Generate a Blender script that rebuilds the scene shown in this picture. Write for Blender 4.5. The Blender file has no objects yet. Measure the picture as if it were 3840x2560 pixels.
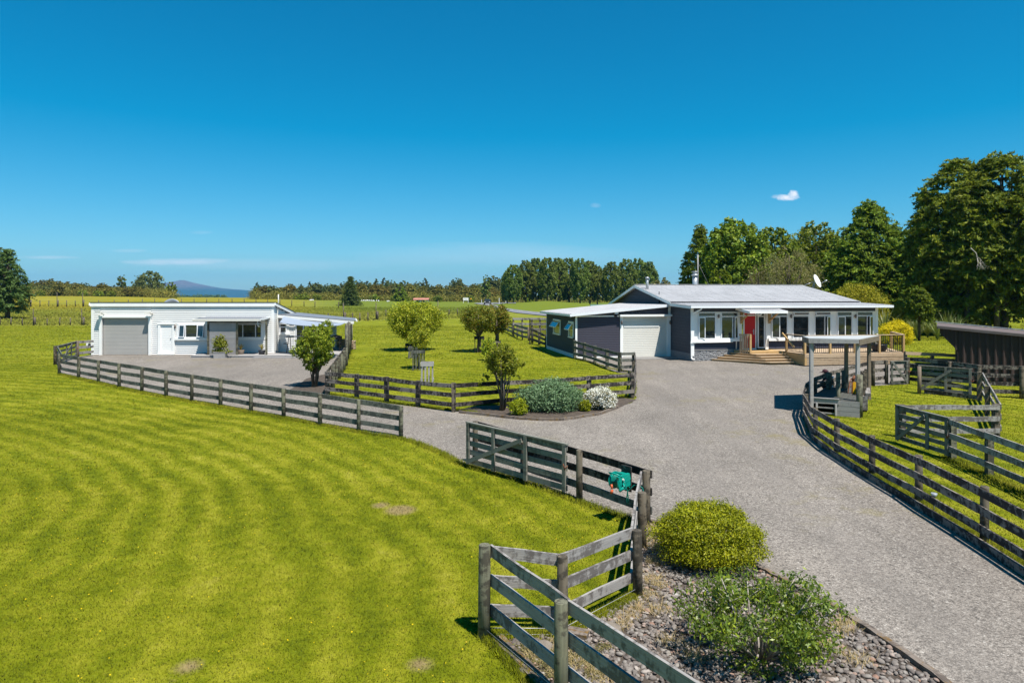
import bpy, bmesh, math, random
import numpy as np
from mathutils import Vector, Matrix
R = math.radians
rnd = random.Random(7)
rng = np.random.default_rng(11)
sc = bpy.context.scene
col = sc.collection
EYE = 4.4; HOR = 1108.0; F = 2560.0; CX = 1920.0

# ------------------------------------------------------------------ terrain
_cu = np.array([-6000, 0, 300, 520, 700, 900, 1060, 1200, 1500, 1900, 2400, 8000.0])
_cz = np.array([3.9, 3.9, 3.9, 3.75, 3.1, 3.0, 2.8, 2.2, 1.8, 1.6, 1.2, 1.2])
def gz(x, y):
    x = np.asarray(x, float); y = np.asarray(y, float)
    base = np.interp(y, [14, 38], [0.0, 0.7])
    u = CX + F * x / np.maximum(y, 30)
    cr = np.interp(u, _cu, _cz)
    t = np.clip((y - 135) / 135, 0, 1); t = t * t * (3 - 2 * t)
    z = base + (cr - 0.7) * t
    z = z + 0.25 * t * np.sin(x * 0.045 + 1.3) * np.sin(y * 0.037)
    z = z + 1.7 * np.exp(-((x - 11) / 13.0) ** 2 - ((y - 203) / 12.0) ** 2)
    t2 = np.clip((y - 420) / 1000, 0, 1); t2 = t2 * t2 * (3 - 2 * t2)
    return z + (-14 - z) * t2
def gzf(x, y): return float(gz(x, y))
def G(u, v, dz=0.0):
    """where the sight line through a pixel of the survey picture meets the ground"""
    kx = (u - CX) / F; kv = (v - HOR) / F
    y = 3.0; step = 0.25
    f = lambda yy: EYE - kv * yy - gzf(kx * yy, yy) - dz
    while f(y) > 0 and y < 3000:
        y += step; step *= 1.01
    a, b = y - step, y
    for _ in range(30):
        m = (a + b) / 2
        if f(m) > 0: a = m
        else: b = m
    return Vector((kx * b, b, gzf(kx * b, b)))
def at(u, v, Y): return Vector(((u - CX) / F * Y, Y, EYE - (v - HOR) / F * Y))

# ------------------------------------------------------------------ object helpers
def tag(o, label=None, cat=None, group=None, kind=None):
    if label: o['label'] = label
    if cat: o['category'] = cat
    if group: o['group'] = group
    if kind: o['kind'] = kind
    return o
def thing(name, label, cat, loc=(0, 0, 0), rz=0.0, group=None):
    o = bpy.data.objects.new(name, None); col.objects.link(o)
    o.empty_display_size = .2
    o.location = loc; o.rotation_euler = (0, 0, rz)
    return tag(o, label, cat, group)
def root_of(o):
    while o.parent: o = o.parent
    return o
def mesh_obj(name, me, mats, parent=None):
    o = bpy.data.objects.new(name, me); col.objects.link(o)
    for m in (mats if isinstance(mats, (list, tuple)) else [mats]): me.materials.append(m)
    if parent: o.parent = parent
    return o
def kids(o): return [c for c in o.children]
def copy_tree(o, parent=None):
    c = o.copy(); col.objects.link(c)
    c.parent = parent
    for ch in list(o.children): copy_tree(ch, c)
    return c

class MB:
    def __init__(s): s.v = []; s.f = []; s.uv = []; s.mi = []; s.sm = []
    def quad(s, pts, uvs=None, mi=0, sm=False):
        n = len(s.v); s.v += [tuple(p) for p in pts]; s.f.append(tuple(range(n, n + len(pts))))
        s.uv.append(uvs or [(0, 0)] * len(pts)); s.mi.append(mi); s.sm.append(sm)
    def box(s, c, d, rz=0.0, mi=0):
        """box by centre and size, turned by rz"""
        cx, cy, cz = c; dx, dy, dz = d[0] / 2, d[1] / 2, d[2] / 2
        ca, sa = math.cos(rz), math.sin(rz)
        P = []
        for z in (-dz, dz):
            for x, y in ((-dx, -dy), (dx, -dy), (dx, dy), (-dx, dy)):
                P.append((cx + x * ca - y * sa, cy + x * sa + y * ca, cz + z))
        o = rnd.random() * 9
        for q, (a, b) in (((0, 1, 5, 4), (d[0], d[2])), ((1, 2, 6, 5), (d[1], d[2])), ((2, 3, 7, 6), (d[0], d[2])),
                          ((3, 0, 4, 7), (d[1], d[2])), ((4, 5, 6, 7), (d[0], d[1])), ((3, 2, 1, 0), (d[0], d[1]))):
            if a >= b: uv = [(o, 0), (o + a, 0), (o + a, b), (o, b)]
            else: uv = [(o, 0), (o, a), (o + b, a), (o + b, 0)]
            s.quad([P[i] for i in q], uv, mi)
        return s
    def b2(s, x0, x1, y0, y1, z0, z1, mi=0):
        return s.box(((x0 + x1) / 2, (y0 + y1) / 2, (z0 + z1) / 2), (abs(x1 - x0), abs(y1 - y0), abs(z1 - z0)), 0, mi)
    def bar(s, p0, p1, w, h, up=(0, 0, 1), n=1, jit=0.0, mi=0):
        """rectangular beam from p0 to p1: w across, h along up; n slices, a little bent by jit"""
        p0 = Vector(p0); p1 = Vector(p1); d = p1 - p0; L = d.length
        if L < 1e-6: return s
        d.normalize(); up = Vector(up); sd = d.cross(up)
        if sd.length < 1e-4: sd = d.cross(Vector((1, 0, 0)))
        sd.normalize(); up = sd.cross(d).normalized()
        o = rnd.random() * 20; rings = []
        for i in range(n + 1):
            c = p0 + d * (L * i / n)
            if 0 < i < n: c = c + up * rnd.uniform(-jit, jit) + sd * rnd.uniform(-jit, jit)
            rings.append([c - sd * w / 2 - up * h / 2, c + sd * w / 2 - up * h / 2, c + sd * w / 2 + up * h / 2, c - sd * w / 2 + up * h / 2])
        for i in range(n):
            a, b = rings[i], rings[i + 1]; u0 = o + L * i / n; u1 = o + L * (i + 1) / n
            for k, wd in ((0, w), (1, h), (2, w), (3, h)):
                k2 = (k + 1) % 4
                v0, v1 = (0, wd) if k != 3 else (wd, 0)
                s.quad([a[k], b[k], b[k2], a[k2]][::-1], [(u0, v0), (u1, v0), (u1, v1), (u0, v1)][::-1], mi)
        s.quad(rings[0], [(0, 0), (0, w), (h, w), (h, 0)], mi)
        s.quad(rings[-1][::-1], [(0, 0), (0, w), (h, w), (h, 0)], mi)
        return s
    def tube(s, pts, rad, n=8, mi=0, cap=True, sm=True):
        pts = [Vector(p) for p in pts]
        if not isinstance(rad, (list, tuple)): rad = [rad] * len(pts)
        base = len(s.v); prev = None; L = 0; o = rnd.random() * 9
        Ls = [0]
        for i in range(1, len(pts)): Ls.append(Ls[-1] + (pts[i] - pts[i - 1]).length)
        for i, p in enumerate(pts):
            d = (pts[min(i + 1, len(pts) - 1)] - pts[max(i - 1, 0)]).normalized()
            a = Vector((1, 0, 0)) if abs(d.x) < .8 else Vector((0, 1, 0))
            if prev is not None: a = prev
            a = (a - d * a.dot(d)).normalized(); prev = a; b = d.cross(a)
            for k in range(n):
                t = 2 * math.pi * k / n
                s.v.append(tuple(p + (a * math.cos(t) + b * math.sin(t)) * rad[i]))
        for i in range(len(pts) - 1):
            for k in range(n):
                k2 = (k + 1) % n
                s.f.append((base + i * n + k, base + i * n + k2, base + (i + 1) * n + k2, base + (i + 1) * n + k))
                c = 2 * math.pi * rad[i] / n
                s.uv.append([(o + Ls[i], k * c), (o + Ls[i], (k + 1) * c), (o + Ls[i + 1], (k + 1) * c), (o + Ls[i + 1], k * c)])
                s.mi.append(mi); s.sm.append(sm)
        if cap:
            for st, rev in ((base, True), (base + (len(pts) - 1) * n, False)):
                idx = list(range(st, st + n)); idx = idx[::-1] if rev else idx
                s.f.append(tuple(idx)); s.uv.append([(o + .3 * math.cos(k), .3 * math.sin(k)) for k in range(n)]); s.mi.append(mi); s.sm.append(False)
        return s
    def prism(s, poly, z0, z1, mi=0):
        """upright prism over a counter-clockwise plan polygon"""
        n = len(poly); o = rnd.random() * 5
        for i in range(n):
            (x0, y0), (x1, y1) = poly[i], poly[(i + 1) % n]; L = math.hypot(x1 - x0, y1 - y0)
            s.quad([(x0, y0, z0), (x1, y1, z0), (x1, y1, z1), (x0, y0, z1)], [(o, 0), (o + L, 0), (o + L, z1 - z0), (o, z1 - z0)], mi)
        s.quad([(x, y, z1) for x, y in poly], [(x, y) for x, y in poly], mi)
        s.quad([(x, y, z0) for x, y in poly[::-1]], [(x, y) for x, y in poly[::-1]], mi)
        return s
    def lathe(s, prof, c=(0, 0, 0), n=16, mi=0, sm=True):
        base = len(s.v)
        for r, z in prof:
            for k in range(n):
                t = 2 * math.pi * k / n; s.v.append((c[0] + r * math.cos(t), c[1] + r * math.sin(t), c[2] + z))
        for i in range(len(prof) - 1):
            for k in range(n):
                k2 = (k + 1) % n
                s.f.append((base + i * n + k, base + i * n + k2, base + (i + 1) * n + k2, base + (i + 1) * n + k))
                s.uv.append([(0, 0)] * 4); s.mi.append(mi); s.sm.append(sm)
        return s
    def build(s, name, mat, parent=None, world=False, bevel=0, label=None):
        off = Vector((0, 0, 0))
        if world and parent: off = Vector(root_of(parent).location)
        me = bpy.data.meshes.new(name)
        me.from_pydata([(v[0] - off.x, v[1] - off.y, v[2] - off.z) for v in s.v], [], s.f)
        ul = me.uv_layers.new(name='UVMap')
        flat = [c for f in s.uv for p in f for c in p]
        ul.data.foreach_set('uv', flat)
        me.polygons.foreach_set('material_index', s.mi)
        me.polygons.foreach_set('use_smooth', s.sm)
        me.update()
        o = mesh_obj(name, me, mat, parent)
        if bevel:
            b = o.modifiers.new('b', 'BEVEL'); b.width = bevel; b.segments = 1; b.limit_method = 'ANGLE'
        if label: o['label'] = label
        return o

def np_mesh(name, V, Fq, mat, parent=None, smooth=False):
    """V (n,3), Fq (m,k) numpy arrays -> object"""
    me = bpy.data.meshes.new(name); k = Fq.shape[1]
    me.vertices.add(len(V)); me.vertices.foreach_set('co', V.astype(np.float32).ravel())
    me.loops.add(Fq.size); me.loops.foreach_set('vertex_index', Fq.astype(np.int32).ravel())
    me.polygons.add(len(Fq)); me.polygons.foreach_set('loop_start', np.arange(0, Fq.size, k, dtype=np.int32))
    me.polygons.foreach_set('loop_total', np.full(len(Fq), k, dtype=np.int32))
    if smooth: me.polygons.foreach_set('use_smooth', np.ones(len(Fq), bool))
    me.update(calc_edges=True); me.validate()
    return mesh_obj(name, me, mat, parent)

# ------------------------------------------------------------------ materials
class NT:
    def __init__(s, name):
        s.m = bpy.data.materials.new(name); s.m.use_nodes = True; s.t = s.m.node_tree; s.t.nodes.clear()
        s.out = s.n('ShaderNodeOutputMaterial')
    def n(s, ty, ins=None, **kw):
        nd = s.t.nodes.new(ty)
        for k, v in kw.items(): setattr(nd, k, v)
        for k, v in (ins or {}).items():
            if isinstance(v, bpy.types.NodeSocket): s.t.links.new(v, nd.inputs[k])
            else: nd.inputs[k].default_value = v
        return nd
    def link(s, a, b): s.t.links.new(a, b)
    def noise(s, vec, scale, detail=3, rough=.55, dist=0.0):
        return s.n('ShaderNodeTexNoise', {'Vector': vec, 'Scale': scale, 'Detail': detail, 'Roughness': rough, 'Distortion': dist}).outputs['Fac']
    def ramp(s, fac, stops, interp='LINEAR'):
        r = s.n('ShaderNodeValToRGB', {'Fac': fac}); cr = r.color_ramp; cr.interpolation = interp
        while len(cr.elements) < len(stops): cr.elements.new(.5)
        for e, (p, c) in zip(cr.elements, stops):
            e.position = p; e.color = (c, c, c, 1) if not isinstance(c, tuple) else (*c, 1)
        return r.outputs['Color']
    def mix(s, f, a, b, mode='MIX'):
        m = s.n('ShaderNodeMix', data_type='RGBA', blend_type=mode)
        for i, v in ((0, f), (6, a), (7, b)):
            if isinstance(v, bpy.types.NodeSocket): s.t.links.new(v, m.inputs[i])
            elif isinstance(v, tuple): m.inputs[i].default_value = (*v, 1) if len(v) == 3 else v
            else: m.inputs[i].default_value = v
        return m.outputs[2]
    def math(s, op, a, b=0.0, c=None):
        m = s.n('ShaderNodeMath', operation=op)
        for i, v in enumerate((a, b) if c is None else (a, b, c)):
            if isinstance(v, bpy.types.NodeSocket): s.t.links.new(v, m.inputs[i])
            else: m.inputs[i].default_value = v
        return m.outputs[0]
    def scaled(s, vec, sx, sy, sz, loc=None):
        mp = s.n('ShaderNodeMapping', {'Vector': vec, 'Scale': (sx, sy, sz)})
        if loc is not None: s.link(loc, mp.inputs['Location'])
        return mp.outputs['Vector']
    def bump(s, h, strength=.4, dist=.01):
        return s.n('ShaderNodeBump', {'Height': h, 'Strength': strength, 'Distance': dist}).outputs['Normal']
    def pr(s, colr, rough=.7, spec=.3, normal=None, metal=0.0, **extra):
        ins = {'Roughness': rough, 'Specular IOR Level': spec, 'Metallic': metal}
        ins['Base Color'] = colr if isinstance(colr, bpy.types.NodeSocket) else (*colr, 1)
        if normal is not None: ins['Normal'] = normal
        ins.update(extra)
        b = s.n('ShaderNodeBsdfPrincipled', ins)
        s.link(b.outputs[0], s.out.inputs['Surface']); return b
    def pos(s): return s.n('ShaderNodeNewGeometry').outputs['Position']
    def obj(s): return s.n('ShaderNodeTexCoord').outputs['Object']
    def uvc(s): return s.n('ShaderNodeTexCoord').outputs['UV']
    def orand(s): return s.n('ShaderNodeObjectInfo').outputs['Random']
    def isl(s): return s.n('ShaderNodeNewGeometry').outputs['Random Per Island']

def paint(name, c, rough=.6, var=.12, scale=3.0, bump=.1, spec=.3, metal=0.0):
    t = NT(name); p = t.obj()
    n1 = t.noise(p, scale, 5); n2 = t.noise(p, scale * 14, 3)
    f = t.math('ADD', t.math('MULTIPLY', n1, .65), t.math('MULTIPLY', n2, .35))
    lo = tuple(x * (1 - var * 1.6) for x in c); hi = tuple(min(1, x * (1 + var)) for x in c)
    cc = t.ramp(f, [(.3, lo), (.65, hi)])
    t.pr(cc, rough, spec, t.bump(n2, bump, .01), metal)
    return t.m

def wood(name, light, dark, stain=(0.02, 0.018, 0.016), amt=.5, moss=None, warm=0.0):
    """weathered timber: grain along U, black mould and lichen in blotches, each board a little different"""
    t = NT(name); uv = t.uvc(); r = t.orand()
    loc = t.n('ShaderNodeCombineXYZ', {'X': t.math('MULTIPLY', r, 37.0), 'Y': t.math('MULTIPLY', r, 11.0)}).outputs[0]
    g = t.noise(t.scaled(uv, 1.6, 60, 1, loc), 1.0, 4, .6, .4)
    g2 = t.noise(t.scaled(uv, .5, 16, 1, loc), 1.0, 3, .6, .3)
    base = t.ramp(t.math('ADD', t.math('MULTIPLY', g, .6), t.math('MULTIPLY', g2, .4)), [(.32, dark), (.66, light)])
    base = t.mix(t.math('MULTIPLY', r, .35), base, tuple(x * .62 for x in light))
    b1 = t.noise(t.scaled(uv, 1.1, 2.2, 1, loc), 1.0, 5, .7)
    b2 = t.noise(t.scaled(uv, 9, 5.0, 1, loc), 1.0, 4, .65)
    bl = t.math('ADD', t.math('MULTIPLY', b1, .55), t.math('MULTIPLY', b2, .45))
    fac = t.ramp(bl, [(.56 - .12 * amt, 0.0), (.62 - .12 * amt, min(1, amt * 1.1))])
    c = t.mix(fac, base, stain)
    if moss:
        mn = t.noise(t.scaled(uv, 5, 9, 1, loc), 1.0, 4, .7)
        c = t.mix(t.ramp(mn, [(.52, 0.0), (.62, .75)]), c, moss)
    # knots and splits
    vo = t.n('ShaderNodeTexVoronoi', {'Vector': t.scaled(uv, 1.4, 7, 1, loc), 'Scale': 1.0}).outputs['Distance']
    c = t.mix(t.ramp(vo, [(.045, .8), (.085, 0.0)]), c, tuple(x * .35 for x in dark))
    h = t.math('ADD', g, t.math('MULTIPLY', b2, .6))
    t.pr(c, .82, .2, t.bump(h, .55, .006))
    return t.m

def leaf(name, cols, trans=.3, rough=.5, spec=.25, var=.25, clump=1.2):
    gain = 1.6; cols = [tuple(min(.85, v * gain) for v in c) for c in cols]
    t = NT(name); i = t.isl(); r = t.orand()
    k = len(cols); c = t.ramp(i, [(j / max(1, k - 1) * .98, x) for j, x in enumerate(cols)])
    n = t.noise(t.obj(), clump, 3)
    c = t.mix(1.0, c, t.ramp(n, [(.3, 1 - var), (.7, 1 + var * .4)]), 'MULTIPLY')
    hs = t.n('ShaderNodeHueSaturation', {'Color': c, 'Hue': t.math('ADD', .485, t.math('MULTIPLY', r, .03)), 'Value': t.math('ADD', .85, t.math('MULTIPLY', r, .3))}).outputs[0]
    p = t.n('ShaderNodeBsdfPrincipled', {'Base Color': hs, 'Roughness': rough, 'Specular IOR Level': spec})
    tr = t.n('ShaderNodeBsdfTranslucent', {'Color': t.mix(.5, hs, (.30, .36, .03), 'MIX')})
    m = t.n('ShaderNodeMixShader', {0: trans, 1: p.outputs[0], 2: tr.outputs[0]})
    t.link(m.outputs[0], t.out.inputs['Surface']); return t.m

def bark(name, a, b, sc_=6):
    t = NT(name); p = t.obj(); n = t.noise(t.scaled(p, sc_, sc_, sc_ * .3), 1.0, 5, .65)
    t.pr(t.ramp(n, [(.32, a), (.68, b)]), .9, .15, t.bump(n, .8, .02)); return t.m

STR_C = (-17.5, 13.0)
def grass_colour(t, p):
    """mown lawn: concentric mowing arcs, thatch, clover patches; long meadow with buttercups farther out"""
    sx = t.n('ShaderNodeSeparateXYZ', {'Vector': p})
    x, y = sx.outputs[0], sx.outputs[1]
    wob = t.noise(t.scaled(p, .10, .10, 0), 1.0, 2)
    # axes along and across the long fence; mowing loops are long ovals round a point on the lawn
    xa = t.math('SUBTRACT', x, STR_C[0]); yb_ = t.math('SUBTRACT', y, STR_C[1])
    al = t.math('ADD', t.math('MULTIPLY', xa, .80), t.math('MULTIPLY', yb_, -.60)); ac = t.math('ADD', t.math('MULTIPLY', xa, .60), t.math('MULTIPLY', yb_, .80))
    al = t.math('MULTIPLY', al, .62)
    d = t.math('SQRT', t.math('ADD', t.math('MULTIPLY', al, al), t.math('MULTIPLY', ac, ac)))
    d = t.math('ADD', d, t.math('MULTIPLY', wob, 2.2))
    d = t.math('ADD', d, t.math('MULTIPLY', t.noise(t.scaled(p, .5, .5, 0), 1.0, 4), .7))
    s = t.math('SINE', t.math('MULTIPLY', d, 9.0))
    fade = t.ramp(t.noise(t.scaled(p, .16, .16, 0), 1.0, 3), [(.36, .35), (.60, 1.0)])
    s = t.math('ADD', t.math('MULTIPLY', t.math('MULTIPLY', s, fade), .5), .5)
    n1 = t.noise(t.scaled(p, .35, .35, 0), 1.0, 5, .6)
    n2 = t.noise(t.scaled(p, 3.2, 3.2, 0), 1.0, 5, .7)
    n3 = t.noise(t.scaled(p, 22, 22, 0), 1.0, 4, .75)
    f = t.math('ADD', t.math('MULTIPLY', s, .125), t.math('ADD', t.math('MULTIPLY', n1, .40), t.math('ADD', t.math('MULTIPLY', n2, .38), t.math('MULTIPLY', n3, .28))))
    lawn = t.ramp(f, [(.45, (.074, .098, .002)), (.57, (.140, .160, .004)), (.68, (.228, .228, .014)), (.84, (.34, .305, .06))])
    # dry thatch spots
    th = t.noise(t.scaled(p, 1.1, 1.1, 0), 1.0, 5, .75)
    lawn = t.mix(t.ramp(th, [(.66, 0.0), (.76, .6)]), lawn, (.27, .22, .07))
    # worn bare spots
    for bx, by, br_ in ((-2.29, 14.0, .34), (-2.75, 14.3, .2), (-3.84, 8.1, .17), (-1.10, 8.15, .16)):
        ds = t.math('SQRT', t.math('ADD', t.math('POWER', t.math('ABSOLUTE', t.math('SUBTRACT', x, bx)), 2.0), t.math('POWER', t.math('ABSOLUTE', t.math('SUBTRACT', y, by)), 2.0)))
        bm_ = t.n('ShaderNodeMapRange', {'Value': t.math('ADD', ds, t.math('MULTIPLY', n3, .25)), 'From Min': br_, 'From Max': br_ + .16, 'To Min': .8, 'To Max': 0.0}).outputs[0]
        lawn = t.mix(bm_, lawn, (.26, .19, .10))
    # meadow beyond the paddock fence
    m1 = t.noise(t.scaled(p, .05, .12, 0), 1.0, 5, .6); m2 = t.noise(t.scaled(p, .9, 2.0, 0), 1.0, 4, .7)
    mf = t.math('ADD', t.math('MULTIPLY', m1, .55), t.math('MULTIPLY', m2, .45))
    mead = t.ramp(mf, [(.34, (.12, .15, .010)), (.52, (.185, .19, .022)), (.68, (.25, .235, .050))])
    # buttercups: on the rise to the left
    xl = t.n('ShaderNodeMapRange', {'Value': t.math('DIVIDE', x, t.math('MAXIMUM', y, 1.0)), 'From Min': -.28, 'From Max': -.36}).outputs[0]
    yl = t.n('ShaderNodeMapRange', {'Value': t.math('ADD', y, t.math('MULTIPLY', m1, 40.0)), 'From Min': 168.0, 'From Max': 200.0}).outputs[0]
    bn = t.noise(t.scaled(p, .12, .045, 0), 1.0, 4, .7)
    bf = t.math('MULTIPLY', t.math('MULTIPLY', xl, yl), t.ramp(bn, [(.36, .12), (.62, 1.0)]))
    bd = t.noise(t.scaled(p, 1.3, .55, 0), 1.0, 4, .8)
    bf = t.math('MULTIPLY', bf, t.ramp(bd, [(.38, .25), (.58, 1.0)]))
    mead = t.mix(t.math('MULTIPLY', bf, .72), mead, (.33, .22, .002))
    gr = t.n('ShaderNodeMapRange', {'Value': t.math('DIVIDE', x, t.math('MAXIMUM', y, 1.0)), 'From Min': -.30, 'From Max': -.24}).outputs[0]
    gy = t.n('ShaderNodeMapRange', {'Value': y, 'From Min': 150.0, 'From Max': 165.0}).outputs[0]
    mead = t.mix(t.math('MULTIPLY', gr, gy), mead, t.mix(m2, (.075, .115, .006), (.17, .19, .022)))
    # paddock fence line between lawn and meadow: farther away in the middle than at the left
    lim = t.n('ShaderNodeMapRange', {'Value': x, 'From Min': -30.0, 'From Max': -16.0, 'To Min': 83.5, 'To Max': 108.0}).outputs[0]
    edge = t.n('ShaderNodeMapRange', {'Value': t.math('SUBTRACT', t.math('ADD', y, t.math('MULTIPLY', n2, 1.5)), lim), 'From Min': 0.0, 'From Max': 1.0}).outputs[0]
    return t.mix(edge, lawn, mead), n3, n2

def mk_grass(name, blade=False):
    t = NT(name); p = t.pos(); c, n3, n2 = grass_colour(t, p)
    if blade:
        i = t.isl()
        c = t.mix(1.0, c, t.ramp(i, [(0, .8), (.5, 1.1), (.9, 1.35), (1, 1.5)]), 'MULTIPLY')
        pr = t.n('ShaderNodeBsdfPrincipled', {'Base Color': c, 'Roughness': .65, 'Specular IOR Level': .1, 'Normal': (0, 0, 1)})
        up = t.n('ShaderNodeCombineXYZ', {'Z': 1.0}).outputs[0]
        nm = t.n('ShaderNodeVectorMath', {0: up, 1: t.n('ShaderNodeVectorMath', {0: t.n('ShaderNodeNewGeometry').outputs['Normal'], 3: .30}, operation='SCALE').outputs[0]}, operation='ADD').outputs[0]
        t.link(nm, pr.inputs['Normal'])
        tr = t.n('ShaderNodeBsdfTranslucent', {'Color': c})
        m = t.n('ShaderNodeMixShader', {0: .25, 1: pr.outputs[0], 2: tr.outputs[0]})
        t.link(m.outputs[0], t.out.inputs['Surface'])
    else:
        h = t.math('ADD', t.math('MULTIPLY', n3, .7), n2)
        t.pr(c, .9, .1, t.bump(h, .8, .05))
    return t.m

def mk_gravel():
    t = NT('gravel'); p = t.pos()
    v = t.n('ShaderNodeTexVoronoi', {'Vector': t.scaled(p, 52, 52, 52), 'Scale': 1.0}, feature='F1')
    v2 = t.n('ShaderNodeTexVoronoi', {'Vector': t.scaled(p, 24, 24, 24), 'Scale': 1.0}, feature='F1')
    s1 = t.n('ShaderNodeSeparateColor', {'Color': v.outputs['Color']}).outputs[0]
    s2 = t.n('ShaderNodeSeparateColor', {'Color': v2.outputs['Color']}).outputs[1]
    k = t.math('ADD', t.math('MULTIPLY', s1, .62), t.math('MULTIPLY', s2, .38))
    c = t.ramp(k, [(.10, (.092, .080, .069)), (.38, (.188, .163, .140)), (.64, (.252, .220, .189)), (.85, (.315, .280, .242)), (.96, (.42, .385, .34))])
    n = t.noise(t.scaled(p, .28, .28, 0), 1.0, 5, .6)
    c = t.mix(1.0, c, t.ramp(n, [(.3, .84), (.7, 1.14)]), 'MULTIPLY')
    st_ = t.noise(t.scaled(p, 1.4, .25, 0), 1.0, 4, .7)
    c = t.mix(1.0, c, t.ramp(st_, [(.35, .9), (.65, 1.08)]), 'MULTIPLY')
    sxy = t.n('ShaderNodeSeparateXYZ', {'Vector': p})
    tr_ = t.math('ADD', t.math('SUBTRACT', t.math('SUBTRACT', sxy.outputs[0], 4.1), t.math('MULTIPLY', sxy.outputs[1], .085)), t.math('MULTIPLY', t.math('SUBTRACT', n, .5), 1.6))
    tk = t.n('ShaderNodeMapRange', {'Value': t.math('ABSOLUTE', t.math('SUBTRACT', t.math('ABSOLUTE', tr_), .8)), 'From Min': .12, 'From Max': .5, 'To Min': 1.0, 'To Max': 0.0}).outputs[0]
    c = t.mix(t.math('MULTIPLY', tk, .30), c, (.19, .167, .147))
    # lighter loose stone, weeds coming through
    w = t.noise(t.scaled(p, .7, .7, 0), 1.0, 6, .75); w2 = t.noise(t.scaled(p, .16, .16, 0), 1.0, 3)
    wf = t.math('MULTIPLY', t.ramp(w, [(.52, 0.0), (.68, .6)]), t.ramp(w2, [(.46, 0.0), (.60, 1.0)]))
    c = t.mix(wf, c, (.20, .165, .050))
    d = v.outputs['Distance']
    c = t.mix(t.ramp(d, [(.45, 0.0), (.75, .45)]), c, (.06, .055, .05))
    t.pr(c, .85, .2, t.bump(t.math('ADD', t.math('SUBTRACT', 1.0, d), t.math('MULTIPLY', s2, .5)), .6, .008))
    return t.m

def mk_siding(name, c, rough=.5, var=.06):
    return paint(name, c, rough, var, 1.5, .05)

def mk_shingle(name, c):
    t = NT(name); uv = t.uvc()
    b = t.n('ShaderNodeTexBrick', {'Vector': uv, 'Scale': 1.0, 'Mortar Size': .012, 'Brick Width': .34, 'Row Height': .17,
                                   'Color1': (*c, 1), 'Color2': (*[x * .8 for x in c], 1), 'Mortar': (*[x * .35 for x in c], 1), 'Mortar Smooth': .3})
    n = t.noise(t.scaled(uv, 30, 3, 1), 1.0, 3)
    cc = t.mix(.5, b.outputs['Color'], t.ramp(n, [(.3, tuple(x * .8 for x in c)), (.7, tuple(x * 1.2 for x in c))]))
    # each course laps the next: saw-tooth height
    v = t.n('ShaderNodeSeparateXYZ', {'Vector': uv}).outputs[1]
    saw = t.math('FRACT', t.math('DIVIDE', v, .17))
    h = t.math('SUBTRACT', t.math('MULTIPLY', b.outputs['Fac'], -.5), saw)
    t.pr(cc, .75, .25, t.bump(h, .7, .02)); return t.m

def mk_glass(name, c=(.02, .026, .028), rough=.03):
    t = NT(name)
    n = t.noise(t.obj(), 2.2, 2)
    t.pr(t.ramp(n, [(.35, tuple(x * .6 for x in c)), (.65, tuple(x * 1.6 for x in c))]), rough, .8, None, 0.0, **{'IOR': 1.6}); return t.m

M = {}
M['grass'] = mk_grass('lawn_and_meadow'); M['blade'] = mk_grass('grass_blades', True)
M['gravel'] = mk_gravel()
M['rail_dark'] = wood('weathered_dark_rail', (.27, .235, .20), (.135, .115, .095), (.024, .019, .018), .85)
M['rail_grey'] = wood('weathered_grey_rail', (.20, .20, .17), (.10, .10, .085), (.032, .034, .032), .65)
M['rail_light'] = wood('pale_grey_rail', (.38, .355, .33), (.20, .185, .175), (.055, .042, .036), .62)
M['rail_black'] = wood('blackened_rail', (.12, .10, .085), (.05, .042, .037), (.013, .011, .010), .9)
M['post_green'] = wood('green_grey_post', (.21, .205, .14), (.10, .095, .065), (.04, .035, .028), .75)
M['post_brown'] = wood('brown_grey_post', (.20, .165, .12), (.09, .073, .052), (.03, .026, .02), .75)
M['post_tan'] = wood('tan_post', (.24, .19, .14), (.12, .09, .065), (.05, .035, .03), .35)
M['gate'] = wood('grey_green_gate_timber', (.24, .235, .20), (.12, .115, .095), (.035, .034, .028), .5, None)
M['tan'] = wood('new_pine_timber', (.56, .37, .17), (.38, .24, .10), (.16, .10, .05), .25)
M['tan_grey'] = wood('weathered_deck_timber', (.50, .375, .25), (.36, .26, .165), (.14, .10, .07), .3)
M['edging'] = wood('old_sleeper', (.24, .20, .165), (.11, .085, .07), (.03, .022, .02), .5, (.16, .085, .008))
M['pale_wood'] = wood('bleached_timber', (.40, .38, .37), (.26, .245, .235), (.10, .09, .09), .3)
M['white'] = paint('white_paint', (.80, .79, .76), .45, .03, 2.0, .03)
M['cottage_white'] = paint('white_weatherboard', (.70, .685, .66), .5, .03, 1.0, .04)
M['trim'] = paint('white_trim', (.72, .73, .75), .4, .03)
M['navy'] = mk_siding('dark_slate_boards', (.052, .050, .068))
M['slate'] = mk_shingle('dark_slate_shingles', (.070, .072, .086))
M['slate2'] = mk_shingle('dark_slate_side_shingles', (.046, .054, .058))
M['band'] = paint('slate_band', (.050, .052, .066), .6, .1)
M['plaster'] = None
t = NT('rough_cast_plaster'); p_ = t.obj(); v_ = t.n('ShaderNodeTexVoronoi', {'Vector': t.scaled(p_, 11, 11, 15), 'Scale': 1.0}, feature='SMOOTH_F1')
n_ = t.noise(p_, 25, 4)
t.pr(t.ramp(n_, [(.3, (.17, .172, .178)), (.7, (.25, .25, .255))]), .85, .15, t.bump(t.math('ADD', v_.outputs['Distance'], t.math('MULTIPLY', n_, .4)), 1.0, .09)); M['plaster'] = t.m
M['roof_white'] = paint('weathered_galvanised_roof', (.36, .355, .36), .5, .09, 1.2, .05, .35)
M['roof_cream'] = paint('lean_to_roof_paint', (.46, .46, .45), .45, .05)
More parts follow.
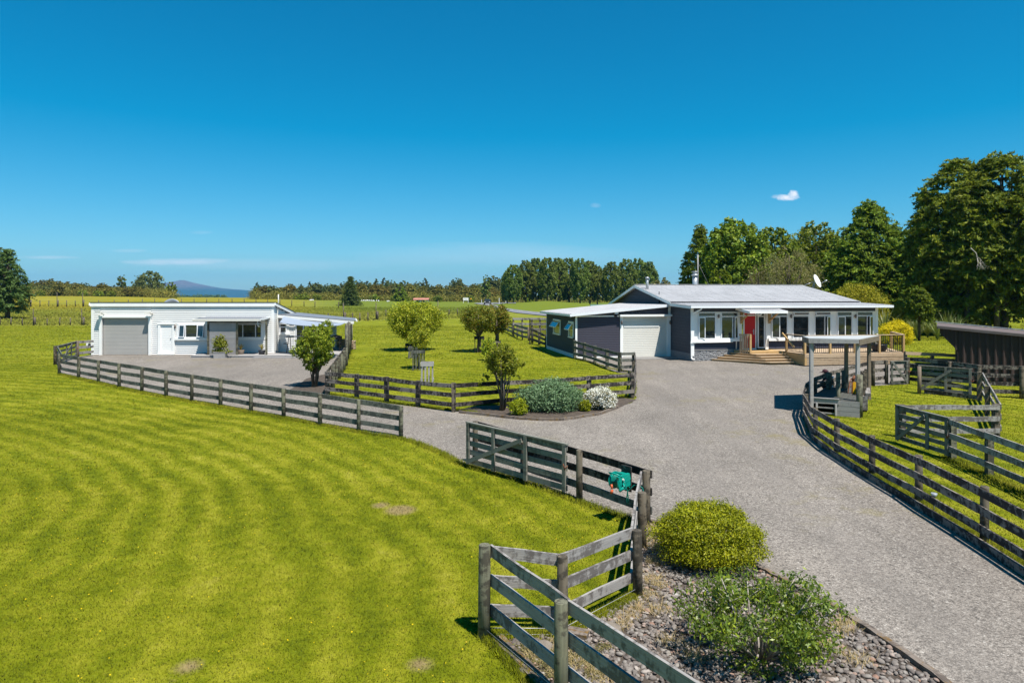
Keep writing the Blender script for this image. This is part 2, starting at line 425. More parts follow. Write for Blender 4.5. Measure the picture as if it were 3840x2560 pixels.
M['roof_grey'] = paint('grey_steel_roof', (.17, .18, .20), .5, .06)
M['roof_dark'] = paint('dark_roof_cap', (.06, .055, .05), .6, .1)
M['roller_grey'] = paint('grey_roller_door', (.36, .345, .32), .5, .04, 1)
M['roller_cream'] = paint('cream_roller_door', (.62, .60, .54), .5, .04, 1)
M['red'] = paint('red_door_paint', (.52, .014, .014), .4, .06)
M['glass'] = mk_glass('window_glass')
M['glass_blue'] = mk_glass('sky_tinted_glass', (.03, .10, .16), .05)  # blue of a reflected sky is put into the pane colour
M['glass_pale'] = paint('pale_grey_green_glass', (.20, .25, .24), .12, .15, 2, .0, .6)  # matt pale grey green pane colour
M['metal'] = paint('galvanised_metal', (.42, .43, .44), .4, .08, 4, .05, .5, .4)
M['darkmetal'] = paint('dark_metal', (.035, .035, .04), .5, .1)
M['fitting'] = paint('bronze_fitting', (.14, .115, .10), .5, .1)
M['black'] = paint('black_plastic', (.016, .015, .017), .45, .1)
M['shed'] = paint('brown_steel_cladding', (.058, .040, .036), .75, .1, spec=.1)
M['shed_roof'] = paint('brown_steel_roof', (.12, .095, .09), .6, .08)
M['sail'] = paint('shade_sail_cloth', (.26, .30, .36), .8, .03)
M['teal'] = paint('teal_plastic', (.004, .26, .20), .35, .08)
M['hose'] = paint('dark_green_hose', (.004, .15, .115), .4, .08)
M['orange'] = paint('orange_plastic', (.55, .11, .04), .4, .05)
M['yellow'] = paint('yellow_paint', (.55, .30, .01), .5, .05)
M['soil'] = paint('bark_mulch', (.075, .058, .045), .95, .4, 9, .8)
M['concrete'] = paint('concrete', (.22, .21, .20), .85, .12)
M['asphalt'] = paint('asphalt', (.17, .17, .185), .85, .12, 1.0, .3)
M['road_paint'] = paint('road_paint', (.55, .55, .55), .6, .05)
M['rock'] = paint('lichen_rock', (.19, .16, .13), .9, .3, 6, .8)
M['terracotta'] = paint('stone_pot', (.22, .17, .13), .8, .15)
M['rust'] = paint('rust_steel', (.16, .06, .03), .8, .3, 9)
M['red_roof'] = paint('faded_red_roof', (.42, .18, .13), .6, .2)
M['green_roof'] = paint('green_roof', (.09, .16, .12), .6, .1)
M['skin'] = paint('skin', (.36, .19, .13), .55, .05)
M['shirt'] = paint('dark_shirt', (.018, .016, .022), .85, .1)
M['cloth_white'] = paint('pale_cloth', (.50, .54, .60), .85, .08)
M['cap'] = paint('maroon_cap', (.045, .012, .018), .8, .1)
M['bark'] = bark('grey_bark', (.07, .055, .04), (.19, .16, .12))
M['bark_pale'] = bark('pale_bark', (.22, .19, .16), (.42, .38, .33))
M['bark_dark'] = bark('dark_bark', (.045, .035, .028), (.12, .095, .07))
t = NT('corrugated_roof_sheet'); p_ = t.obj(); sx_ = t.n('ShaderNodeSeparateXYZ', {'Vector': p_})
n1_ = t.noise(t.scaled(p_, 5, .35, 1), 1.0, 4, .6); n2_ = t.noise(p_, 1.1, 5)
c_ = t.ramp(t.math('ADD', t.math('MULTIPLY', n1_, .5), t.math('MULTIPLY', n2_, .5)), [(.32, (.29, .285, .29)), (.62, (.395, .39, .395))])
fx = t.math('ABSOLUTE', t.math('SUBTRACT', t.math('FRACT', t.math('DIVIDE', sx_.outputs[0], .34)), .5)); fy = t.math('ABSOLUTE', t.math('SUBTRACT', t.math('FRACT', t.math('DIVIDE', sx_.outputs[1], .85)), .5))
dot_ = t.math('MULTIPLY', t.math('LESS_THAN', fx, .11), t.math('LESS_THAN', fy, .05))
lap_ = t.math('LESS_THAN', t.math('ABSOLUTE', t.math('SUBTRACT', t.math('FRACT', t.math('DIVIDE', sx_.outputs[0], 2.6)), .5)), .008)
c_ = t.mix(t.math('MULTIPLY', dot_, .6), c_, (.10, .10, .10)); c_ = t.mix(t.math('MULTIPLY', lap_, .4), c_, (.14, .14, .14))
t.pr(c_, .5, .35); M['roof_white'] = t.m
LF = {}
LF['tarata'] = leaf('green_gloss_leaves', [(.12, .16, .010), (.19, .215, .014), (.06, .09, .008), (.27, .26, .022)], .35, .5, .25)
LF['lime'] = leaf('lime_leaves', [(.20, .24, .012), (.32, .33, .020), (.08, .12, .008), (.42, .38, .03)], .4, .5, .25)
LF['bronze'] = leaf('bronze_green_leaves', [(.11, .135, .010), (.15, .155, .014), (.06, .085, .008), (.26, .16, .025)], .35, .5, .25)
LF['gold'] = leaf('yellow_green_clipped_leaves', [(.14, .16, .003), (.215, .22, .004), (.075, .095, .003), (.29, .27, .006)], .25, .5, .25, .35, 4.0)
LF['blue'] = leaf('blue_green_leaves', [(.075, .145, .062), (.115, .20, .095), (.045, .09, .038), (.19, .28, .15)], .2, .55, .2, .3, 4)
LF['fore'] = leaf('dark_green_gloss_leaves', [(.06, .10, .012), (.10, .145, .014), (.03, .055, .010), (.19, .235, .014)], .3, .42, .35)
LF['cypress'] = leaf('cypress_sprays', [(.065, .102, .010), (.125, .165, .012), (.026, .052, .009), (.20, .225, .015)], .3, .6, .15, .35, .35)
LF['broad'] = leaf('broadleaf_canopy', [(.085, .12, .007), (.14, .17, .010), (.035, .062, .006), (.20, .215, .015)], .3, .5, .25, .3, .4)
LF['poplar'] = leaf('poplar_canopy', [(.075, .112, .016), (.125, .165, .022), (.032, .058, .014), (.175, .205, .034)], .25, .5, .25, .3, .3)
LF['bush'] = leaf('manuka_bush', [(.125, .105, .020), (.175, .135, .028), (.075, .075, .018), (.17, .165, .035)], .15, .7, .1, .3, .15)
LF['bushdark'] = leaf('dark_bush', [(.060, .080, .024), (.10, .112, .032), (.035, .05, .018), (.13, .14, .044)], .15, .7, .1, .3, .15)
LF['brown'] = leaf('brownish_fine_leaves', [(.12, .105, .035), (.16, .13, .055), (.07, .065, .02), (.20, .17, .09)], .25, .6, .15, .25, .5)
LF['golden'] = leaf('golden_conifer', [(.19, .17, .010), (.25, .21, .015), (.11, .105, .008)], .25, .6, .15, .3, .8)
LF['yellow'] = leaf('yellow_dome_leaves', [(.38, .28, .004), (.46, .33, .006), (.25, .20, .004)], .25, .6, .15, .25, 2)
LF['pine'] = leaf('pine_needles', [(.045, .075, .018), (.075, .105, .025), (.025, .045, .014)], .15, .6, .15, .3, .3)
LF['flower'] = leaf('white_blossom', [(.48, .46, .40), (.55, .53, .48), (.36, .34, .27)], .2, .7, .1, .1)
LF['straw'] = leaf('straw', [(.34, .26, .12), (.42, .33, .17), (.26, .20, .08)], .3, .8, .1, .1)
LF['flax'] = leaf('flax_blades', [(.10, .125, .035), (.16, .17, .06), (.06, .08, .025)], .2, .4, .3, .2)
LF['spike'] = leaf('spiky_pot_leaves', [(.20, .20, .03), (.28, .24, .05), (.30, .16, .05)], .2, .4, .3, .2)
LF['stone'] = None
t = NT('river_stone'); i_ = t.isl(); n_ = t.noise(t.pos(), 30, 3)
cc = t.ramp(i_, [(0, (.085, .070, .062)), (.3, (.14, .118, .104)), (.6, (.19, .165, .145)), (.85, (.235, .21, .185)), (.93, (.24, .14, .10)), (1, (.34, .32, .29))])
t.pr(t.mix(1.0, cc, t.ramp(n_, [(.3, .8), (.7, 1.2)]), 'MULTIPLY'), .75, .25, t.bump(n_, .3, .01)); M['stone'] = t.m

# ------------------------------------------------------------------ foliage
def leaf_quads(C, O, L, W, droop=0.0, outw=.8, seed=None):
    """C leaf centres, O outward directions; returns verts and quads"""
    n = len(C); g = rng
    N = O * outw + g.normal(size=(n, 3)) * .75
    N[:, 2] += .25
    N /= np.linalg.norm(N, axis=1)[:, None] + 1e-9
    A = g.normal(size=(n, 3)); A[:, 2] -= droop * 2.2
    A -= N * np.sum(A * N, axis=1)[:, None]; A /= np.linalg.norm(A, axis=1)[:, None] + 1e-9
    B = np.cross(N, A)
    s = g.uniform(.65, 1.3, size=(n, 1))
    l = A * (L * s / 2); w = B * (W * s / 2)
    k = N * (W * s * .18)
    V = np.stack([C - l, C + w - k, C + l, C - w - k], axis=1).reshape(-1, 3)
    Fq = np.arange(n * 4).reshape(n, 4)
    return V, Fq
def blob_leaves(blobs, n, cl=14, shell=.45, sig=.16, up=0.0, plume=0.0):
    """sample leaf positions: clusters on the outer part of ellipsoidal blobs"""
    B = np.array(blobs, float); area = (B[:, 3] * B[:, 4] + B[:, 4] * B[:, 5] + B[:, 3] * B[:, 5])
    m = max(1, n // cl); idx = rng.choice(len(B), m, p=area / area.sum())
    D = rng.normal(size=(m, 3)); D[:, 2] += up; D /= np.linalg.norm(D, axis=1)[:, None]
    r = 1 - shell * rng.random((m, 1)) ** 1.6
    r *= 1 + .10 * np.sin(D[:, :1] * 5 + idx[:, None]) + .10 * np.sin(D[:, 2:3] * 7 + D[:, 1:2] * 4 + idx[:, None] * 1.7)
    CC = B[idx, :3] + D * B[idx, 3:6] * r
    k = np.repeat(np.arange(m), cl)
    sg = (B[idx, 3:6].mean(axis=1) * sig)[k][:, None]
    if plume:
        # each cluster is a flat spray reaching outward and nodding at its tip
        pd = D.copy(); pd[:, 2] = pd[:, 2] * .5 + .12; pd /= np.linalg.norm(pd, axis=1)[:, None]; pd = pd[k]
        s_ = rng.random((len(k), 1)); ln = (plume * rng.uniform(.6, 1.3, m))[k][:, None]
        side = np.cross(pd, [0, 0, 1.0]); side /= np.linalg.norm(side, axis=1)[:, None] + 1e-9
        P = CC[k] + pd * ln * (s_ - .35) + side * rng.normal(size=(len(k), 1)) * ln * .30 * (1.1 - s_) ; P[:, 2] -= (s_[:, 0] ** 2) * ln[:, 0] * .45 + np.abs(rng.normal(size=len(k))) * .05
        O = D[k] * .5; O[:, 2] += .7
        return P, O
    P = CC[k] + rng.normal(size=(len(k), 3)) * sg
    O = D[k]
    return P, O
def prof_blobs(H, z0, prof, nb, br=.42, seed=1, sq=1.0, jit=.12):
    """blobs filling a crown whose radius follows prof [(fraction of height, radius)]"""
    g = random.Random(seed); fs = [p[0] for p in prof]; rs = [p[1] for p in prof]; out = []
    for i in range(nb):
        f = (i + .5) / nb; f = min(.985, max(.01, f + g.uniform(-.03, .03)))
        Rr = float(np.interp(f, fs, rs)); a = i * 2.399 + g.uniform(-.4, .4)
        b = max(Rr * br * g.uniform(.8, 1.2), .12 * max(rs)); d = max(0, Rr - b) * g.uniform(.75, 1.05)
        out.append((math.cos(a) * d, math.sin(a) * d, z0 + f * (H - z0), b, b, b * sq * g.uniform(.85, 1.15)))
    return out
def limbs(mb, blobs, base, r0, count, seed=3, fork=.3, gnarl=.12):
    g = random.Random(seed); bl = list(blobs); g.shuffle(bl)
    top = Vector(base)
    for i, b in enumerate(bl[:count]):
        e = Vector((b[0], b[1], b[2])); s = Vector(base) + Vector((0, 0, (e.z - base[2]) * fork * g.uniform(.4, 1)))
        L = (e - s).length; m1 = s.lerp(e, .33) + Vector((g.uniform(-1, 1), g.uniform(-1, 1), .6)) * L * gnarl
        m2 = s.lerp(e, .68) + Vector((g.uniform(-1, 1), g.uniform(-1, 1), .2)) * L * gnarl * .8
        mb.tube([s, m1, m2, e], [r0 * .5, r0 * .34, r0 * .2, r0 * .06], 5)
def plant(name, label, cat, loc, blobs, n, L, W, mat, trunk=None, tr_r=.1, tr_mat='bark', cl=14, shell=.45, sig=.16, droop=0.0, group=None, nl=10, fork=.3, up=0.0, multi=0, rz=0.0, outw=.8, crownname='crown', plume=0.0):
    T = thing(name, label, cat, loc, rz, group)
    P, O = blob_leaves(blobs, n, cl, shell, sig, up, plume)
    V, Fq = leaf_quads(P, O, L, W, droop, outw)
    np_mesh(crownname, V, Fq, mat, T)
    mb = MB(); top = max(b[2] for b in blobs); zc = min(b[2] for b in blobs)
    if multi:
        g = random.Random(5)
        for i in range(multi):
            b = blobs[(i * 7) % len(blobs)]; a = i * 2.4; s = Vector((math.cos(a) * tr_r * 1.2, math.sin(a) * tr_r * 1.2, -.05))
            e = Vector((b[0], b[1], b[2])); m = s.lerp(e, .5) + Vector((g.uniform(-.1, .1), g.uniform(-.1, .1), .02 * (top - zc)))
            mb.tube([s, m, e], [tr_r * .8, tr_r * .5, tr_r * .15], 5)
    else:
        mb.tube([(0, 0, -.1), (tr_r * .3, 0, top * .3), (0, tr_r * .3, top * .6), (0, 0, top * .93)], [tr_r * 1.25, tr_r * .95, tr_r * .6, tr_r * .12], 7)
    limbs(mb, blobs, (0, 0, zc * .6), tr_r, nl, fork=fork)
    mb.build('trunk', M[tr_mat] if isinstance(tr_mat, str) else tr_mat, T)
    return T
def blades(name, P, h, w, mat, parent=None, lean=.35):
    """upright tapering blades, one triangle each"""
    n = len(P); a = rng.uniform(0, 6.283, n); hh = (h * rng.uniform(.55, 1.35, n))[:, None]; ww = (w * rng.uniform(.7, 1.3, n))[:, None]
    d = np.stack([np.cos(a), np.sin(a), np.zeros(n)], 1); e = rng.normal(size=(n, 3)) * lean; e[:, 2] = 1
    V = np.stack([P - d * ww / 2, P + d * ww / 2, P + e * hh], 1).reshape(-1, 3)
    return np_mesh(name, V, np.arange(n * 3).reshape(n, 3), mat, parent)
def arch_blades(mb, c, n, L, w, spread=.7, seg=4, seed=1):
    g = random.Random(seed)
    for i in range(n):
        a = g.uniform(0, 6.28); s = g.uniform(.15, 1) * spread; l = L * g.uniform(.6, 1.1)
        side = Vector((-math.sin(a), math.cos(a), 0)); pr = None
        for k in range(seg + 1):
            f = k / seg; r = s * l * f * (0.5 + .5 * f); z = l * (f - .45 * s * f * f)
            p = Vector(c) + Vector((math.cos(a) * r, math.sin(a) * r, z)); ww = w * (1 - f ** 2) + .002
            cur = (p - side * ww / 2, p + side * ww / 2)
            if pr: mb.quad([pr[0], pr[1], cur[1], cur[0]])
            pr = cur

# ------------------------------------------------------------------ the setting: ground, gravel, bed, road
def grid_axis(a, b, fine, coarse):
    return sorted(set(np.round(np.concatenate([fine, coarse]), 3)))
ys = [-30, -10, 0] + list(range(2, 14, 2)) + [14] + list(range(16, 38, 2)) + [38] + list(range(42, 135, 6)) + list(range(135, 430, 6)) + list(range(440, 1500, 60)) + [1800, 2600, 4000, 7000, 12000, 20000]
xs = [-20000, -12000, -7000, -4000, -2500, -1500, -1000, -700, -500] + list(range(-400, 401, 10)) + [500, 700, 1000, 1500, 2500, 4000, 7000, 12000, 20000]
XX, YY = np.meshgrid(np.array(xs, float), np.array(ys, float)); ZZ = gz(XX, YY)
V = np.stack([XX.ravel(), YY.ravel(), ZZ.ravel()], 1); nx, ny = len(xs), len(ys)
ii, jj = np.meshgrid(np.arange(nx - 1), np.arange(ny - 1)); a_ = (jj * nx + ii).ravel()
o = np_mesh('ground', V, np.stack([a_, a_ + 1, a_ + nx + 1, a_ + nx], 1), M['grass'], None, True)
tag(o, 'mown green lawn and rough meadow reaching to the horizon', 'ground', kind='structure')

def sheet(name, poly, mat, dz, label, cat, kind='structure', step=2.0, thick=0.0):
    """a ground sheet over a plan polygon, draped on the terrain dz above it"""
    bm = bmesh.new(); vs = [bm.verts.new((x, y, 0)) for x, y in poly]; bm.faces.new(vs)
    x0 = min(p[0] for p in poly); x1 = max(p[0] for p in poly); y0 = min(p[1] for p in poly); y1 = max(p[1] for p in poly)
    def cut(co, no):
        g = bm.verts[:] + bm.edges[:] + bm.faces[:]
        bmesh.ops.bisect_plane(bm, geom=g, plane_co=co, plane_no=no)
    for y in ys:
        if y0 < y < y1: cut((0, y, 0), (0, 1, 0))
    if y1 > 130:
        for x in xs:
            if x0 < x < x1: cut((x, 0, 0), (1, 0, 0))
        # the ground cells are drawn as quads split into triangles: follow closely with extra cuts
        y = math.ceil(y0)
        while y < y1: cut((0, y + .37, 0), (0, 1, 0)); y += 3
    bmesh.ops.triangulate(bm, faces=bm.faces[:])
    for v in bm.verts: v.co.z = gzf(v.co.x, v.co.y) + dz
    me = bpy.data.meshes.new(name); bm.to_mesh(me); bm.free()
    for p in me.polygons: p.use_smooth = True
    o = mesh_obj(name, me, mat); me.flip_normals() if me.polygons[0].normal.z < 0 else None
    return tag(o, label, cat, kind=kind)
def GP(lst): return [tuple(G(u, v).xy) for u, v in lst]
def wig(poly, step=.7, amp=.06, seed=1):
    """uneven edge"""
    g = random.Random(seed); out = []
    for i in range(len(poly)):
        a = Vector(poly[i]); b = Vector(poly[(i + 1) % len(poly)]); L = (b - a).length; n = max(1, int(L / step))
        for k in range(n):
            p = a.lerp(b, k / n); out.append((p.x + g.uniform(-amp, amp), p.y + g.uniform(-amp, amp)))
    return out
gravel_px = [(207, 1366), (262, 1343), (345, 1330), (700, 1326), (1180, 1326), (1302, 1330), (1298, 1371), (1232, 1482), (1338, 1499), (1567, 1529), (1700, 1542), (1790, 1551),
             (1930, 1568), (2100, 1575), (2250, 1552), (2370, 1512), (2384, 1492), (2380, 1400), (2324, 1399), (2277, 1384), (2231, 1365), (2192, 1355), (2160, 1345), (2165, 1320), (2600, 1320), (3396, 1320),
             (3410, 1395), (3400, 1440), (3324, 1444), (3262, 1449), (3174, 1466), (3056, 1518), (3030, 1537), (3016, 1570), (3050, 1652), (3130, 1716), (3262, 1800), (3437, 1905), (3683, 2058),
             (4000, 2270), (4600, 2620), (4400, 3100), (3700, 2700), (3460, 2520), (3173, 2322), (2925, 2183), (2811, 2125), (2700, 2060), (2560, 2000), (2440, 1968), (2402, 1985), (2360, 1942), (2172, 1878),
             (1962, 1803), (1721, 1735), (1660, 1697), (1560, 1655), (1503, 1643), (1345, 1616), (1200, 1592), (1064, 1564), (941, 1543), (827, 1521), (719, 1504), (623, 1487), (532, 1468), (447, 1452),
             (368, 1432), (294, 1417), (230, 1401)]
gravel = wig(GP(gravel_px), .6, .07, 2)
sheet('gravel_drive', gravel, M['gravel'], .012, 'grey crushed stone driveway and yard', 'driveway')
bed_px = [(2440, 1968), (2560, 2000), (2700, 2060), (2811, 2125), (2925, 2183), (3173, 2322), (3460, 2520), (3700, 2700), (4400, 3100), (3300, 3300), (2500, 2950), (2200, 2760), (2010, 2590), (1835, 2392), (2110, 2392), (2240, 2330), (2398, 2240), (2404, 1990)]
bed = GP(bed_px)
sheet('stone_bed_soil', bed, M['soil'], .018, 'brown soil under the river stones of the roadside bed', 'soil')
mulch = wig(GP([(1700, 1540), (1790, 1551), (1930, 1568), (2100, 1576), (2250, 1552), (2330, 1525), (2384, 1500), (2330, 1492), (2200, 1500), (2050, 1515), (1885, 1520), (1790, 1524)]), .4, .05, 4)
sheet('mulch_bed', mulch, M['soil'], .022, 'dark mulch bed along the island fence', 'soil')
mulch2 = wig(GP([(1085, 1462), (1150, 1420), (1235, 1400), (1262, 1405), (1236, 1482), (1180, 1478)]), .4, .06, 5)
sheet('mulch_patch', mulch2, M['soil'], .022, 'dark mulch patch under the shrub at the courtyard corner', 'soil')

def inside(P, poly):
    x, y = P[:, 0], P[:, 1]; r = np.zeros(len(P), bool); n = len(poly); j = n - 1
    for i in range(n):
        xi, yi = poly[i]; xj, yj = poly[j]
        c = ((yi > y) != (yj > y)) & (x < (xj - xi) * (y - yi) / (yj - yi + 1e-12) + xi); r ^= c; j = i
    return r
# grass blades standing in the lawn, denser near the viewer's side of the lawn
house_fp = [(3.0, 39.5), (10.1, 38.2), (13, 35.8), (22, 37.5), (21, 53), (7.5, 53), (2.0, 48)]
cott_fp = [(-27, 42), (-14, 42), (-8.8, 42), (-10, 50), (-26.2, 50)]
Ps = []
for y0, y1, den, h, w in ((6.5, 11, 2400, .030, .012), (11, 16, 1300, .034, .015), (16, 24, 560, .034, .022), (24, 40, 190, .034, .034), (40, 84, 34, .045, .07)):
    wdt = 2 * .95 * y1; N = int((y1 - y0) * wdt * den)
    P = np.stack([rng.uniform(-wdt / 2, wdt / 2, N), rng.uniform(y0, y1, N), np.zeros(N)], 1)
    P = P[np.abs(P[:, 0]) < .82 * P[:, 1] + .8]
    keep = ~inside(P, gravel) & ~inside(P, bed) & ~inside(P, mulch) & ~inside(P, house_fp) & ~inside(P, cott_fp) & ~inside(P, mulch2)
    P = P[keep]; P[:, 2] = gz(P[:, 0], P[:, 1]) - .003
    Ps.append((P, h, w))
Vs = []; 
for P, h, w in Ps:
    n = len(P); a = rng.uniform(0, 6.283, n); hh = (h * rng.uniform(.5, 1.5, n))[:, None]; ww = (w * rng.uniform(.7, 1.3, n))[:, None]
    d = np.stack([np.cos(a), np.sin(a), np.zeros(n)], 1); e = rng.normal(size=(n, 3)) * .5; e[:, 2] = 1
    Vs.append(np.stack([P - d * ww / 2, P + d * ww / 2, P + e * hh], 1).reshape(-1, 3))
Vg = np.concatenate(Vs)
o = np_mesh('lawn_grass', Vg, np.arange(len(Vg)).reshape(-1, 3), M['blade'])
tag(o, 'short mown grass blades of the lawns', 'grass', kind='stuff')
N = 2600; P = np.stack([rng.uniform(-22, 3, N), rng.uniform(7, 26, N) ** 1.0, np.zeros(N)], 1)
kk = np.sin(P[:, 0] * .9 + 1) * np.sin(P[:, 1] * .7) > -.25; P = P[kk & ~inside(P, gravel) & ~inside(P, bed)]; P[:, 2] = gz(P[:, 0], P[:, 1]) + .045
Vf, Ff = leaf_quads(P, np.tile([0, -.3, 1.0], (len(P), 1)), .022, .020, 0, 2.0); tag(np_mesh('lawn_flowers', Vf, Ff, LF['yellow']), 'tiny yellow wild flowers scattered through the lawn', 'flowers', kind='stuff')
# rank grass along fence feet and at the gravel edge
def strip(px, n, spread, seed=0):
    pts = [G(u, v) for u, v in px]; out = []
    L = [(pts[i + 1] - pts[i]).length for i in range(len(pts) - 1)]; tot = sum(L)
    for i in range(len(L)):
        m = int(n * L[i] / tot); f = rng.random(m)[:, None]
        P = np.array(pts[i])[None] * (1 - f) + np.array(pts[i + 1])[None] * f; P[:, :2] += rng.normal(size=(m, 2)) * spread
        out.append(P)
    P = np.concatenate(out); P[:, 2] = gz(P[:, 0], P[:, 1]); return P
P1 = np.concatenate([strip([(222, 1404), (532, 1473), (827, 1526), (1064, 1568), (1345, 1620), (1503, 1645), (1560, 1660), (1660, 1702), (1721, 1738), (1962, 1806), (2172, 1882), (2360, 1945), (2395, 1990)], 26000, .07),
                     strip([(1240, 1482), (1338, 1496), (1567, 1525), (1700, 1538), (1790, 1549)], 5000, .06), strip([(1700, 1520), (2050, 1512), (2371, 1488)], 4000, .06), strip([(2376, 1480), (2376, 1400), (2277, 1380), (2156, 1344)], 4000, .06),
                     strip([(3030, 1560), (3060, 1636), (3138, 1700), (3270, 1782), (3445, 1883), (3691, 2030), (4010, 2225)], 16000, .08),
                     strip([(2395, 2230), (2250, 2315), (2110, 2385), (1830, 2390), (2010, 2585)], 9000, .05),
                     strip([(3560, 1715), (3709, 1785), (3900, 1880)], 4000, .12), strip([(1235, 1478), (1298, 1371), (1322, 1285)], 3000, .1)])
blades_o = blades('edge_grass', P1, .085, .014, M['blade'], None, .35); tag(blades_o, 'longer unmown grass along the fence feet and gravel edges', 'grass', kind='stuff')
# long meadow grass tufts beyond the paddock fence
N = 60000; yy_ = rng.uniform(83, 190, N) ; P = np.stack([rng.uniform(-.8, -.045, N) * yy_, yy_, np.zeros(N)], 1)
lim = np.interp(P[:, 0], [-30, -16], [84.5, 109]); P = P[P[:, 1] > lim]; P[:, 2] = gz(P[:, 0], P[:, 1])
o = blades('meadow_grass', P, .22, .16, M['blade'], None, .5); tag(o, 'long seeding meadow grass beyond the wire fence', 'grass', kind='stuff')

# river stones
def ico(sub=1):
    bm = bmesh.new(); bmesh.ops.create_icosphere(bm, subdivisions=sub, radius=1)
    V = np.array([v.co[:] for v in bm.verts]); Fq = np.array([[v.index for v in f.verts] for f in bm.faces]); bm.free(); return V, Fq
IV, IF = ico(2)
x0, x1 = -1.5, 8.5
N = 46000; P = np.stack([rng.uniform(x0, x1, N), rng.uniform(5.2, 14.0, N), np.zeros(N)], 1)
P = P[inside(P, bed)]
# soil and dry grass show through near the fence at the left
keep = ~((P[:, 0] < .55) & (rng.random(len(P)) < .55)); P = P[keep]
P[:, 2] = gz(P[:, 0], P[:, 1]) + .008 + rng.random(len(P)) * .035
n = len(P); S = (.016 + .026 * rng.random((n, 1)) ** 1.6) * np.stack([rng.uniform(.9, 1.45, n), rng.uniform(.8, 1.1, n), rng.uniform(.45, .75, n)], 1)
an = rng.uniform(0, 6.283, n); tl = rng.normal(size=n) * .3
ca, sa = np.cos(an), np.sin(an)
V = IV[None] * S[:, None, :]; V = V * (1 + .10 * np.sin(IV[None] * 3 + an[:, None, None]))
vz = V[:, :, 2] * np.cos(tl)[:, None] + V[:, :, 0] * np.sin(tl)[:, None]; vx0 = V[:, :, 0] * np.cos(tl)[:, None] - V[:, :, 2] * np.sin(tl)[:, None]
vx = vx0 * ca[:, None] - V[:, :, 1] * sa[:, None]; vy = vx0 * sa[:, None] + V[:, :, 1] * ca[:, None]
V = (np.stack([vx, vy, vz], 2) + P[:, None, :]).reshape(-1, 3)
Fq = (IF[None] + (np.arange(n) * len(IV))[:, None, None]).reshape(-1, 3)
o = np_mesh('river_stones', V, Fq, M['stone'], None, True); tag(o, 'rounded brown grey river stones covering the roadside bed', 'stones', kind='stuff')
# dry straw tufts in the bed
cs = [G(*p) for p in ((2440, 2060), (2462, 2010), (2450, 2120), (2432, 2180), (2470, 2200), (2400, 2290), (2360, 2320), (2330, 2350), (2430, 2240), (2480, 2300), (3150, 2370), (3200, 2480), (3170, 2350), (3090, 2420), (2060, 2440), (2160, 2490), (2090, 2540), (2220, 2520), (2010, 2470), (2250, 2560), (2520, 2420), (2600, 2470), (2440, 1985), (2445, 2030))]
pp = []
for c in cs:
    m = 150; q = np.array(c)[None] + rng.normal(size=(m, 3)) * [.09, .09, 0]; q[:, 2] = gz(q[:, 0], q[:, 1]) + .03; pp.append(q)
o = blades('dry_grass', np.concatenate(pp), .09, .007, LF['straw'], None, .8); tag(o, 'dry straw coloured grass tufts among the stones', 'grass', kind='stuff')
# low weeds near the front fence
pp = []
for k in range(90):
    c = G(rnd.uniform(1950, 2280), rnd.uniform(2420, 2560)); q = np.array(c)[None] + rng.normal(size=(45, 3)) * [.05, .05, .01]; q[:, 2] += .02; pp.append(q)
q = np.concatenate(pp); q = q[inside(q, bed)]
Vv, Ff = leaf_quads(q + [0, 0, .03], np.tile([0, 0, 1.0], (len(q), 1)), .035, .014)
o = np_mesh('ground_weeds', Vv, Ff, LF['brown']); tag(o, 'low weeds creeping over the soil by the front fence', 'weeds', kind='stuff')

# tarred road far off
road_near = [(2180, 1178), (2049, 1175), (1934, 1162), (1880, 1153), (1848, 1143), (1850, 1139.5), (1914, 1138.5), (1935, 1138.5)]
road_far = [(1935, 1135.5), (1914, 1135.5), (1840, 1135.5), (1790, 1136.3), (1776, 1138), (1800, 1142), (1828, 1148), (1863, 1157.5), (1934, 1174), (2049, 1186), (2180, 1195)]
rp = GP(road_near + road_far)
sheet('road', rp, M['asphalt'], .12, 'grey sealed country road curving away between the fields', 'road')
rl = MB()
for (ua, va), (ub, vb) in (((1828, 1144.5), (1846, 1149)), ((1866, 1154), (1884, 1157.5)), ((1900, 1160.5), (1922, 1165)), ((1938, 1167.5), (1962, 1171)), ((1978, 1173), (2000, 1175.5)), ((2016, 1177), (2040, 1180))):
    a, b = G(ua, va), G(ub, vb); a.z += .2; b.z += .2; d = (b - a).normalized(); s_ = Vector((-d.y, d.x, 0)) * .12
    rl.quad([a - s_, b - s_, b + s_, a + s_])
tag(rl.build('road_markings', M['road_paint']), 'white dashed centre line of the far road', 'road marking', kind='structure')

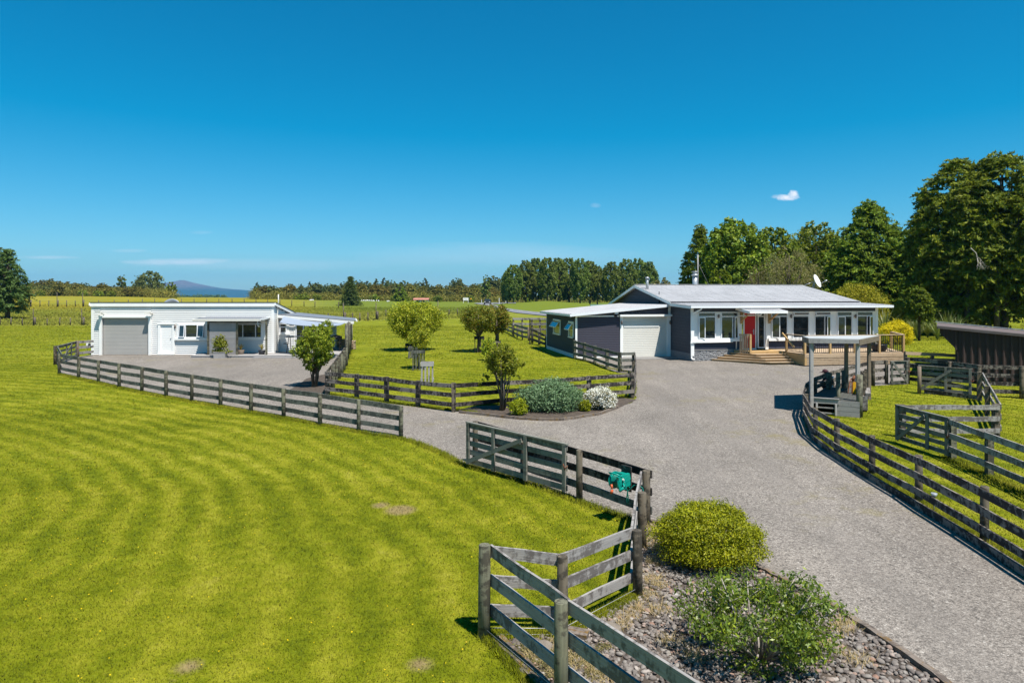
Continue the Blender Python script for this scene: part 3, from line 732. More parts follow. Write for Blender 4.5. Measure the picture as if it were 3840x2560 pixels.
# ------------------------------------------------------------------ fences and gates
def fence(name, label, pts, hs, rails, mr, mp, side=1, pw=.12, square=False, group=None, rh=.15, rt=.035, nopost=(), norail=(), cat='fence', bevel=0, over=.05, rmats=None, cont=False):
    """pts ground points; posts at each, boards nailed to the side (+1 = left of travel)"""
    base = Vector(pts[0]); T = thing(name, label, cat, base, 0, group)
    n = len(pts); hs = hs if isinstance(hs, (list, tuple)) else [hs] * n
    for i, p in enumerate(pts):
        if i in nopost: continue
        h = hs[i]; mb = MB(); lean = Vector((rnd.uniform(-.012, .012), rnd.uniform(-.012, .012), 0))
        if square:
            mb.bar(p + Vector((0, 0, -.2)), p + Vector((0, 0, h)) + lean, pw, pw, up=(pts[min(i + 1, n - 1)] - pts[max(i - 1, 0)]).cross(Vector((0, 0, 1))))
        else:
            r = pw / 2 * rnd.uniform(.92, 1.08)
            mb.tube([p + Vector((0, 0, -.2)), p + Vector((0, 0, h * .5)) + lean * .5, p + Vector((0, 0, h - .012)) + lean, p + Vector((0, 0, h)) + lean], [r * 1.04, r, r * .97, r * .9], 12)
        mb.build('post', M[mp], T, world=True)
    for i in range(n - 1):
        if i in norail: continue
        a, b = Vector(pts[i]), Vector(pts[i + 1]); d = (b - a); d.z = 0; d.normalize()
        nrm = Vector((-d.y, d.x, 0)) * side * (pw / 2 + rt / 2 + .003)
        for k, f in enumerate(rails):
            za, zb = (f * hs[i], f * hs[i + 1]) if not cont else (f, f)
            j = rnd.uniform(-.008, .008)
            e = d * (over if (i == 0 or i == n - 2) else .0)
            mb = MB(); mb.bar(a + nrm + Vector((0, 0, za + j)) - (e if i == 0 else d * .0), b + nrm + Vector((0, 0, zb - j)) + (e if i == n - 2 else d * -.004), rt, rh * rnd.uniform(.95, 1.04), n=4, jit=.007)
            mt = M[(rmats or {}).get((i, k), mr)]
            mb.build('rail', mt, T, world=True, bevel=bevel)
    return T
def gate(name, label, a, b, z0, z1, nb, ups, diag, mat, bh=.12, side=1, cat='gate', latch=True):
    """timber gate between plan points a and b: boards, uprights on the near face, brace"""
    a = Vector(a); b = Vector(b); T = thing(name, label, cat, a)
    d = (b - a); L = d.xy.length; dn = Vector((d.x, d.y, 0)).normalized(); nr = Vector((dn.y, -dn.x, 0)) * side
    sl = (b.z - a.z) / L
    P = lambda s, z, o=0: Vector((a.x + dn.x * s, a.y + dn.y * s, a.z + sl * s + z)) + nr * o
    for k in range(nb):
        z = z0 + bh / 2 + (z1 - z0 - bh) * k / (nb - 1)
        MB().bar(P(0, z), P(L, z), .028, bh, n=3, jit=.002).build('board', M[mat], T, world=True)
    for f in ups:
        s = .05 + f * (L - .1); o = .045
        MB().bar(P(s, z0 - .01, o), P(s, z1 + .01, o), .09, .05, up=tuple(nr)).build('upright', M[mat], T, world=True)
    f0, f1, zz0, zz1 = diag
    MB().bar(P(f0 * L, zz0, .085), P(f1 * L, zz1, .085), .03, .10).build('brace', M[mat], T, world=True)
    MB().bar(P(-.02, z1 + .022, .02), P(L + .02, z1 + .022, .02), .09, .03, up=(0, 0, 1)).build('cap_rail', M[mat], T, world=True)
    if latch:
        mb = MB(); c = P(L - .03, (z0 + z1) / 2 + .06, .10)
        mb.tube([c, c + dn * .07 + Vector((0, 0, -.04)), c + dn * .11 + Vector((0, 0, .02))], .014, 6)
        mb.tube([c + Vector((0, 0, .05)), c + dn * .02, c + dn * .05 + Vector((0, 0, -.08))], .012, 6)
        mb.build('latch', M['rust'], T, world=True)
    return T
R3 = (.915, .60, .27)
f1 = [(222, 1402), (294.7, 1418.8), (368.6, 1434), (447, 1454), (532, 1470.6), (623, 1489), (719, 1506.5), (827, 1523), (941, 1545), (1064, 1566), (1200, 1594), (1345, 1618), (1503, 1642)]
t1 = [1327, 1339, 1351, 1361.6, 1375, 1390, 1404.5, 1421, 1438, 1458, 1475.5, 1498, 1522.5]
fp = [G(u, v) for u, v in f1]; hh = [(b[1] - t) / F * p.y for b, t, p in zip(f1, t1, fp)]
fence('rail_fence', 'long grey green three rail fence between the striped left lawn and the gravel courtyard', fp, hh, R3, 'rail_grey', 'post_green', 1, .13, group='three rail timber fences', over=0)
pa = [G(207, 1366), G(222, 1402)]
fence('rail_fence', 'short end length of rail fence joining the left gate post to the long courtyard fence', pa, [1.0, 1.0], R3, 'rail_grey', 'post_brown', 1, .15, group='three rail timber fences', nopost=(1,), over=0)
g0, g1 = G(214, 1367), G(283, 1344)
gate('field_gate', 'small braced timber gate at the far left end of the courtyard beside the white cottage', g0, g1, .12, .98, 4, (0, .45, .72, 1), (.15, .72, .18, .92), 'rail_grey', .11, 1)
fence('rail_fence', 'short rail fence from the left gate post to the corner of the white cottage', [G(291, 1341), G(344, 1334)], [1.02, .98], R3, 'rail_light', 'post_tan', -1, .17, group='three rail timber fences', nopost=(1,), over=0)
# courtyard side fence
c0 = Vector((-7.36, 27.5, gzf(-7.36, 27.5))); c1 = Vector((-8.78, 36.2, gzf(-8.78, 36.2)))
fence('rail_fence', 'close posted rail fence running from the island corner back to the patio trellis', [c0.lerp(c1, k / 6) for k in range(7)], 1.0, R3, 'rail_dark', 'post_green', 1, .16, group='three rail timber fences', nopost=(0,))
# island front fence
f3 = [(1228, 1480), (1338, 1492), (1450, 1509), (1567, 1525), (1701, 1545), (1885, 1526), (2050, 1512), (2208, 1501), (2371, 1492)]
t3 = [1392, 1402, 1412, 1427, 1435, 1426, 1419, 1409, 1396]
fp = [G(u, v) for u, v in f3]; hh = [(b[1] - t) / F * p.y for b, t, p in zip(f3, t3, fp)]
fence('rail_fence', 'dark lichen stained three rail fence along the front of the lawn island behind the shrubs', fp, hh, R3, 'rail_dark', 'post_brown', -1, .14, True, group='three rail timber fences',
      rmats={(4, 0): 'rail_black', (4, 1): 'rail_black', (4, 2): 'rail_black', (5, 0): 'rail_dark', (5, 1): 'rail_black', (5, 2): 'rail_black'})
fp4 = [G(2371, 1492), G(2378, 1440), G(2375, 1394)]
fence('rail_fence', 'short edge on rail fence joining the island corner post to the garage fence', fp4, [1.02, 1.0, .98], R3, 'rail_dark', 'post_brown', -1, .13, True, group='three rail timber fences', nopost=(0,))
f4 = [(2375, 1394), (2324.5, 1396), (2277, 1380), (2231, 1361), (2192, 1351), (2156, 1343)]; t4 = [1337, 1320, 1308, 1296, 1284, 1275]
fp = [G(u, v) for u, v in f4]; hh = [(b[1] - t) / F * p.y for b, t, p in zip(f4, t4, fp)]; hh[0] = hh[1]
fence('rail_fence', 'dark rail fence climbing back from the island corner to the grey house garage', fp, hh, R3, 'rail_grey', 'post_green', 1, .14, True, group='three rail timber fences', nopost=(0,))
# fences behind the island lawn
f5 = [(1981.6, 1278), (1959, 1274), (1940, 1265), (1921.6, 1254), (1905, 1246), (1880, 1238)]; t5 = [1226, 1222, 1216, 1212, 1210, 1206]
fp = [G(u, v) for u, v in f5]; hh = [(b[1] - t) / F * p.y for b, t, p in zip(f5, t5, fp)]
fence('rail_fence', 'rail fence curving away over the lawn rise behind the two small trees', fp, hh, R3, 'rail_grey', 'post_tan', 1, .13, group='three rail timber fences', rh=.17)
f5b = [(1996, 1286), (2022, 1293), (2048, 1301)]; t5b = [1229, 1240, 1254]
fp = [G(u, v) for u, v in f5b]; hh = [(b[1] - t) / F * p.y for b, t, p in zip(f5b, t5b, fp)]
fence('rail_fence', 'short rail fence in front of the trellis at the rear corner of the garage', fp, hh, R3, 'rail_dark', 'post_brown', -1, .2, group='three rail timber fences', rh=.17)
fp = [at(u, 1199, 62) for u in (1925, 1958, 1995, 2025, 2060, 2120)]; fp = [Vector((p.x, p.y, gzf(p.x, p.y))) for p in fp]
fence('rail_fence', 'pale rail fence crossing behind the garage near the far road', fp, 1.7, (.93, .66, .38), 'rail_light', 'post_tan', -1, .16, group='three rail timber fences', rh=.2)
# long curved fence of the stock yard
f6 = [(3404, 1438), (3324, 1441), (3274, 1447), (3174, 1463), (3112, 1487), (3056, 1514), (3033, 1532), (3023, 1566), (3057, 1639), (3138, 1702), (3270, 1784), (3445, 1885), (3691, 2035), (4010, 2235), (4500, 2560)]
t6 = [None, 1350, 1353, None, None, None, 1438, 1476, 1528, 1569, 1632, 1706, 1822, 1985, None]
fp = [G(u, v) for u, v in f6]; hh = []
for (u, v), tt, p in zip(f6, t6, fp): hh.append(.95 if tt is None else (v - tt) / F * p.y)
fence('rail_fence', 'long dark rail fence sweeping in a curve along the right edge of the gravel drive', fp[1:], hh[1:], R3, 'rail_dark', 'post_brown', -1, .15, group='three rail timber fences')
# timber kerb below it
kp = [G(u, v) for u, v in [(3030, 1540), (3017, 1570), (3049, 1652), (3130, 1716), (3262, 1800), (3437, 1905), (3683, 2058), (4000, 2270), (4500, 2600)]]
T = thing('timber_kerb', 'dark sleeper kerb under the curved fence along the right edge of the gravel', 'kerb', kp[0])
for i in range(len(kp) - 1):
    a, b = kp[i], kp[i + 1]
    MB().bar(a + Vector((0, 0, .05)), b + Vector((0, 0, .05)), .06, .2, n=3, jit=.008).build('sleeper', M['rail_dark'], T, world=True)
# timber edging of the stone bed
kp = [G(u, v) for u, v in [(2440, 1962), (2490, 1976), (2560, 1998), (2700, 2058), (2811, 2120), (2925, 2176), (3050, 2243), (3173, 2314), (3300, 2400), (3460, 2510), (3700, 2690)]]
T = thing('timber_edging', 'mossy brown sleeper edging between the river stones and the gravel drive', 'edging', kp[0])
for i in range(len(kp) - 1):
    a, b = kp[i], kp[i + 1]
    MB().bar(a + Vector((0, 0, .02)), b + Vector((0, 0, .02)), .09, .12, n=5, jit=.012).build('sleeper', M['edging'], T, world=True)
kp = [G(u, v) for u, v in [(1722, 1549), (1800, 1557), (1930, 1572), (2020, 1578), (2110, 1578), (2250, 1556), (2320, 1530)]]
T = thing('timber_edging', 'low dark timber edging curving round the mulch bed of the lawn island', 'edging', kp[0])
for i in range(len(kp) - 1):
    MB().bar(kp[i] + Vector((0, 0, .03)), kp[i + 1] + Vector((0, 0, .03)), .07, .14, n=3, jit=.01).build('sleeper', M['edging'], T, world=True)
# gate leaf folded against its fence, and the fence behind it with the hose reel
f12 = [(1782, 1741), (1962, 1802), (2172.6, 1877.5), (2424, 1970)]; fp = [G(u, v) for u, v in f12]
fence('rail_fence', 'blackened rail fence beside the gravel behind the folded gate and green hose reel', fp, [1.10, 1.09, 1.09, 1.06], R3, 'rail_black', 'post_brown', 1, .145, group='three rail timber fences', bevel=.004,
      rmats={(0, 2): 'rail_grey', (1, 2): 'rail_grey', (2, 2): 'rail_grey'})
FH = fp
gate('field_gate', 'wide grey green braced gate folded back against the fence beside the striped lawn', G(1755, 1752), G(2127, 1862), .12, 1.12, 5, (0, .29, .63, 1), (.01, .60, .16, 1.02), 'gate', .12)
# near fence
K = [G(2424, 1970), G(2408, 2055), G(2392, 2237), G(2109, 2393), G(1815, 2390)]
fence('rail_fence', 'pale grey rail fence seen end on between the lawn and the clipped yellow green bush', K[:3], [1.06, .98, .98], R3, 'rail_light', 'post_brown', -1, .15, group='three rail timber fences', bevel=.004, nopost=(0,), over=.0)
K2 = K[2:]
fence('rail_fence', 'pale grey rail fence bending in a shallow V across the near lawn corner', K2, [1.0, 1.06, 1.18], (.915, .60, .27), 'rail_light', 'post_brown', -1, .15, group='three rail timber fences', bevel=.004, nopost=(0, 2), over=.0)
k4 = Vector((.53, 7.33, 0)); k5 = k4 + (k4 - K[4]) * 1.5; k6 = k5 + (k4 - K[4])
fence('rail_fence', 'nearest pale grey rail fence running diagonally out of the picture over the stone bed', [K[4], k4, k5, k6], [1.2, 1.12, 1.12, 1.12], (.93, .61, .28), 'rail_light', 'post_green', 1, .16, group='three rail timber fences', bevel=.005, over=.0)
# stay wires under the near fence
mb = MB()
for z in (.05, .13):
    for i in (0, 1): mb.tube([K2[i] + Vector((0, 0, z)), K2[i + 1] + Vector((0, 0, z))], .004, 4)
    mb.tube([K[4] + Vector((0, 0, z)), k4 + Vector((0, 0, z)), k5 + Vector((0, 0, z))], .004, 4)
tag(mb.build('fence_wire', M['metal']), 'thin wires strung low along the nearest fence above the soil', 'wire')
# mossy boards and stones by the front post
a, b = G(1850, 2400), G(2040, 2600)
tag(MB().bar(a + Vector((.05, 0, .03)), b + Vector((.05, 0, .03)), .16, .07, n=4, jit=.01).build('mossy_board', M['edging']), 'flat mossy board on the soil right of the front fence post', 'board')
tag(MB().bar(G(2085, 2385) + Vector((.1, 0, .06)), G(2170, 2400) + Vector((.12, 0, .05)), .18, .1, n=2).build('mossy_block', M['edging']), 'short mossy timber block lying behind the second front post', 'timber')

def rock(label, c, s, seed):
    V, Fq = ico(3); g = np.random.default_rng(seed); ph = g.uniform(0, 6, 6)
    k = 1 + .12 * np.sin(V[:, :1] * 3 + ph[0]) + .1 * np.sin(V[:, 1:2] * 4 + ph[1]) + .07 * np.sin(V[:, 2:3] * 6 + ph[2] + V[:, :1] * 5)
    V = V * k * np.array(s)
    o = np_mesh('rock', V, Fq, M['rock'], None, True); o.location = c; tag(o, label, 'rock'); return o
rock('large lichened brown rock among the river stones under the second rail', G(2285, 2370) + Vector((0, 0, .03)), (.17, .13, .09), 1)
rock('reddish brown rock beside the front fence boards', G(2040, 2440) + Vector((0, 0, .02)), (.14, .12, .10), 2)
rock('brown rock under the lower rail of the front fence', G(1965, 2415) + Vector((0, 0, .02)), (.12, .12, .08), 3)

# yard fences at the right
g0, g1 = G(3338, 1443), G(3402, 1441)
gate('yard_gate', 'small braced yard gate beside the deck behind the loading shelter', g0, g1, .05, 1.02, 4, (0, 1), (.08, .92, 1.0, .12), 'rail_grey', .12)
R4 = (.94, .68, .43, .19)
f7 = [(3404, 1439), (3560, 1462), (3672, 1487), (3831, 1495), (4000, 1500)]; fp = [G(u, v) for u, v in f7]
fence('rail_fence', 'four rail yard fence across the front of the brown steel shed', fp, [1.18, 1.2, 1.25, 1.28, 1.28], R4, 'rail_dark', 'post_brown', 1, .16, group='four rail yard fences', rh=.16)
a, b = G(3446, 1474), G(3644, 1492)
gate('yard_gate', 'wide braced yard gate standing open in front of the brown steel shed fence', a, b, .14, 1.12, 5, (0, .52, 1), (.03, .62, .18, 1.05), 'gate', .115)
tag(MB().tube([G(3454, 1478) + Vector((0, 0.12, -.1)), G(3454, 1478) + Vector((0, .12, 1.12))], .07, 10).build('gate_post', M['post_tan']), 'tan round post behind the left end of the wide yard gate', 'post')
a, b = G(3466, 1477), G(3676, 1503)
tag(MB().bar(a + Vector((0, 0, .12)), b + Vector((0, 0, .12)), .04, .16, n=3).build('ground_board', M['rail_dark']), 'low board on the grass beneath the wide yard gate', 'board')
f9 = [(3674, 1502), (3702, 1556), (3738, 1636)]; fp = [G(u, v) for u, v in f9]
fence('rail_fence', 'short pale rail fence seen nearly end on between the two yard gates', fp, [1.1, 1.0, .98], R3, 'rail_light', 'post_brown', 1, .15, True, group='three rail timber fences')
f10 = [(3382, 1640), (3560, 1640), (3733, 1640)]; fp = [G(u, v) for u, v in f10]
fence('rail_fence', 'pale rail fence crossing the yard behind the braced gate', fp, .98, (.93, .58, .22), 'rail_light', 'post_brown', -1, .16, True, group='three rail timber fences', nopost=(1,), rh=.14)
a, b = G(3364, 1658), G(3561, 1722)
gate('yard_gate', 'braced yard gate hung open toward the pale diagonal rail fence', a, b, .10, 1.06, 5, (0, .63, 1), (.05, .60, .12, .98), 'gate', .115)
f11 = [(3572, 1722), (3709, 1783), (3880, 1862), (4150, 1990)]; fp = [G(u, v) for u, v in f11]
fence('rail_fence', 'pale rail fence running diagonally out of the right side of the yard', fp, [1.05, 1.05, 1.06, 1.06], (.93, .60, .27), 'rail_light', 'post_green', -1, .14, True, group='three rail timber fences', bevel=.004)
fp = [Vector(((u - CX) / F * 33.5, 33.5, gzf(18, 33.5) + .07)) for u in (3396, 3496, 3606)]
fence('rail_fence', 'brown and tan rail fence between the deck corner and the brown steel shed', fp, [1.02, .95, .86], (.93, .66, .38), 'tan_grey', 'post_brown', -1, .12, True, group='three rail timber fences',
      rmats={(0, 1): 'rail_black', (0, 2): 'rail_grey', (1, 2): 'rail_grey'})

# paddock wire fences far off
def wire_fence(label, px, tall=(), n_w=4, h=1.1, r=.06, pxh=None, every=None):
    pts = [G(u, v) for u, v in px]; T = thing('wire_fence', label, 'fence', pts[0], 0, 'post and wire paddock fences')
    P = []
    for i in range(len(pts) - 1):
        a, b = pts[i], pts[i + 1]; L = (b - a).length; n = max(1, round(L / every)) if every else 1
        for k in range(n): P.append(a.lerp(b, k / n))
    P.append(pts[-1])
    for i, p in enumerate(P):
        p.z = gzf(p.x, p.y); big = i in tall; mb = MB()
        mb.tube([p + Vector((0, 0, -.2)), p + Vector((rnd.uniform(-.03, .03), 0, h * (1.08 if big else rnd.uniform(.92, 1.05))))], r * (1.9 if big else 1), 6)
        mb.build('post', M['post_brown'], T, world=True)
        if big:
            MB().tube([p + Vector((-.25, .05, -.2)), p + Vector((-.25, .05, h * 2.2))], r * .8, 6).build('tall_post', M['post_brown'], T, world=True)
    mb = MB()
    for k in range(n_w):
        mb.tube([p + Vector((0, 0, h * (k + 1) / (n_w + .4))) for p in P], .006, 3, cap=False)
    mb.build('wires', M['darkmetal'], T, world=True)
    return T
wire_fence('post and wire fence along the mown edge of the left paddock', [(-80, 1219), (1, 1219), (41, 1219), (84, 1219.5), (131, 1220), (177, 1220), (224, 1220), (264, 1219), (313, 1219), (352, 1218), (400, 1218)], (4, 8), h=.95, r=.07)
wire_fence('post and wire fence across the meadow behind the cottage patio', [(1100, 1212), (1165, 1210), (1230, 1207), (1294, 1204), (1322, 1204), (1349, 1203), (1380, 1203), (1416, 1198), (1447, 1187), (1500, 1184), (1560, 1183), (1600, 1182), (1647, 1182), (1684, 1181), (1716, 1180), (1760, 1180)], (3, 7, 12), h=1.2, r=.09)
wire_fence('far post and wire fence below the buttercup rise', [(-60, 1151), (17, 1151), (50, 1151), (82, 1150.5), (115, 1151), (150, 1150), (183, 1150), (217, 1151), (250, 1151), (282, 1150), (313, 1150), (370, 1149), (428, 1147), (481, 1146), (534, 1145), (580, 1144), (630, 1143), (680, 1142), (728, 1141), (775, 1141), (821, 1141), (870, 1141), (916, 1141), (960, 1142), (1004, 1143), (1050, 1144), (1094, 1147), (1140, 1150), (1181, 1153), (1270, 1155)], (4, 7, 10), h=1.7, r=.11, n_w=4)

# ------------------------------------------------------------------ building helpers
def boards(mb, p0, p1, z0, z1, pitch=.13, lap=.042, top=None):
    """lapped horizontal boards on a wall line p0->p1 (outside on the right hand); top(s) gives a raked top"""
    p0 = Vector((*p0, 0)); p1 = Vector((*p1, 0)); L = (p1 - p0).length; d = (p1 - p0) / L; nr = Vector((d.y, -d.x, 0))
    z = z0
    while z < z1 - 1e-4:
        zt = min(z + pitch, z1); s0, s1 = 0.0, L
        if top:
            N = 60; ok = [i / N * L for i in range(N + 1) if top(i / N * L) >= zt - .01]
            if not ok: z = zt; continue
            s0, s1 = ok[0], ok[-1]
        a, b = p0 + d * s0, p0 + d * s1
        q = [a + nr * lap, b + nr * lap, b + nr * .002, a + nr * .002]
        mb.quad([q[0] + Vector((0, 0, z)), q[1] + Vector((0, 0, z)), q[2] + Vector((0, 0, zt)), q[3] + Vector((0, 0, zt))], [(s0, z), (s1, z), (s1, zt), (s0, zt)])
        mb.quad([a + Vector((0, 0, z)), b + Vector((0, 0, z)), q[1] + Vector((0, 0, z)), q[0] + Vector((0, 0, z))])
        z = zt
    return mb
def wallpoly(mb, pts):
    """flat wall polygon, uv in metres"""
    a = Vector(pts[0]); b = Vector(pts[1]); d = Vector((b.x - a.x, b.y - a.y, 0)).normalized()
    mb.quad(pts, [((Vector(p) - a).dot(d), p[2]) for p in pts]); return mb
def corr(mb, e0, e1, dirv, pitch=.1, amp=.011, th=.03):
    """corrugated sheet: eave line e0->e1, running along dirv (vector to the top edge)"""
    e0 = Vector(e0); e1 = Vector(e1); dv = Vector(dirv); L = (e1 - e0).length; d = (e1 - e0) / L; nm = d.cross(dv).normalized()
    if nm.z < 0: nm = -nm
    n = int(L / pitch * 4); pa = None; pu = None
    for i in range(n + 1):
        s = L * i / n; a = amp * (0, 1, 0, -1)[i % 4]
        p = e0 + d * s + nm * a; q = p + dv
        if pa: mb.quad([pa[0], p, q, pa[1]], [(0, 0)] * 4, 0, True); mb.quad([pa[0] - nm * th, pa[1] - nm * th, q - nm * th, p - nm * th], None, 0)
        pa = (p, q)
    return mb
def plank(mb, pts, th):
    """thin slab from a plan-ish quad, thickness th downward"""
    P = [Vector(p) for p in pts]; Q = [p - Vector((0, 0, th)) for p in P]
    mb.quad(P); mb.quad(Q[::-1])
    for i in range(len(P)): j = (i + 1) % len(P); mb.quad([Q[i], Q[j], P[j], P[i]])
    return mb
def window(T, x0, x1, z0, z1, y, fr=.05, dep=.05, muls=(), trans=None, sash=None, mat='trim', gm='glass', casing=0, out=-1):
    """window in a wall at constant y facing -y: frame, panes; muls = vertical bars, trans = height of a cross bar"""
    W = MB(); ya = y - dep
    W.b2(x0, x0 + fr, ya, y, z0, z1); W.b2(x1 - fr, x1, ya, y, z0, z1)
    W.b2(x0 + fr, x1 - fr, ya, y, z1 - fr, z1); W.b2(x0 + fr, x1 - fr, ya, y, z0, z0 + fr)
    zt = z1
    if trans: W.b2(x0 + fr, x1 - fr, ya + .002, y, trans - .03, trans + .03); zt = trans
    for m in muls: W.b2(m - .025, m + .025, ya + .003, y, z0 + fr, (zt - .03) if trans else z1 - fr)
    f = W.build('window', M[mat], T)
    g = MB(); yg = y - dep * .35
    if trans:
        g.quad([(x0 + fr, yg, trans), (x1 - fr, yg, trans), (x1 - fr, yg, z1 - fr), (x0 + fr, yg, z1 - fr)])
        g.quad([(x0 + fr, yg, z0 + fr), (x1 - fr, yg, z0 + fr), (x1 - fr, yg, trans), (x0 + fr, yg, trans)])
    else:
        g.quad([(x0 + fr, yg, z0 + fr), (x1 - fr, yg, z0 + fr), (x1 - fr, yg, z1 - fr), (x0 + fr, yg, z1 - fr)])
    g.build('pane', M[gm], f)
    return f
def sash(f, x0, x1, z0, z1, y, ang=18, hinge='top', mat='trim'):
    """opened sash standing out of the frame"""
    w = x1 - x0; h = z1 - z0; mb = MB(); fr = .045
    if hinge == 'top':
        mx = Matrix.Translation((x0, y, z1)) @ Matrix.Rotation(R(-ang), 4, 'X'); P = lambda a, b, c: tuple(mx @ Vector((a, b, -c)))
        def bx(a0, a1, c0, c1, m, t=.03):
            q = [P(a0, -t, c0), P(a1, -t, c0), P(a1, -t, c1), P(a0, -t, c1)]; r = [P(a0, 0, c0), P(a1, 0, c0), P(a1, 0, c1), P(a0, 0, c1)]
            m.quad(q[::-1]); m.quad(r)
            for i in range(4): j = (i + 1) % 4; m.quad([q[i], q[j], r[j], r[i]])
        bx(0, fr, 0, h, mb); bx(w - fr, w, 0, h, mb); bx(fr, w - fr, 0, fr, mb); bx(fr, w - fr, h - fr, h, mb)
        g = MB(); g.quad([P(fr, -.015, fr), P(fr, -.015, h - fr), P(w - fr, -.015, h - fr), P(w - fr, -.015, fr)])
    else:
        sgn = 1 if hinge == 'left' else -1; xo = x0 if hinge == 'left' else x1
        mx = Matrix.Translation((xo, y, z0)) @ Matrix.Rotation(R(-ang * sgn), 4, 'Z'); P = lambda a, b, c: tuple(mx @ Vector((a * sgn, b, c)))
        def bx(a0, a1, c0, c1, m, t=.03):
            q = [P(a0, -t, c0), P(a1, -t, c0), P(a1, -t, c1), P(a0, -t, c1)]; r = [P(a0, 0, c0), P(a1, 0, c0), P(a1, 0, c1), P(a0, 0, c1)]
            m.quad(q); m.quad(r[::-1])
            for i in range(4): j = (i + 1) % 4; m.quad([q[j], q[i], r[i], r[j]])
        bx(0, fr, 0, h, mb); bx(w - fr, w, 0, h, mb); bx(fr, w - fr, 0, fr, mb); bx(fr, w - fr, h - fr, h, mb)
        g = MB(); g.quad([P(fr, -.015, fr), P(w - fr, -.015, fr), P(w - fr, -.015, h - fr), P(fr, -.015, h - fr)])
    s = mb.build('sash', M[mat], f); 
    g.build('sash_pane', M['glass'], f)
    return s
def roller(mb, x0, x1, z0, z1, y, pitch=.085, d=.012):
    n = int((z1 - z0) / pitch); 
    for i in range(n):
        a = z0 + (z1 - z0) * i / n; b = z0 + (z1 - z0) * (i + 1) / n; k = (b - a)
        for (za, ya), (zb, yb) in (((a, 0), (a + k * .15, -d)), ((a + k * .15, -d), (a + k * .85, -d)), ((a + k * .85, -d), (b, 0))):
            mb.quad([(x0, y + ya, za), (x1, y + ya, za), (x1, y + yb, zb), (x0, y + yb, zb)])
    return mb
def wall_lamp(T, x, y, z):
    m = MB(); m.b2(x - .03, x + .03, y - .03, y, z - .05, z + .05); m.tube([(x, y - .09, z - .11), (x, y - .09, z + .11)], .045, 10)
    m.build('wall_lamp', M['fitting'], T)

# ------------------------------------------------------------------ white cottage (local x right, y back, z up from its ground)
S = 42.5 / F
WX = lambda u: (u - 345) * S
WZ = lambda v, Y=42.5: EYE - (v - HOR) / F * Y - .7
T = thing('cottage', 'long low white weatherboard cottage with a grey roller door and a patio roof', 'cottage', (WX(0) + (0 - CX) / F * 42.5 - WX(0) + 345 * S, 42.5, .7))
w = WX(1026); HT = WZ(1141)
# front wall around the openings
gx0, gx1, gz1 = WX(386), WX(559), WZ(1192)
m = MB()
boards(m, (0, 0), (gx0 - .15, 0), .03, HT); boards(m, (gx0 - .15, 0), (gx1 + .15, 0), gz1 + .12, HT)
boards(m, (gx1 + .15, 0), (w, 0), .03, HT)
z_b = 3.25 - 3.5 * .19
boards(m, (w, 0), (w, 3.5), .03, HT, top=lambda s: HT - .19 * s)
boards(m, (0, 4.6), (0, 0), .03, HT, top=lambda s: HT - .19 * (4.6 - s))
boards(m, (w, 4.6), (0, 4.6), .03, 2.3)
m.build('wall', M['cottage_white'], T)
m = MB(); m.b2(-.03, .12, -.035, .0, 0, HT); m.b2(w - .12, w + .03, -.035, .0, 0, HT); m.b2(w + .0, w + .035, -.03, .12, 0, HT); m.b2(-.035, 0, -.03, .12, 0, HT)
m.build('corner_board', M['white'], T)
m = MB(); m.b2(-.08, w + .12, -.115, -.08, HT - .13, HT + .10); m.build('fascia', M['white'], T)
m = MB(); plank(m, [(-.1, -.13, HT + .145), (w + .18, -.13, HT + .145), (w + .18, 4.9, HT - .78), (-.1, 4.9, HT - .78)], .05)
ro = m.build('roof', M['roof_dark'], T)
for x in (w + .15, -.07): MB().bar((x, -.17, HT + .02), (x, 4.85, HT - .92), .035, .17).build('bargeboard', M['white'], T)
m = MB(); m.b2(-.05, w, -.10, 0, HT - .005, HT + .01); m.build('soffit', M['white'], T)
# garage door
m = MB(); m.b2(gx0 - .17, gx0 - .02, -.13, -.0, 0, gz1 + .10); m.b2(gx1 + .02, gx1 + .17, -.13, 0, 0, gz1 + .10); m.b2(gx0 - .2, gx1 + .2, -.14, 0, gz1 + .02, gz1 + .14)
d = roller(MB(), gx0 - .02, gx1 + .02, .02, gz1 + .03, .06).build('garage_door', M['roller_grey'], T); m.build('door_frame', M['white'], d)
# person door
dx0, dx1, dz1 = WX(604), WX(648), WZ(1216)
m = MB(); m.b2(dx0 - .16, dx0, -.10, 0, .1, dz1 + .1); m.b2(dx1, dx1 + .16, -.10, 0, .1, dz1 + .1); m.b2(dx0 - .18, dx1 + .18, -.12, 0, dz1, dz1 + .10); m.b2(dx0 - .16, dx1 + .16, -.16, 0, .03, .12)
d = MB().b2(dx0, dx1, -.035, .01, .12, dz1).build('door', M['white'], T); m.build('door_frame', M['white'], d)
MB().tube([(dx1 - .1, -.09, 1.05), (dx1 - .1, -.04, 1.05)], .03, 8).build('handle', M['metal'], d)
wall_lamp(T, WX(659), -.02, WZ(1224))
# window with opened side sashes
x0, x1, z0, z1 = WX(672), WX(770), WZ(1266), WZ(1216)
f = window(T, x0, x1, z0, z1, -.03, .05, .07, muls=(WX(697.5), WX(742)))
sash(f, x0 + .04, WX(696), z0 + .04, z1 - .03, -.105, 6); sash(f, WX(743), x1 - .04, z0 + .04, z1 - .03, -.105, 7)
m = MB(); m.b2(x0 - .14, x0, -.05, 0, z0 - .1, z1 + .1); m.b2(x1, x1 + .14, -.05, 0, z0 - .1, z1 + .1); m.b2(x0 - .14, x1 + .14, -.06, 0, z1, z1 + .08); m.b2(x0 - .2, x1 + .16, -.17, 0, z0 - .14, z0)
m.build('frame', M['white'], f)
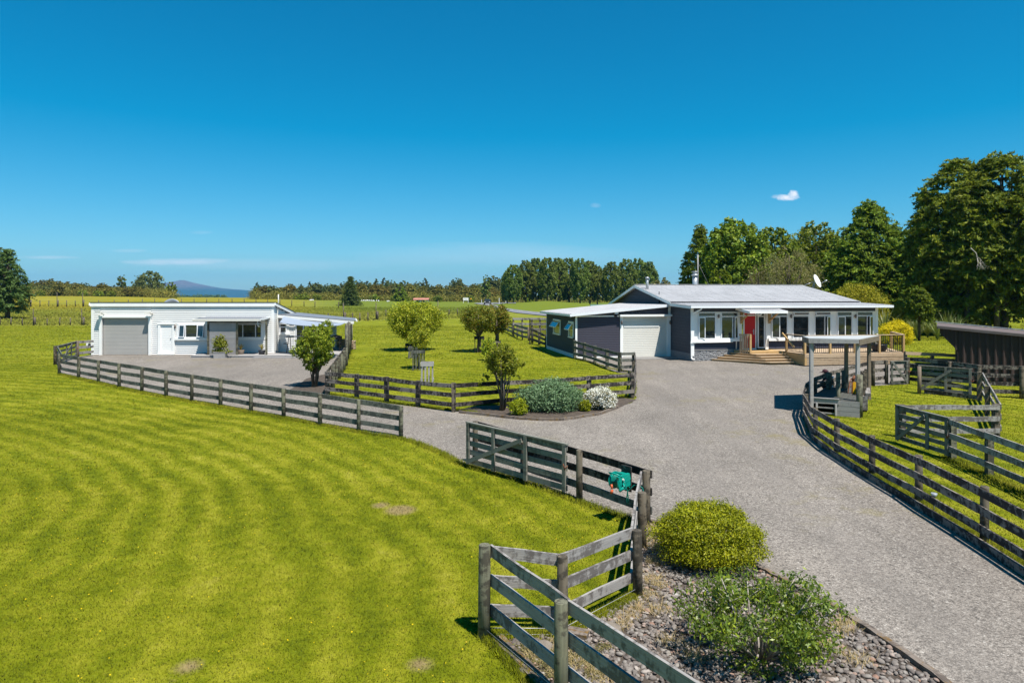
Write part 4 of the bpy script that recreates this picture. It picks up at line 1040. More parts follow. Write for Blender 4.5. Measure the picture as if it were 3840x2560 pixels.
# floodlights under the fascia
for u in (395, 606):
    m = MB(); x = WX(u) if u == 395 else WX(606); x = WX(u - 4) if u == 395 else WX(608)
    x = WX(391) if u == 395 else WX(604 + 2)
    if u == 606: x = WX(573)
    z = WZ(1172)
    m.tube([(x, 0, z - .1), (x, -.2, z - .05), (x - .02, -.3, z)], .035, 6); m.box((x - .13, -.36, z + .03), (.3, .24, .1), 0)
    m.build('floodlight', M['fitting'] if False else M['roller_cream'], T)
# porch
px0, px1, pd = WX(776), WX(1012), 1.75
m = MB(); zf = WZ(1200, 40.75); zb = WZ(1187)
corr(m, (px0, -pd, zf + .07), (px1 + .02, -pd, zf + .07), (0, pd, zb - zf - .06), .12, .01); pr_ = m.build('porch_roof', M['roof_grey'], T)
m = MB(); m.b2(px0 - .03, px1 + .03, -pd - .12, -pd, zf - .06, zf + .07); m.tube([(px1 - .12, -pd + .02, zf - .05), (px1 - .12, -pd + .05, zf - .32), (px1 - .05, -pd + .1, zf - .4)], .035, 6); m.build('gutter', M['roller_cream'], pr_)
m = MB(); m.bar((px1 + .02, -pd, zf), (px1 + .02, 0, zb - .02), .03, .12); m.build('bargeboard', M['white'], pr_)
m = MB()
for u in (781, 889, 999):
    m = MB(); x = (u - CX) / F * 40.9 - T.location.x; m.b2(x - .05, x + .05, -pd + .1, -pd + .2, .12, zf); m.build('porch_post', M['post_green'], T)
xa, xb = (784 - CX) / F * 40.9 - T.location.x, (886 - CX) / F * 40.9 - T.location.x
m = MB(); m.b2(xa, (999 - CX) / F * 40.9 - T.location.x, -pd + .13, -pd + .17, zf - .16, zf); m.build('porch_beam', M['rail_grey'], T)
m = MB(); z = .18
while z < zf - .17: m.b2(xa + .02, xb - .02, -pd + .14, -pd + .16, z, z + .052); z += .072
m.build('slat_screen', M['pale_wood'], T)
# alcove window behind the porch
x0, x1, z0, z1 = WX(890), WX(983), WZ(1266), WZ(1214)
window(T, x0, x1, z0, z1, -.03, .05, .06, muls=(WX(912), WX(960)))
m = MB(); m.b2(x0 - .3, x0, -.045, 0, z0 - .1, z1 + .08); m.b2(x1, x1 + .25, -.045, 0, z0 - .1, z1 + .08); m.b2(x0 - .3, x1 + .25, -.05, 0, z0 - .12, z0); m.build('window_trim', M['white'], T)
# low deck along the right half
dk = MB(); dk.b2(WX(770), WX(1290), -2.0, 0, .10, .15); d = dk.build('deck', M['pale_wood'], T)
m = MB(); m.b2(WX(772), WX(1300), -1.98, -1.95, 0, .10); m.b2(WX(1000), WX(1260), -2.35, -2.0, .0, .07); m.build('deck_step', M['pale_wood'], d)
m = MB(); m.prism([(w + .04, 0), (WX(1296), 0), (WX(1296) - .75, 4.2), (w + .04, 4.2)], .08, .14); m.build('patio_floor', M['pale_wood'], T)
# patio wing: wall, roof, trim
y2 = 1.0; wx1 = WX(1196)
m = MB(); boards(m, (w, y2), (wx1, y2), .14, 2.45, top=lambda s: 2.5 - .075 * s); m.build('wing_wall', M['cottage_white'], T)
boards(MB(), (wx1, y2), (wx1, 4.2), .14, 2.15).build('wing_end_wall', M['cottage_white'], T)
LXw = lambda u: (u - CX) / F * 43.5 - T.location.x
x0, x1 = LXw(1050), LXw(1076)
f = window(T, x0, x1, WZ(1248, 43.5), WZ(1212, 43.5), y2 - .03, .05, .06, trans=WZ(1226, 43.5))
m = MB(); z0, z1 = WZ(1248, 43.5), WZ(1212, 43.5); m.b2(x0 - .16, x0, y2 - .05, y2, z0 - .1, z1 + .08); m.b2(x1, x1 + .16, y2 - .05, y2, z0 - .1, z1 + .08); m.b2(x0 - .2, x1 + .2, y2 - .1, y2, z0 - .12, z0); m.build('frame', M['white'], f)
x0, x1 = LXw(1110), LXw(1190)
f = window(T, x0, x1, .16, 2.12, y2 - .03, .06, .06, muls=(LXw(1139), LXw(1148)))
MB().b2(x0 - .12, x0, y2 - .05, y2, .14, 2.2).build('frame', M['white'], f)
zl, zr = WZ(1177, 42.6), WZ(1203, 41.5); xr_ = (1328 - CX) / F * 42.6 - T.location.x; xl_ = w + .02
m = MB(); plank(m, [(xl_, .72, zl - .03), (xr_, .72, zr - .03), (xr_ - .95, 4.4, zr), (xl_, 4.4, zl)], .05); pr2 = m.build('patio_roof', M['roof_grey'], T)
m = MB(); m.bar((xl_, .68, zl - .17), (xr_ - .15, .68, zr - .17), .03, .17); m.build('fascia', M['white'], pr2)
m = MB(); m.tube([(xr_ + .04, .66, zr - .06), (xr_ - .91, 4.4, zr - .06)], .06, 8); m.build('gutter', M['roller_cream'], pr2)
m = MB(); 
for k in range(4): y = 1.3 + k * .95; m.bar((xl_, y, zl - .12), (xr_ - .12 - .25 * y, y, zr - .12), .045, .12)
m.build('rafters', M['white'], pr2)
# vent pipe on the side wall
x = w + .1; m = MB(); m.tube([(x, .35, .2), (x, .35, 2.35), (x + .0, .45, 2.7), (x, .4, HT - .1), (x + .08, .35, HT + .12), (x + .08, .35, HT + .62)], .035, 8); m.build('vent_pipe', M['roller_cream'], T)
COT = T
# shade sail
A = at(1063, 1187, 43.2); B = at(1048, 1209, 41.5); C_ = at(1262, 1221, 38.6); D = at(1293, 1211, 40.5)
m = MB(); n = 14; g = {}
for i in range(n + 1):
    for j in range(n + 1):
        a, b = i / n, j / n; p = (A.lerp(D, a)).lerp(B.lerp(C_, a), b); p.z -= .45 * a * (1 - a) + .15 * b * (1 - b); g[i, j] = p
for i in range(n):
    for j in range(n): m.quad([g[i, j], g[i + 1, j], g[i + 1, j + 1], g[i, j + 1]], None, 0, False)
o = m.build('shade_sail', M['sail']); so = o.modifiers.new('s', 'SOLIDIFY'); so.thickness = .01
tag(o, 'pale blue grey shade sail stretched over the cottage patio', 'shade sail')
# trellis screen of the patio
ta = Vector((-8.78, 36.2, gzf(-8.8, 36))); tb = Vector((-11.6, 49.4, .7)); T = thing('trellis_screen', 'tall weathered trellis screen closing the right side of the cottage patio', 'trellis', ta)
for k, f_ in enumerate((0, .25, .5, .75, 1)):
    p = ta.lerp(tb, f_); h = 2.25 - .35 * f_
    MB().tube([p + Vector((0, 0, -.1)), p + Vector((0, 0, h))], .075, 8).build('post', M['post_green'], T, world=True)
for k in range(4):
    p, q = ta.lerp(tb, k / 4), ta.lerp(tb, (k + 1) / 4); m = MB(); h0, h1 = 2.15 - .0875 * k, 2.15 - .0875 * (k + 1); zz = .85
    while zz < 2.1: m.bar(p + Vector((-.05, 0, zz)), q + Vector((-.05, 0, zz - .02)), .015, .04); zz += .105
    for j in range(9): c = p.lerp(q, j / 9); m.bar(c + Vector((-.07, 0, .85)), c + Vector((-.07, 0, 2.1)), .015, .035, up=(0, 1, 0))
    m.build('lattice', M['post_green'] if k else M['pale_wood'], T, world=True)
m = MB(); m.bar(ta + Vector((-.03, 0, 2.15)), tb + Vector((-.03, 0, 1.85)), .05, .12); m.bar(ta + Vector((-.03, 0, .75)), tb + Vector((-.03, 0, .72)), .05, .15); m.build('beam', M['rail_dark'], T, world=True)
# cottage pots, planter, stool, barbecue, firewood, roof dish
def pot_plant(name, label, cat, c, r, h, mat, leafm, n, L, w_, seed, spread=.75, group=None):
    T = thing(name, label, cat, c, 0, group)
    m = MB(); m.lathe([(r * .05, 0), (r * .74, 0), (r * .9, h * .35), (r, h * .8), (r * 1.02, h), (r * .9, h), (r * .88, h * .88), (0.01, h * .86)], n=16); m.build('pot', M[mat], T)
    m = MB(); arch_blades(m, (0, 0, h * .85), n, L, w_, spread, 4, seed); m.build('leaves', LF[leafm], T); return T
pot_plant('potted_plant', 'spiky yellow green plant in a round stone pot beside the slat screen', 'potted plant', at(903, 1330, 41.3) + Vector((0, 0, .02)), .2, .28, 'terracotta', 'spike', 44, .5, .035, 3, group='spiky plants in pots on the cottage porch')
pot_plant('potted_plant', 'spiky plant in a dark square shouldered pot at the right end of the cottage porch', 'potted plant', at(982, 1330, 41.2) + Vector((0, 0, .02)), .2, .27, 'darkmetal', 'spike', 40, .5, .035, 8, group='spiky plants in pots on the cottage porch')
c = at(827, 1345, 40.3); c.z = .7
T = thing('planter_box', 'grey timber planter box with a leafy climber in front of the slat screen', 'planter', c)
m = MB(); m.box((0, 0, .18), (.66, .4, .34)); m.box((0, 0, .355), (.7, .44, .03)); m.build('box', M['pale_wood'], T)
bl = [(-.05, 0, .95, .38, .2, .25), (.15, .02, .8, .3, .2, .25), (-.2, 0, .75, .25, .18, .2), (.0, 0, 1.2, .2, .12, .22), (.3, 0, .45, .4, .15, .12), (-.25, 0, .5, .3, .15, .15)]
P, O = blob_leaves(bl, 1500, 8, .6, .25); V, Fq = leaf_quads(P, O, .10, .06); np_mesh('climber', V, Fq, LF['tarata'], T)
m = MB()
for k in range(5): m.tube([(rnd.uniform(-.1, .1), 0, .3), (rnd.uniform(-.3, .3), 0, .8), (rnd.uniform(-.5, .5), 0, 1.25)], .008, 4)
m.build('stems', M['bark'], T)
c = at(1082, 1326, 42.6); c.z = .7 + .14
T = thing('bar_leaner', 'narrow wooden bar leaner with splayed dark legs on the cottage patio', 'table', c)
MB().b2(-.12, .9, -.2, .2, .98, 1.03).build('table_top', M['pale_wood'], T); MB().b2(-.28, -.0, -.15, .15, .55, .59).build('shelf', M['post_brown'], T)
for sx, ex in ((.02, -.12), (.1, .14), (.75, .6), (.8, .95)):
    MB().tube([(sx, 0, 1.0), (ex, 0, 0)], .022, 6).build('leg', M['rust'], T)
c = Vector((-11.25, 43.8, .84)); T = thing('barbecue', 'small black barbecue standing at the back of the cottage patio', 'barbecue', c)
MB().box((0, 0, .85), (.6, .4, .22)).lathe([(.01, 1.05), (.28, .97), (.3, .9)], n=10).build('firebox', M['black'], T)
for x in (-.25, .25):
    MB().tube([(x, -.15, .8), (x * .9, -.15, 0)], .02, 6).tube([(x, .15, .8), (x * .9, .15, 0)], .02, 6).build('leg', M['black'], T)
m = MB()
for k in range(70): 
    y = rnd.uniform(-.3, .3); z = .07 + (k // 12) * .12; x = (k % 12) * .14 - .8 + rnd.uniform(-.02, .02)
    m.tube([(x, -.25, z), (x, .25, z + rnd.uniform(-.02, .02))], .06, 6)
o = m.build('firewood_stack', M['tan_grey']); o.location = (-11.6, 47.0, .7); tag(o, 'stack of split firewood behind the barbecue on the cottage patio', 'firewood')
o = MB().lathe([(.01, 0), (.3, .04), (.5, .12), (.62, .2), (.6, .21), (.48, .14), (.28, .06), (.01, .02)], n=24).build('satellite_dish', M['metal'])
o.location = (-25.9 + (556 - 345) * S * 1.06 - .15, 44.9, 3.55); o.rotation_euler = (R(78), 0, R(4)); tag(o, 'grey satellite dish standing behind the cottage roof edge', 'satellite dish')
T = thing('meter_box', 'white electric fence unit hanging on the short fence beside the white cottage', 'electric unit', G(338, 1335) + Vector((0, -.05, 0)))
MB().box((0, -.04, .72), (.3, .12, .17)).build('case', M['white'], T); MB().box((.06, -.108, .72), (.15, .012, .11)).build('screen', M['black'], T); MB().tube([(-.1, -.05, .63), (-.12, -.05, .4), (-.02, -.05, .1)], .01, 5).build('cable', M['black'], T)
o = MB().bar(at(322, 1239, 78), at(344, 1238, 78), .1, .12).build('water_trough_rim', M['pale_wood']); tag(o, 'long pale plank lying on the lawn left of the cottage', 'plank')
o.location.z += 0

# ------------------------------------------------------------------ grey house (local x along the front, y back), turned 10 degrees
TH = R(10); ct, st = math.cos(TH), math.sin(TH); OX, OY, OZ = 10.11, 38.54, .7
H = thing('house', 'dark grey single storey house with a white corrugated roof, red front door and attached garage', 'house', (OX, OY, OZ), TH)
def LX(u, t=0.0):
    k = (u - CX) / F; return (k * (OY + t * ct) - OX + t * st) / (ct - k * st)
def LZ(v, u, t=0.0):
    s = LX(u, t); Y = OY + s * st + t * ct; return EYE - (v - HOR) / F * Y - OZ
def LP(s, t): return (s * ct - t * st + OX, s * st + t * ct + OY)
ze = LZ(1147, 2600, -.6)               # eave height
XE = LX(3290); yb = 14.0
zb_ = 3.92 - OZ; zr = 5.13 - OZ
# roof: veranda pitch, step, main pitch, rear pitch
m = MB(); corr(m, (-.3, -.6, ze + .02), (XE + .5, -.6, ze + .02), (0, 2.95, zb_ - ze + .02), .11, .012)
m.build('veranda_roof', M['roof_white'], H)
m = MB(); corr(m, (-.32, 2.2, zb_ + .12), (XE + .48, 2.2, zb_ + .12), (0, 6.07, zr - zb_ - .12), .11, .012)
corr(m, (-.32, 14.0, zb_ - .13), (XE + .48, 14.0, zb_ - .13), (0, -5.73, zr - zb_ + .13), .11, .012)
rf = m.build('roof', M['roof_white'], H)
for x in (-.33, XE + .49):
    m = MB(); m.bar((x, 2.15, zb_ + .01), (x, 8.27, zr - .10), .03, .17); m.bar((x, -.6, ze - .08), (x, 2.2, zb_ - .06), .03, .15); m.bar((x, 8.27, zr - .10), (x, 14.05, zb_ - .24), .03, .17)
    m.build('bargeboard', M['white'], rf)
m = MB(); m.bar((-.33, 8.27, zr + .03), (XE + .5, 8.27, zr + .03), .22, .03); m.build('ridge_cap', M['roof_white'], rf)
m = MB(); m.b2(-.3, XE + .48, 2.18, 2.21, zb_ - .02, zb_ + .10); m.build('roof_step', M['darkmetal'], rf)
m = MB(); m.b2(-.34, XE + .52, -.72, -.6, ze - .12, ze + .01); m.build('gutter', M['trim'], rf)
m = MB(); m.b2(-.28, XE + .45, -.6, -.02, ze - .11, ze - .09); m.build('soffit', M['white'], rf)
# walls
m = MB(); wallpoly(m, [(0, 14, 0.05), (0, 0, 0.05), (0, 0, ze), (0, 2.2, zb_ - .05), (0, 8.27, zr - .12), (0, 14, zb_ - .2)][::1])
m.build('side_wall', M['slate'], H)
MB().b2(-.025, .0, 0.02, 3.0, .0, .42).build('side_plinth', M['plaster'], H)
m = MB(); wallpoly(m, [(XE, 0, 0), (XE, 14, 0), (XE, 14, zb_ - .2), (XE, 8.27, zr - .12), (XE, 2.2, zb_ - .05), (XE, 0, ze)]); m.build('end_wall', M['navy'], H)
zw0, zw1 = LZ(1277, 2650), LZ(1169, 2650)
xd0, xd1 = LX(2788), LX(2871)
zdk = .6
m = MB(); m.b2(0.02, XE, 0, .08, zw1 - .0, ze - .02); m.build('frieze', M['band'], H)
m = MB(); m.b2(0.02, xd0 - .1, 0, .06, zw0, zw1); m.b2(xd1, XE, 0, .06, zw0, zw1); m.b2(xd0 - .1, xd1, 0.01, .06, LZ(1172, 2830), zw1)
m.b2(LX(2871), LX(2882), 0, .06, zdk, zw0); m.b2(xd0 - .1, xd0, 0, .06, zdk, zw0); m.build('front_wall', M['white'], H)
m = MB(); boards(m, (.1, 0.03), (xd0 - .1, 0.03), zdk + .05, zw0, .13); boards(m, (LX(2882), 0.03), (XE, 0.03), zdk + .05, zw0, .13); m.build('lower_boards', M['navy'], H)
m = MB(); m.b2(XE - .14, XE + .03, -.03, .02, zdk, ze - .08); m.b2(-.03, .14, -.03, .0, .42, ze - .08); m.build('corner_board', M['white'], H)
m = MB(); m.b2(-.02, LX(2775), -.10, 0, -.1, zdk + .0); m.build('rough_cast_plinth', M['plaster'], H)
m = MB(); m.b2(0, LX(2777), -.12, .0, zdk + .0, zdk + .045); m.build('plinth_cap', M['concrete'], H)
m = MB(); m.b2(.0, xd0 - .1, -.16, 0, zw0 - .05, zw0 + .09); m.b2(LX(2878), XE + .02, -.16, 0, zw0 - .05, zw0 + .09); m.build('sill_board', M['white'], H)
ztr = LZ(1187, 2650)
wins = [(2617, 2682.4, 'L', .37), (2703, 2767, 'R', .68), (2890, 2952, 'L', .46), (2971, 3032.6, None, 0), (3053, 3113, 'R', .64), (3137, 3194, 'L', .46), (3212, 3272, 'R', .64)]
for u0, u1, sd, fr in wins:
    x0, x1 = LX(u0), LX(u1); z0 = zw0 + .09; z1 = zw1 - .02
    xm = x0 + (x1 - x0) * fr
    f = window(H, x0, x1, z0, z1, -.0, .045, .06, muls=((xm,) if sd else ()), trans=ztr)
    if u0 in (2971, 3053): sash(f, x0 + .03, x1 - .03, ztr + .03, z1 - .03, -.07, 24, 'top')
    if sd == 'L': sash(f, x0 + .03, xm, z0 + .03, ztr - .03, -.07, 22, 'left')
    if sd == 'R': sash(f, xm + .02, x1 - .03, z0 + .03, ztr - .03, -.07, 22, 'right')
# door, sidelight
x0, x1 = LX(2790.6), LX(2831.4); zt = LZ(1174, 2810)
d = MB().b2(x0, x1, -.01, .04, zdk + .1, zt).build('door', M['red'], H)
m = MB(); m.b2(x0 - .06, x0, -.04, .03, zdk, zt + .05); m.b2(x1, x1 + .06, -.04, .03, zdk, zt + .05); m.b2(x0 - .06, x1 + .06, -.04, .03, zt, zt + .06); m.b2(x0, x1, -.07, .03, zdk, zdk + .08); m.build('door_frame', M['white'], d)
m = MB(); m.box((x1 - .1, -.03, 1.62), (.05, .03, .3)); m.tube([(x1 - .1, -.07, 1.66), (x1 - .22, -.08, 1.66)], .014, 6); m.build('handle', M['metal'], d)
x0, x1 = LX(2839.6), LX(2867); window(H, x0, x1, zdk + .08, zw1 - .04, 0, .06, .06, trans=ztr)
for u in (2693, 2964, 3205): wall_lamp(H, LX(u), -.0, LZ(1185, u))
# canopy over the door
xa, xb = LX(2761, -.1) + .02, LX(2951, -1.5); zf, zb2 = LZ(1166, 2870, -1.5), LZ(1153, 2770, -.12)
m = MB(); corr(m, (xa, -1.5, zf), (xb, -1.5, zf), (0, 1.45, zb2 - zf), .11, .01); cn = m.build('door_canopy', M['roof_white'], H)
m = MB(); m.bar((xa - .01, -1.52, zf - .07), (xa - .01, -.02, zb2 - .07), .03, .15); m.bar((xb + .01, -1.52, zf - .07), (xb + .01, -.02, zb2 - .07), .03, .15); m.b2(xa, xb + .02, -1.58, -1.5, zf - .13, zf + .0); m.b2(xa + .02, xb, -1.4, -1.36, zf - .1, zf - .02); m.build('canopy_fascia', M['white'], cn)
m = MB(); m.tube([(xa + .75, -1.52, zf - .12), (xa + .72, -1.4, zf - .22), (xa + .15, -.25, zf - .3), (xa + .02, -.1, zf - .32), (xa + .0, -.06, zdk)], .035, 8); m.build('downpipe', M['white'], cn)
for u in (2779, 2884):
    m = MB(); x = LX(u); m.b2(x - .06, x + .06, -.08, 0, zf - .75, zf - .05); m.bar((x, -.05, zf - .6), (x, -1.0, zf - .08), .07, .08); m.b2(x - .04, x + .04, -1.35, -.05, zf - .12, zf - .04); m.build('canopy_bracket', M['tan'], cn)
# downpipe at the corner and the pipe along the wall
m = MB(); x = -.02; m.tube([(.35, -.64, ze - .1), (.3, -.62, ze - .2), (-.0, -.12, ze - .45), (-.02, -.1, ze - .6), (-.02, -.1, .18), (-.0, -.16, .12), (.12, -.18, .12)], .045, 8)
m.b2(-.07, .12, -.15, -.09, .3, ze - .55)
m.build('downpipe', M['white'], H)
zp = LZ(1283, 2650); m = MB(); m.tube([(.0, -.2, zp), (LX(2742), -.2, zp + .02)], .03, 8); m.b2(-.1, .2, -.2, -.1, zp - .05, zp + .03); m.build('wall_pipe', M['white'], H)
# gable details
m = MB(); m.b2(-.02, .0, 5.4, 5.62, zr - .95, zr - .68); m.build('gable_vent', M['darkmetal'], H)
MB().tube([(-.03, 4.6, 3.1), (-.03, 4.6, 3.95)], .03, 6).build('gable_pipe', M['black'], H)
# garage wing
gy = 2.87; gxl = LX(2157, gy); zg = .0
zL, zR = LZ(1178, 2150, gy), LZ(1141, 2500, gy)
gd0, gd1, gdz = LX(2335, gy), LX(2500, gy), LZ(1186, 2420, gy)
zw = lambda s: zL - .1 + (zR - zL) * s / (-gxl)
m = MB(); roller(m, gxl + .12, gd0 - .16, .08, zL - .02, gy, .10, .02); m.build('garage_wall', M['navy'], H)
m = MB(); boards(m, (gxl, gy + .012), (0, gy + .012), gdz, zR - .05, .16, .02, top=lambda s: zw(s)); m.build('garage_upper_wall', M['navy'], H)
wallpoly(MB(), [(gxl, gy + .02, 0), (0, gy + .02, 0), (0, gy + .02, zR - .12), (gxl, gy + .02, zL - .12)]).build('garage_backing', M['navy'], H)
m = MB(); m.b2(gxl, gxl + .12, gy - .03, gy, 0, zL - .1); m.b2(gd0 - .17, gd0, gy - .06, gy, 0, gdz + .02); m.b2(gd1, -.03, gy - .08, gy, 0, gdz + .02)
m.b2(gd0 - .25, -.02, gy - .30, gy, gdz, gdz + .12); m.b2(gxl, gd0, gy - .05, gy, zL - .16, zL - .08); m.b2(-.16, -.01, gy - .03, gy, gdz + .12, zR - .1); m.build('garage_trim', M['white'], H)
m = MB(); m.b2(gxl + .1, gd0 - .1, gy - .03, gy, 0, .09); m.build('garage_base', M['white'], H)
d = roller(MB(), gd0, gd1, .02, gdz, gy - .01, .105, .014).build('garage_door', M['roller_cream'], H)
MB().b2(gd0 + .05, gd1 - .5, gy - .05, gy - .02, LZ(1226, 2400, gy), LZ(1222, 2400, gy)).build('handle_bar', M['white'], d)
wall_lamp(H, gd0 - .1, gy - .06, LZ(1208, 2330, gy)); wall_lamp(H, gd1 + .16, gy - .08, LZ(1208, 2508, gy))
m = MB(); xs_ = LX(2307, gy); zs = LZ(1170, 2307, gy); m.tube([(xs_, gy, zs + .02), (xs_, gy - .12, zs)], .03, 6); m.box((xs_, gy - .2, zs), (.22, .16, .2)); m.build('security_light', M['white'], H)
MB().box((xs_ - .0, gy - .06, zs - .22), (.16, .1, .1)).build('sensor', M['black'], H)
# lean-to roof over the garage
yr = gy + 7.9; m = MB(); corr(m, (gxl - .3, gy - .35, zL + .02), (gxl - .3, yr, zL + .02), (-gxl + .25, 0, zR - zL), .11, .012); lr = m.build('lean_to_roof', M['roof_white'], H)
m = MB(); m.bar((gxl - .32, gy - .36, zL - .05), (-.02, gy - .36, zR - .05), .03, .15); m.b2(gxl - .42, gxl - .3, gy - .38, yr, zL - .13, zL + .0); m.build('fascia', M['trim'], lr)
m = MB(); m.quad([(gxl, gy - .34, zL - .10), (gxl, gy, zL - .10), (-.02, gy, zR - .10), (-.02, gy - .34, zR - .10)]); m.build('soffit', M['white'], lr)
# garage side wall with its two opened windows
yq = gy + 7.5
wallpoly(MB(), [(gxl, yq, .18), (gxl, gy, .18), (gxl, gy, zL - .1), (gxl, yq, zL - .1)]).build('garage_side_wall', M['slate2'], H)
m = MB()
for k in range(3): m.b2(gxl - .03, gxl, gy + .1, yq - .1, .0 + k * .075, .06 + k * .075)
m.b2(gxl - .03, gxl + .1, yq - .05, yq + .02, 0, zL - .1)
m.build('side_skirting', M['white'], H)
MB().b2(gxl, 0, yq, yq + .05, 0, zL - .1).build('garage_rear_wall', M['slate2'], H)
def side_t(u):  # local y on the side wall x = gxl that appears at column u
    k = (u - CX) / F; px, py = gxl * ct + OX, gxl * st + OY
    return (px - k * py) / (k * ct + st)
for ua, ub in ((2077, 2103), (2134, 2152)):
    t0, t1 = side_t(ub), side_t(ua); z0 = LZ(1243, 2090, gy + 4) if ua == 2077 else LZ(1246, 2140, gy); z1 = LZ(1181, 2090, gy + 4) if ua == 2077 else LZ(1180, 2140, gy)
    z0, z1 = 1.15, 2.15
    fm = MB(); 
    fm.b2(gxl - .06, gxl, t0, t0 + .1, z0, z1); fm.b2(gxl - .06, gxl, t1 - .1, t1, z0, z1); fm.b2(gxl - .06, gxl, t0 + .1, t1 - .1, z1 - .08, z1); fm.b2(gxl - .09, gxl, t0, t1, z0, z0 + .07); fm.b2(gxl - .06, gxl, t0 + .1, t1 - .1, (z0 + z1) / 2 - .03, (z0 + z1) / 2 + .03)
    f = fm.build('side_window', M['white'], H)
    g = MB(); g.quad([(gxl - .02, t1 - .1, z0), (gxl - .02, t0 + .1, z0), (gxl - .02, t0 + .1, z1), (gxl - .02, t1 - .1, z1)]); g.build('pane', M['glass_pale'], f)
    g = MB(); zc = (z0 + z1) / 2 + .02; o_ = .28
    P = [(gxl - .06, t1 - .1, z1 - .08), (gxl - .06, t0 + .1, z1 - .08), (gxl - .06 - o_, t0 + .1, zc), (gxl - .06 - o_, t1 - .1, zc)]
    for i in range(4): g.bar(P[i], P[(i + 1) % 4], .03, .04)
    g.build('sash', M['white'], f); g = MB(); g.quad(P); g.build('sash_pane', M['glass_blue'], f)
# apron of concrete before the garage door
pts = [LP(gd0 - .4, gy), LP(0, gy), LP(0, gy - 1.7), LP(gd0 - .1, gy - 1.5), LP(gd0 - .5, gy - .9)]
sheet('garage_apron', [tuple(p) for p in pts][::-1], M['concrete'], .03, 'dark concrete apron in front of the cream garage door', 'apron')
# flues, mast, dish on the roof
def on_roof(y): return zb_ + .12 + (zr - zb_ - .12) * (y - 2.2) / 6.07
m = MB(); y = 6.6; x = LX(2427, y); z = on_roof(y); m.tube([(x, y, z - .05), (x, y, z + .75)], .09, 12); m.lathe([(.01, .12), (.12, .1), (.14, 0), (.12, 0)], (x, y, z + .68), 12); m.build('steel_flue', M['metal'], H)
m = MB(); y = 10.5; x = LX(2606, y); z = on_roof(8.27) - .5; m.tube([(x, y, z - .1), (x, y, z + 1.2)], .18, 14); m.tube([(x, y, z + 1.2), (x, y, z + 1.32)], .25, 14); m.tube([(x, y, z + 1.32), (x, y, z + 1.5)], .15, 14); m.tube([(x, y, z + 1.48), (x, y, z + 1.53)], .24, 14); m.build('chimney_flue', M['metal'], H)
m = MB(); y = 10.5; x = LX(2617, y); m.tube([(x, y, z - .1), (x, y, z + 2.75)], .045, 6); m.tube([(x, y, z + 2.2), (LX(2660, 9), 9, z + .45)], .008, 3); m.build('mast', M['pale_wood'], H)
sx, sy, sz = LX(3058, 8.0), 8.0, LZ(1056, 3058, 8.0)
D_ = thing('satellite_dish', 'white satellite dish on a bracket at the right end of the grey house ridge', 'satellite dish', (*LP(sx, sy), sz + OZ), TH + R(0))
m = MB(); m.lathe([(.01, 0), (.25, .03), (.42, .09), (.5, .15), (.49, .16), (.4, .11), (.24, .05), (.01, .02)], n=24); o = m.build('dish', M['white'], D_); o.rotation_euler = (R(68), 0, R(38))
xr0 = LX(3012, 8.2) - sx
m = MB(); m.tube([(-.05, .1, 0), (xr0 + .1, .2, -.25)], .025, 6); m.tube([(-.05, .1, -.05), (xr0 + .6, .1, -.55)], .025, 6); m.tube([(0, .05, 0), (-.1, .05, -.45), (-.25, .1, -.65)], .03, 6); m.build('bracket', M['metal'], D_)
m = MB(); m.tube([(0, 0, -.4), (.25, -.35, -.1), (.42, -.55, .05)], .02, 6); m.tube([(.38, -.5, .02), (.5, -.6, .08)], .06, 8); m.build('feed_arm', M['metal'], D_)

# deck, steps, balustrade
DK = thing('deck', 'wide new timber deck with chamfered steps and a dark baluster railing before the grey house', 'deck', (OX, OY, OZ), TH)
xl, yf = 4.9, -3.3; xr = LX(3398, yf)
m = MB(); n = 22
poly_main = [(xl, yf), (xr, yf), (XE + .6, -.02), (xl, -.02)]
for k in range(24):
    y0 = yf + (3.28) * k / 24; y1 = yf + 3.28 * (k + 1) / 24 - .006
    xe = lambda y: xr + (XE + .6 - xr) * (y - yf) / 3.28
    plank(m, [(xl, y0, zdk), (xe(y0), y0, zdk), (xe(y1), y1, zdk), (xl, y1, zdk)], .03)
m.build('deck_boards', M['tan_grey'], DK)
m = MB(); m.prism([(2.55, -.12), (2.98, -1.25), (4.9, -1.35), (4.9, -.02), (2.55, -.02)], .44, zdk); m.build('landing', M['tan'], DK)
for k in range(4):
    z1 = zdk - .12 * (k + 1); lx = 2.55 - .38 * (k + .6); cx_ = 3.0 + .1 * (k + 1); cy = -1.3 - .29 * (k + 1)
    m = MB(); m.prism([(lx - .0, -.12), (cx_, cy), (5.1, cy - .0), (5.1, -.12)], z1 - .12 + .025, z1 - .028); o = m.build('riser', M['tan'], DK)
    m = MB(); m.prism([(lx - .06, -.12), (cx_ - .03, cy - .04), (5.14, cy - .04), (5.14, -.12)], z1 - .026, z1); m.build('tread', M['tan_grey'], DK)
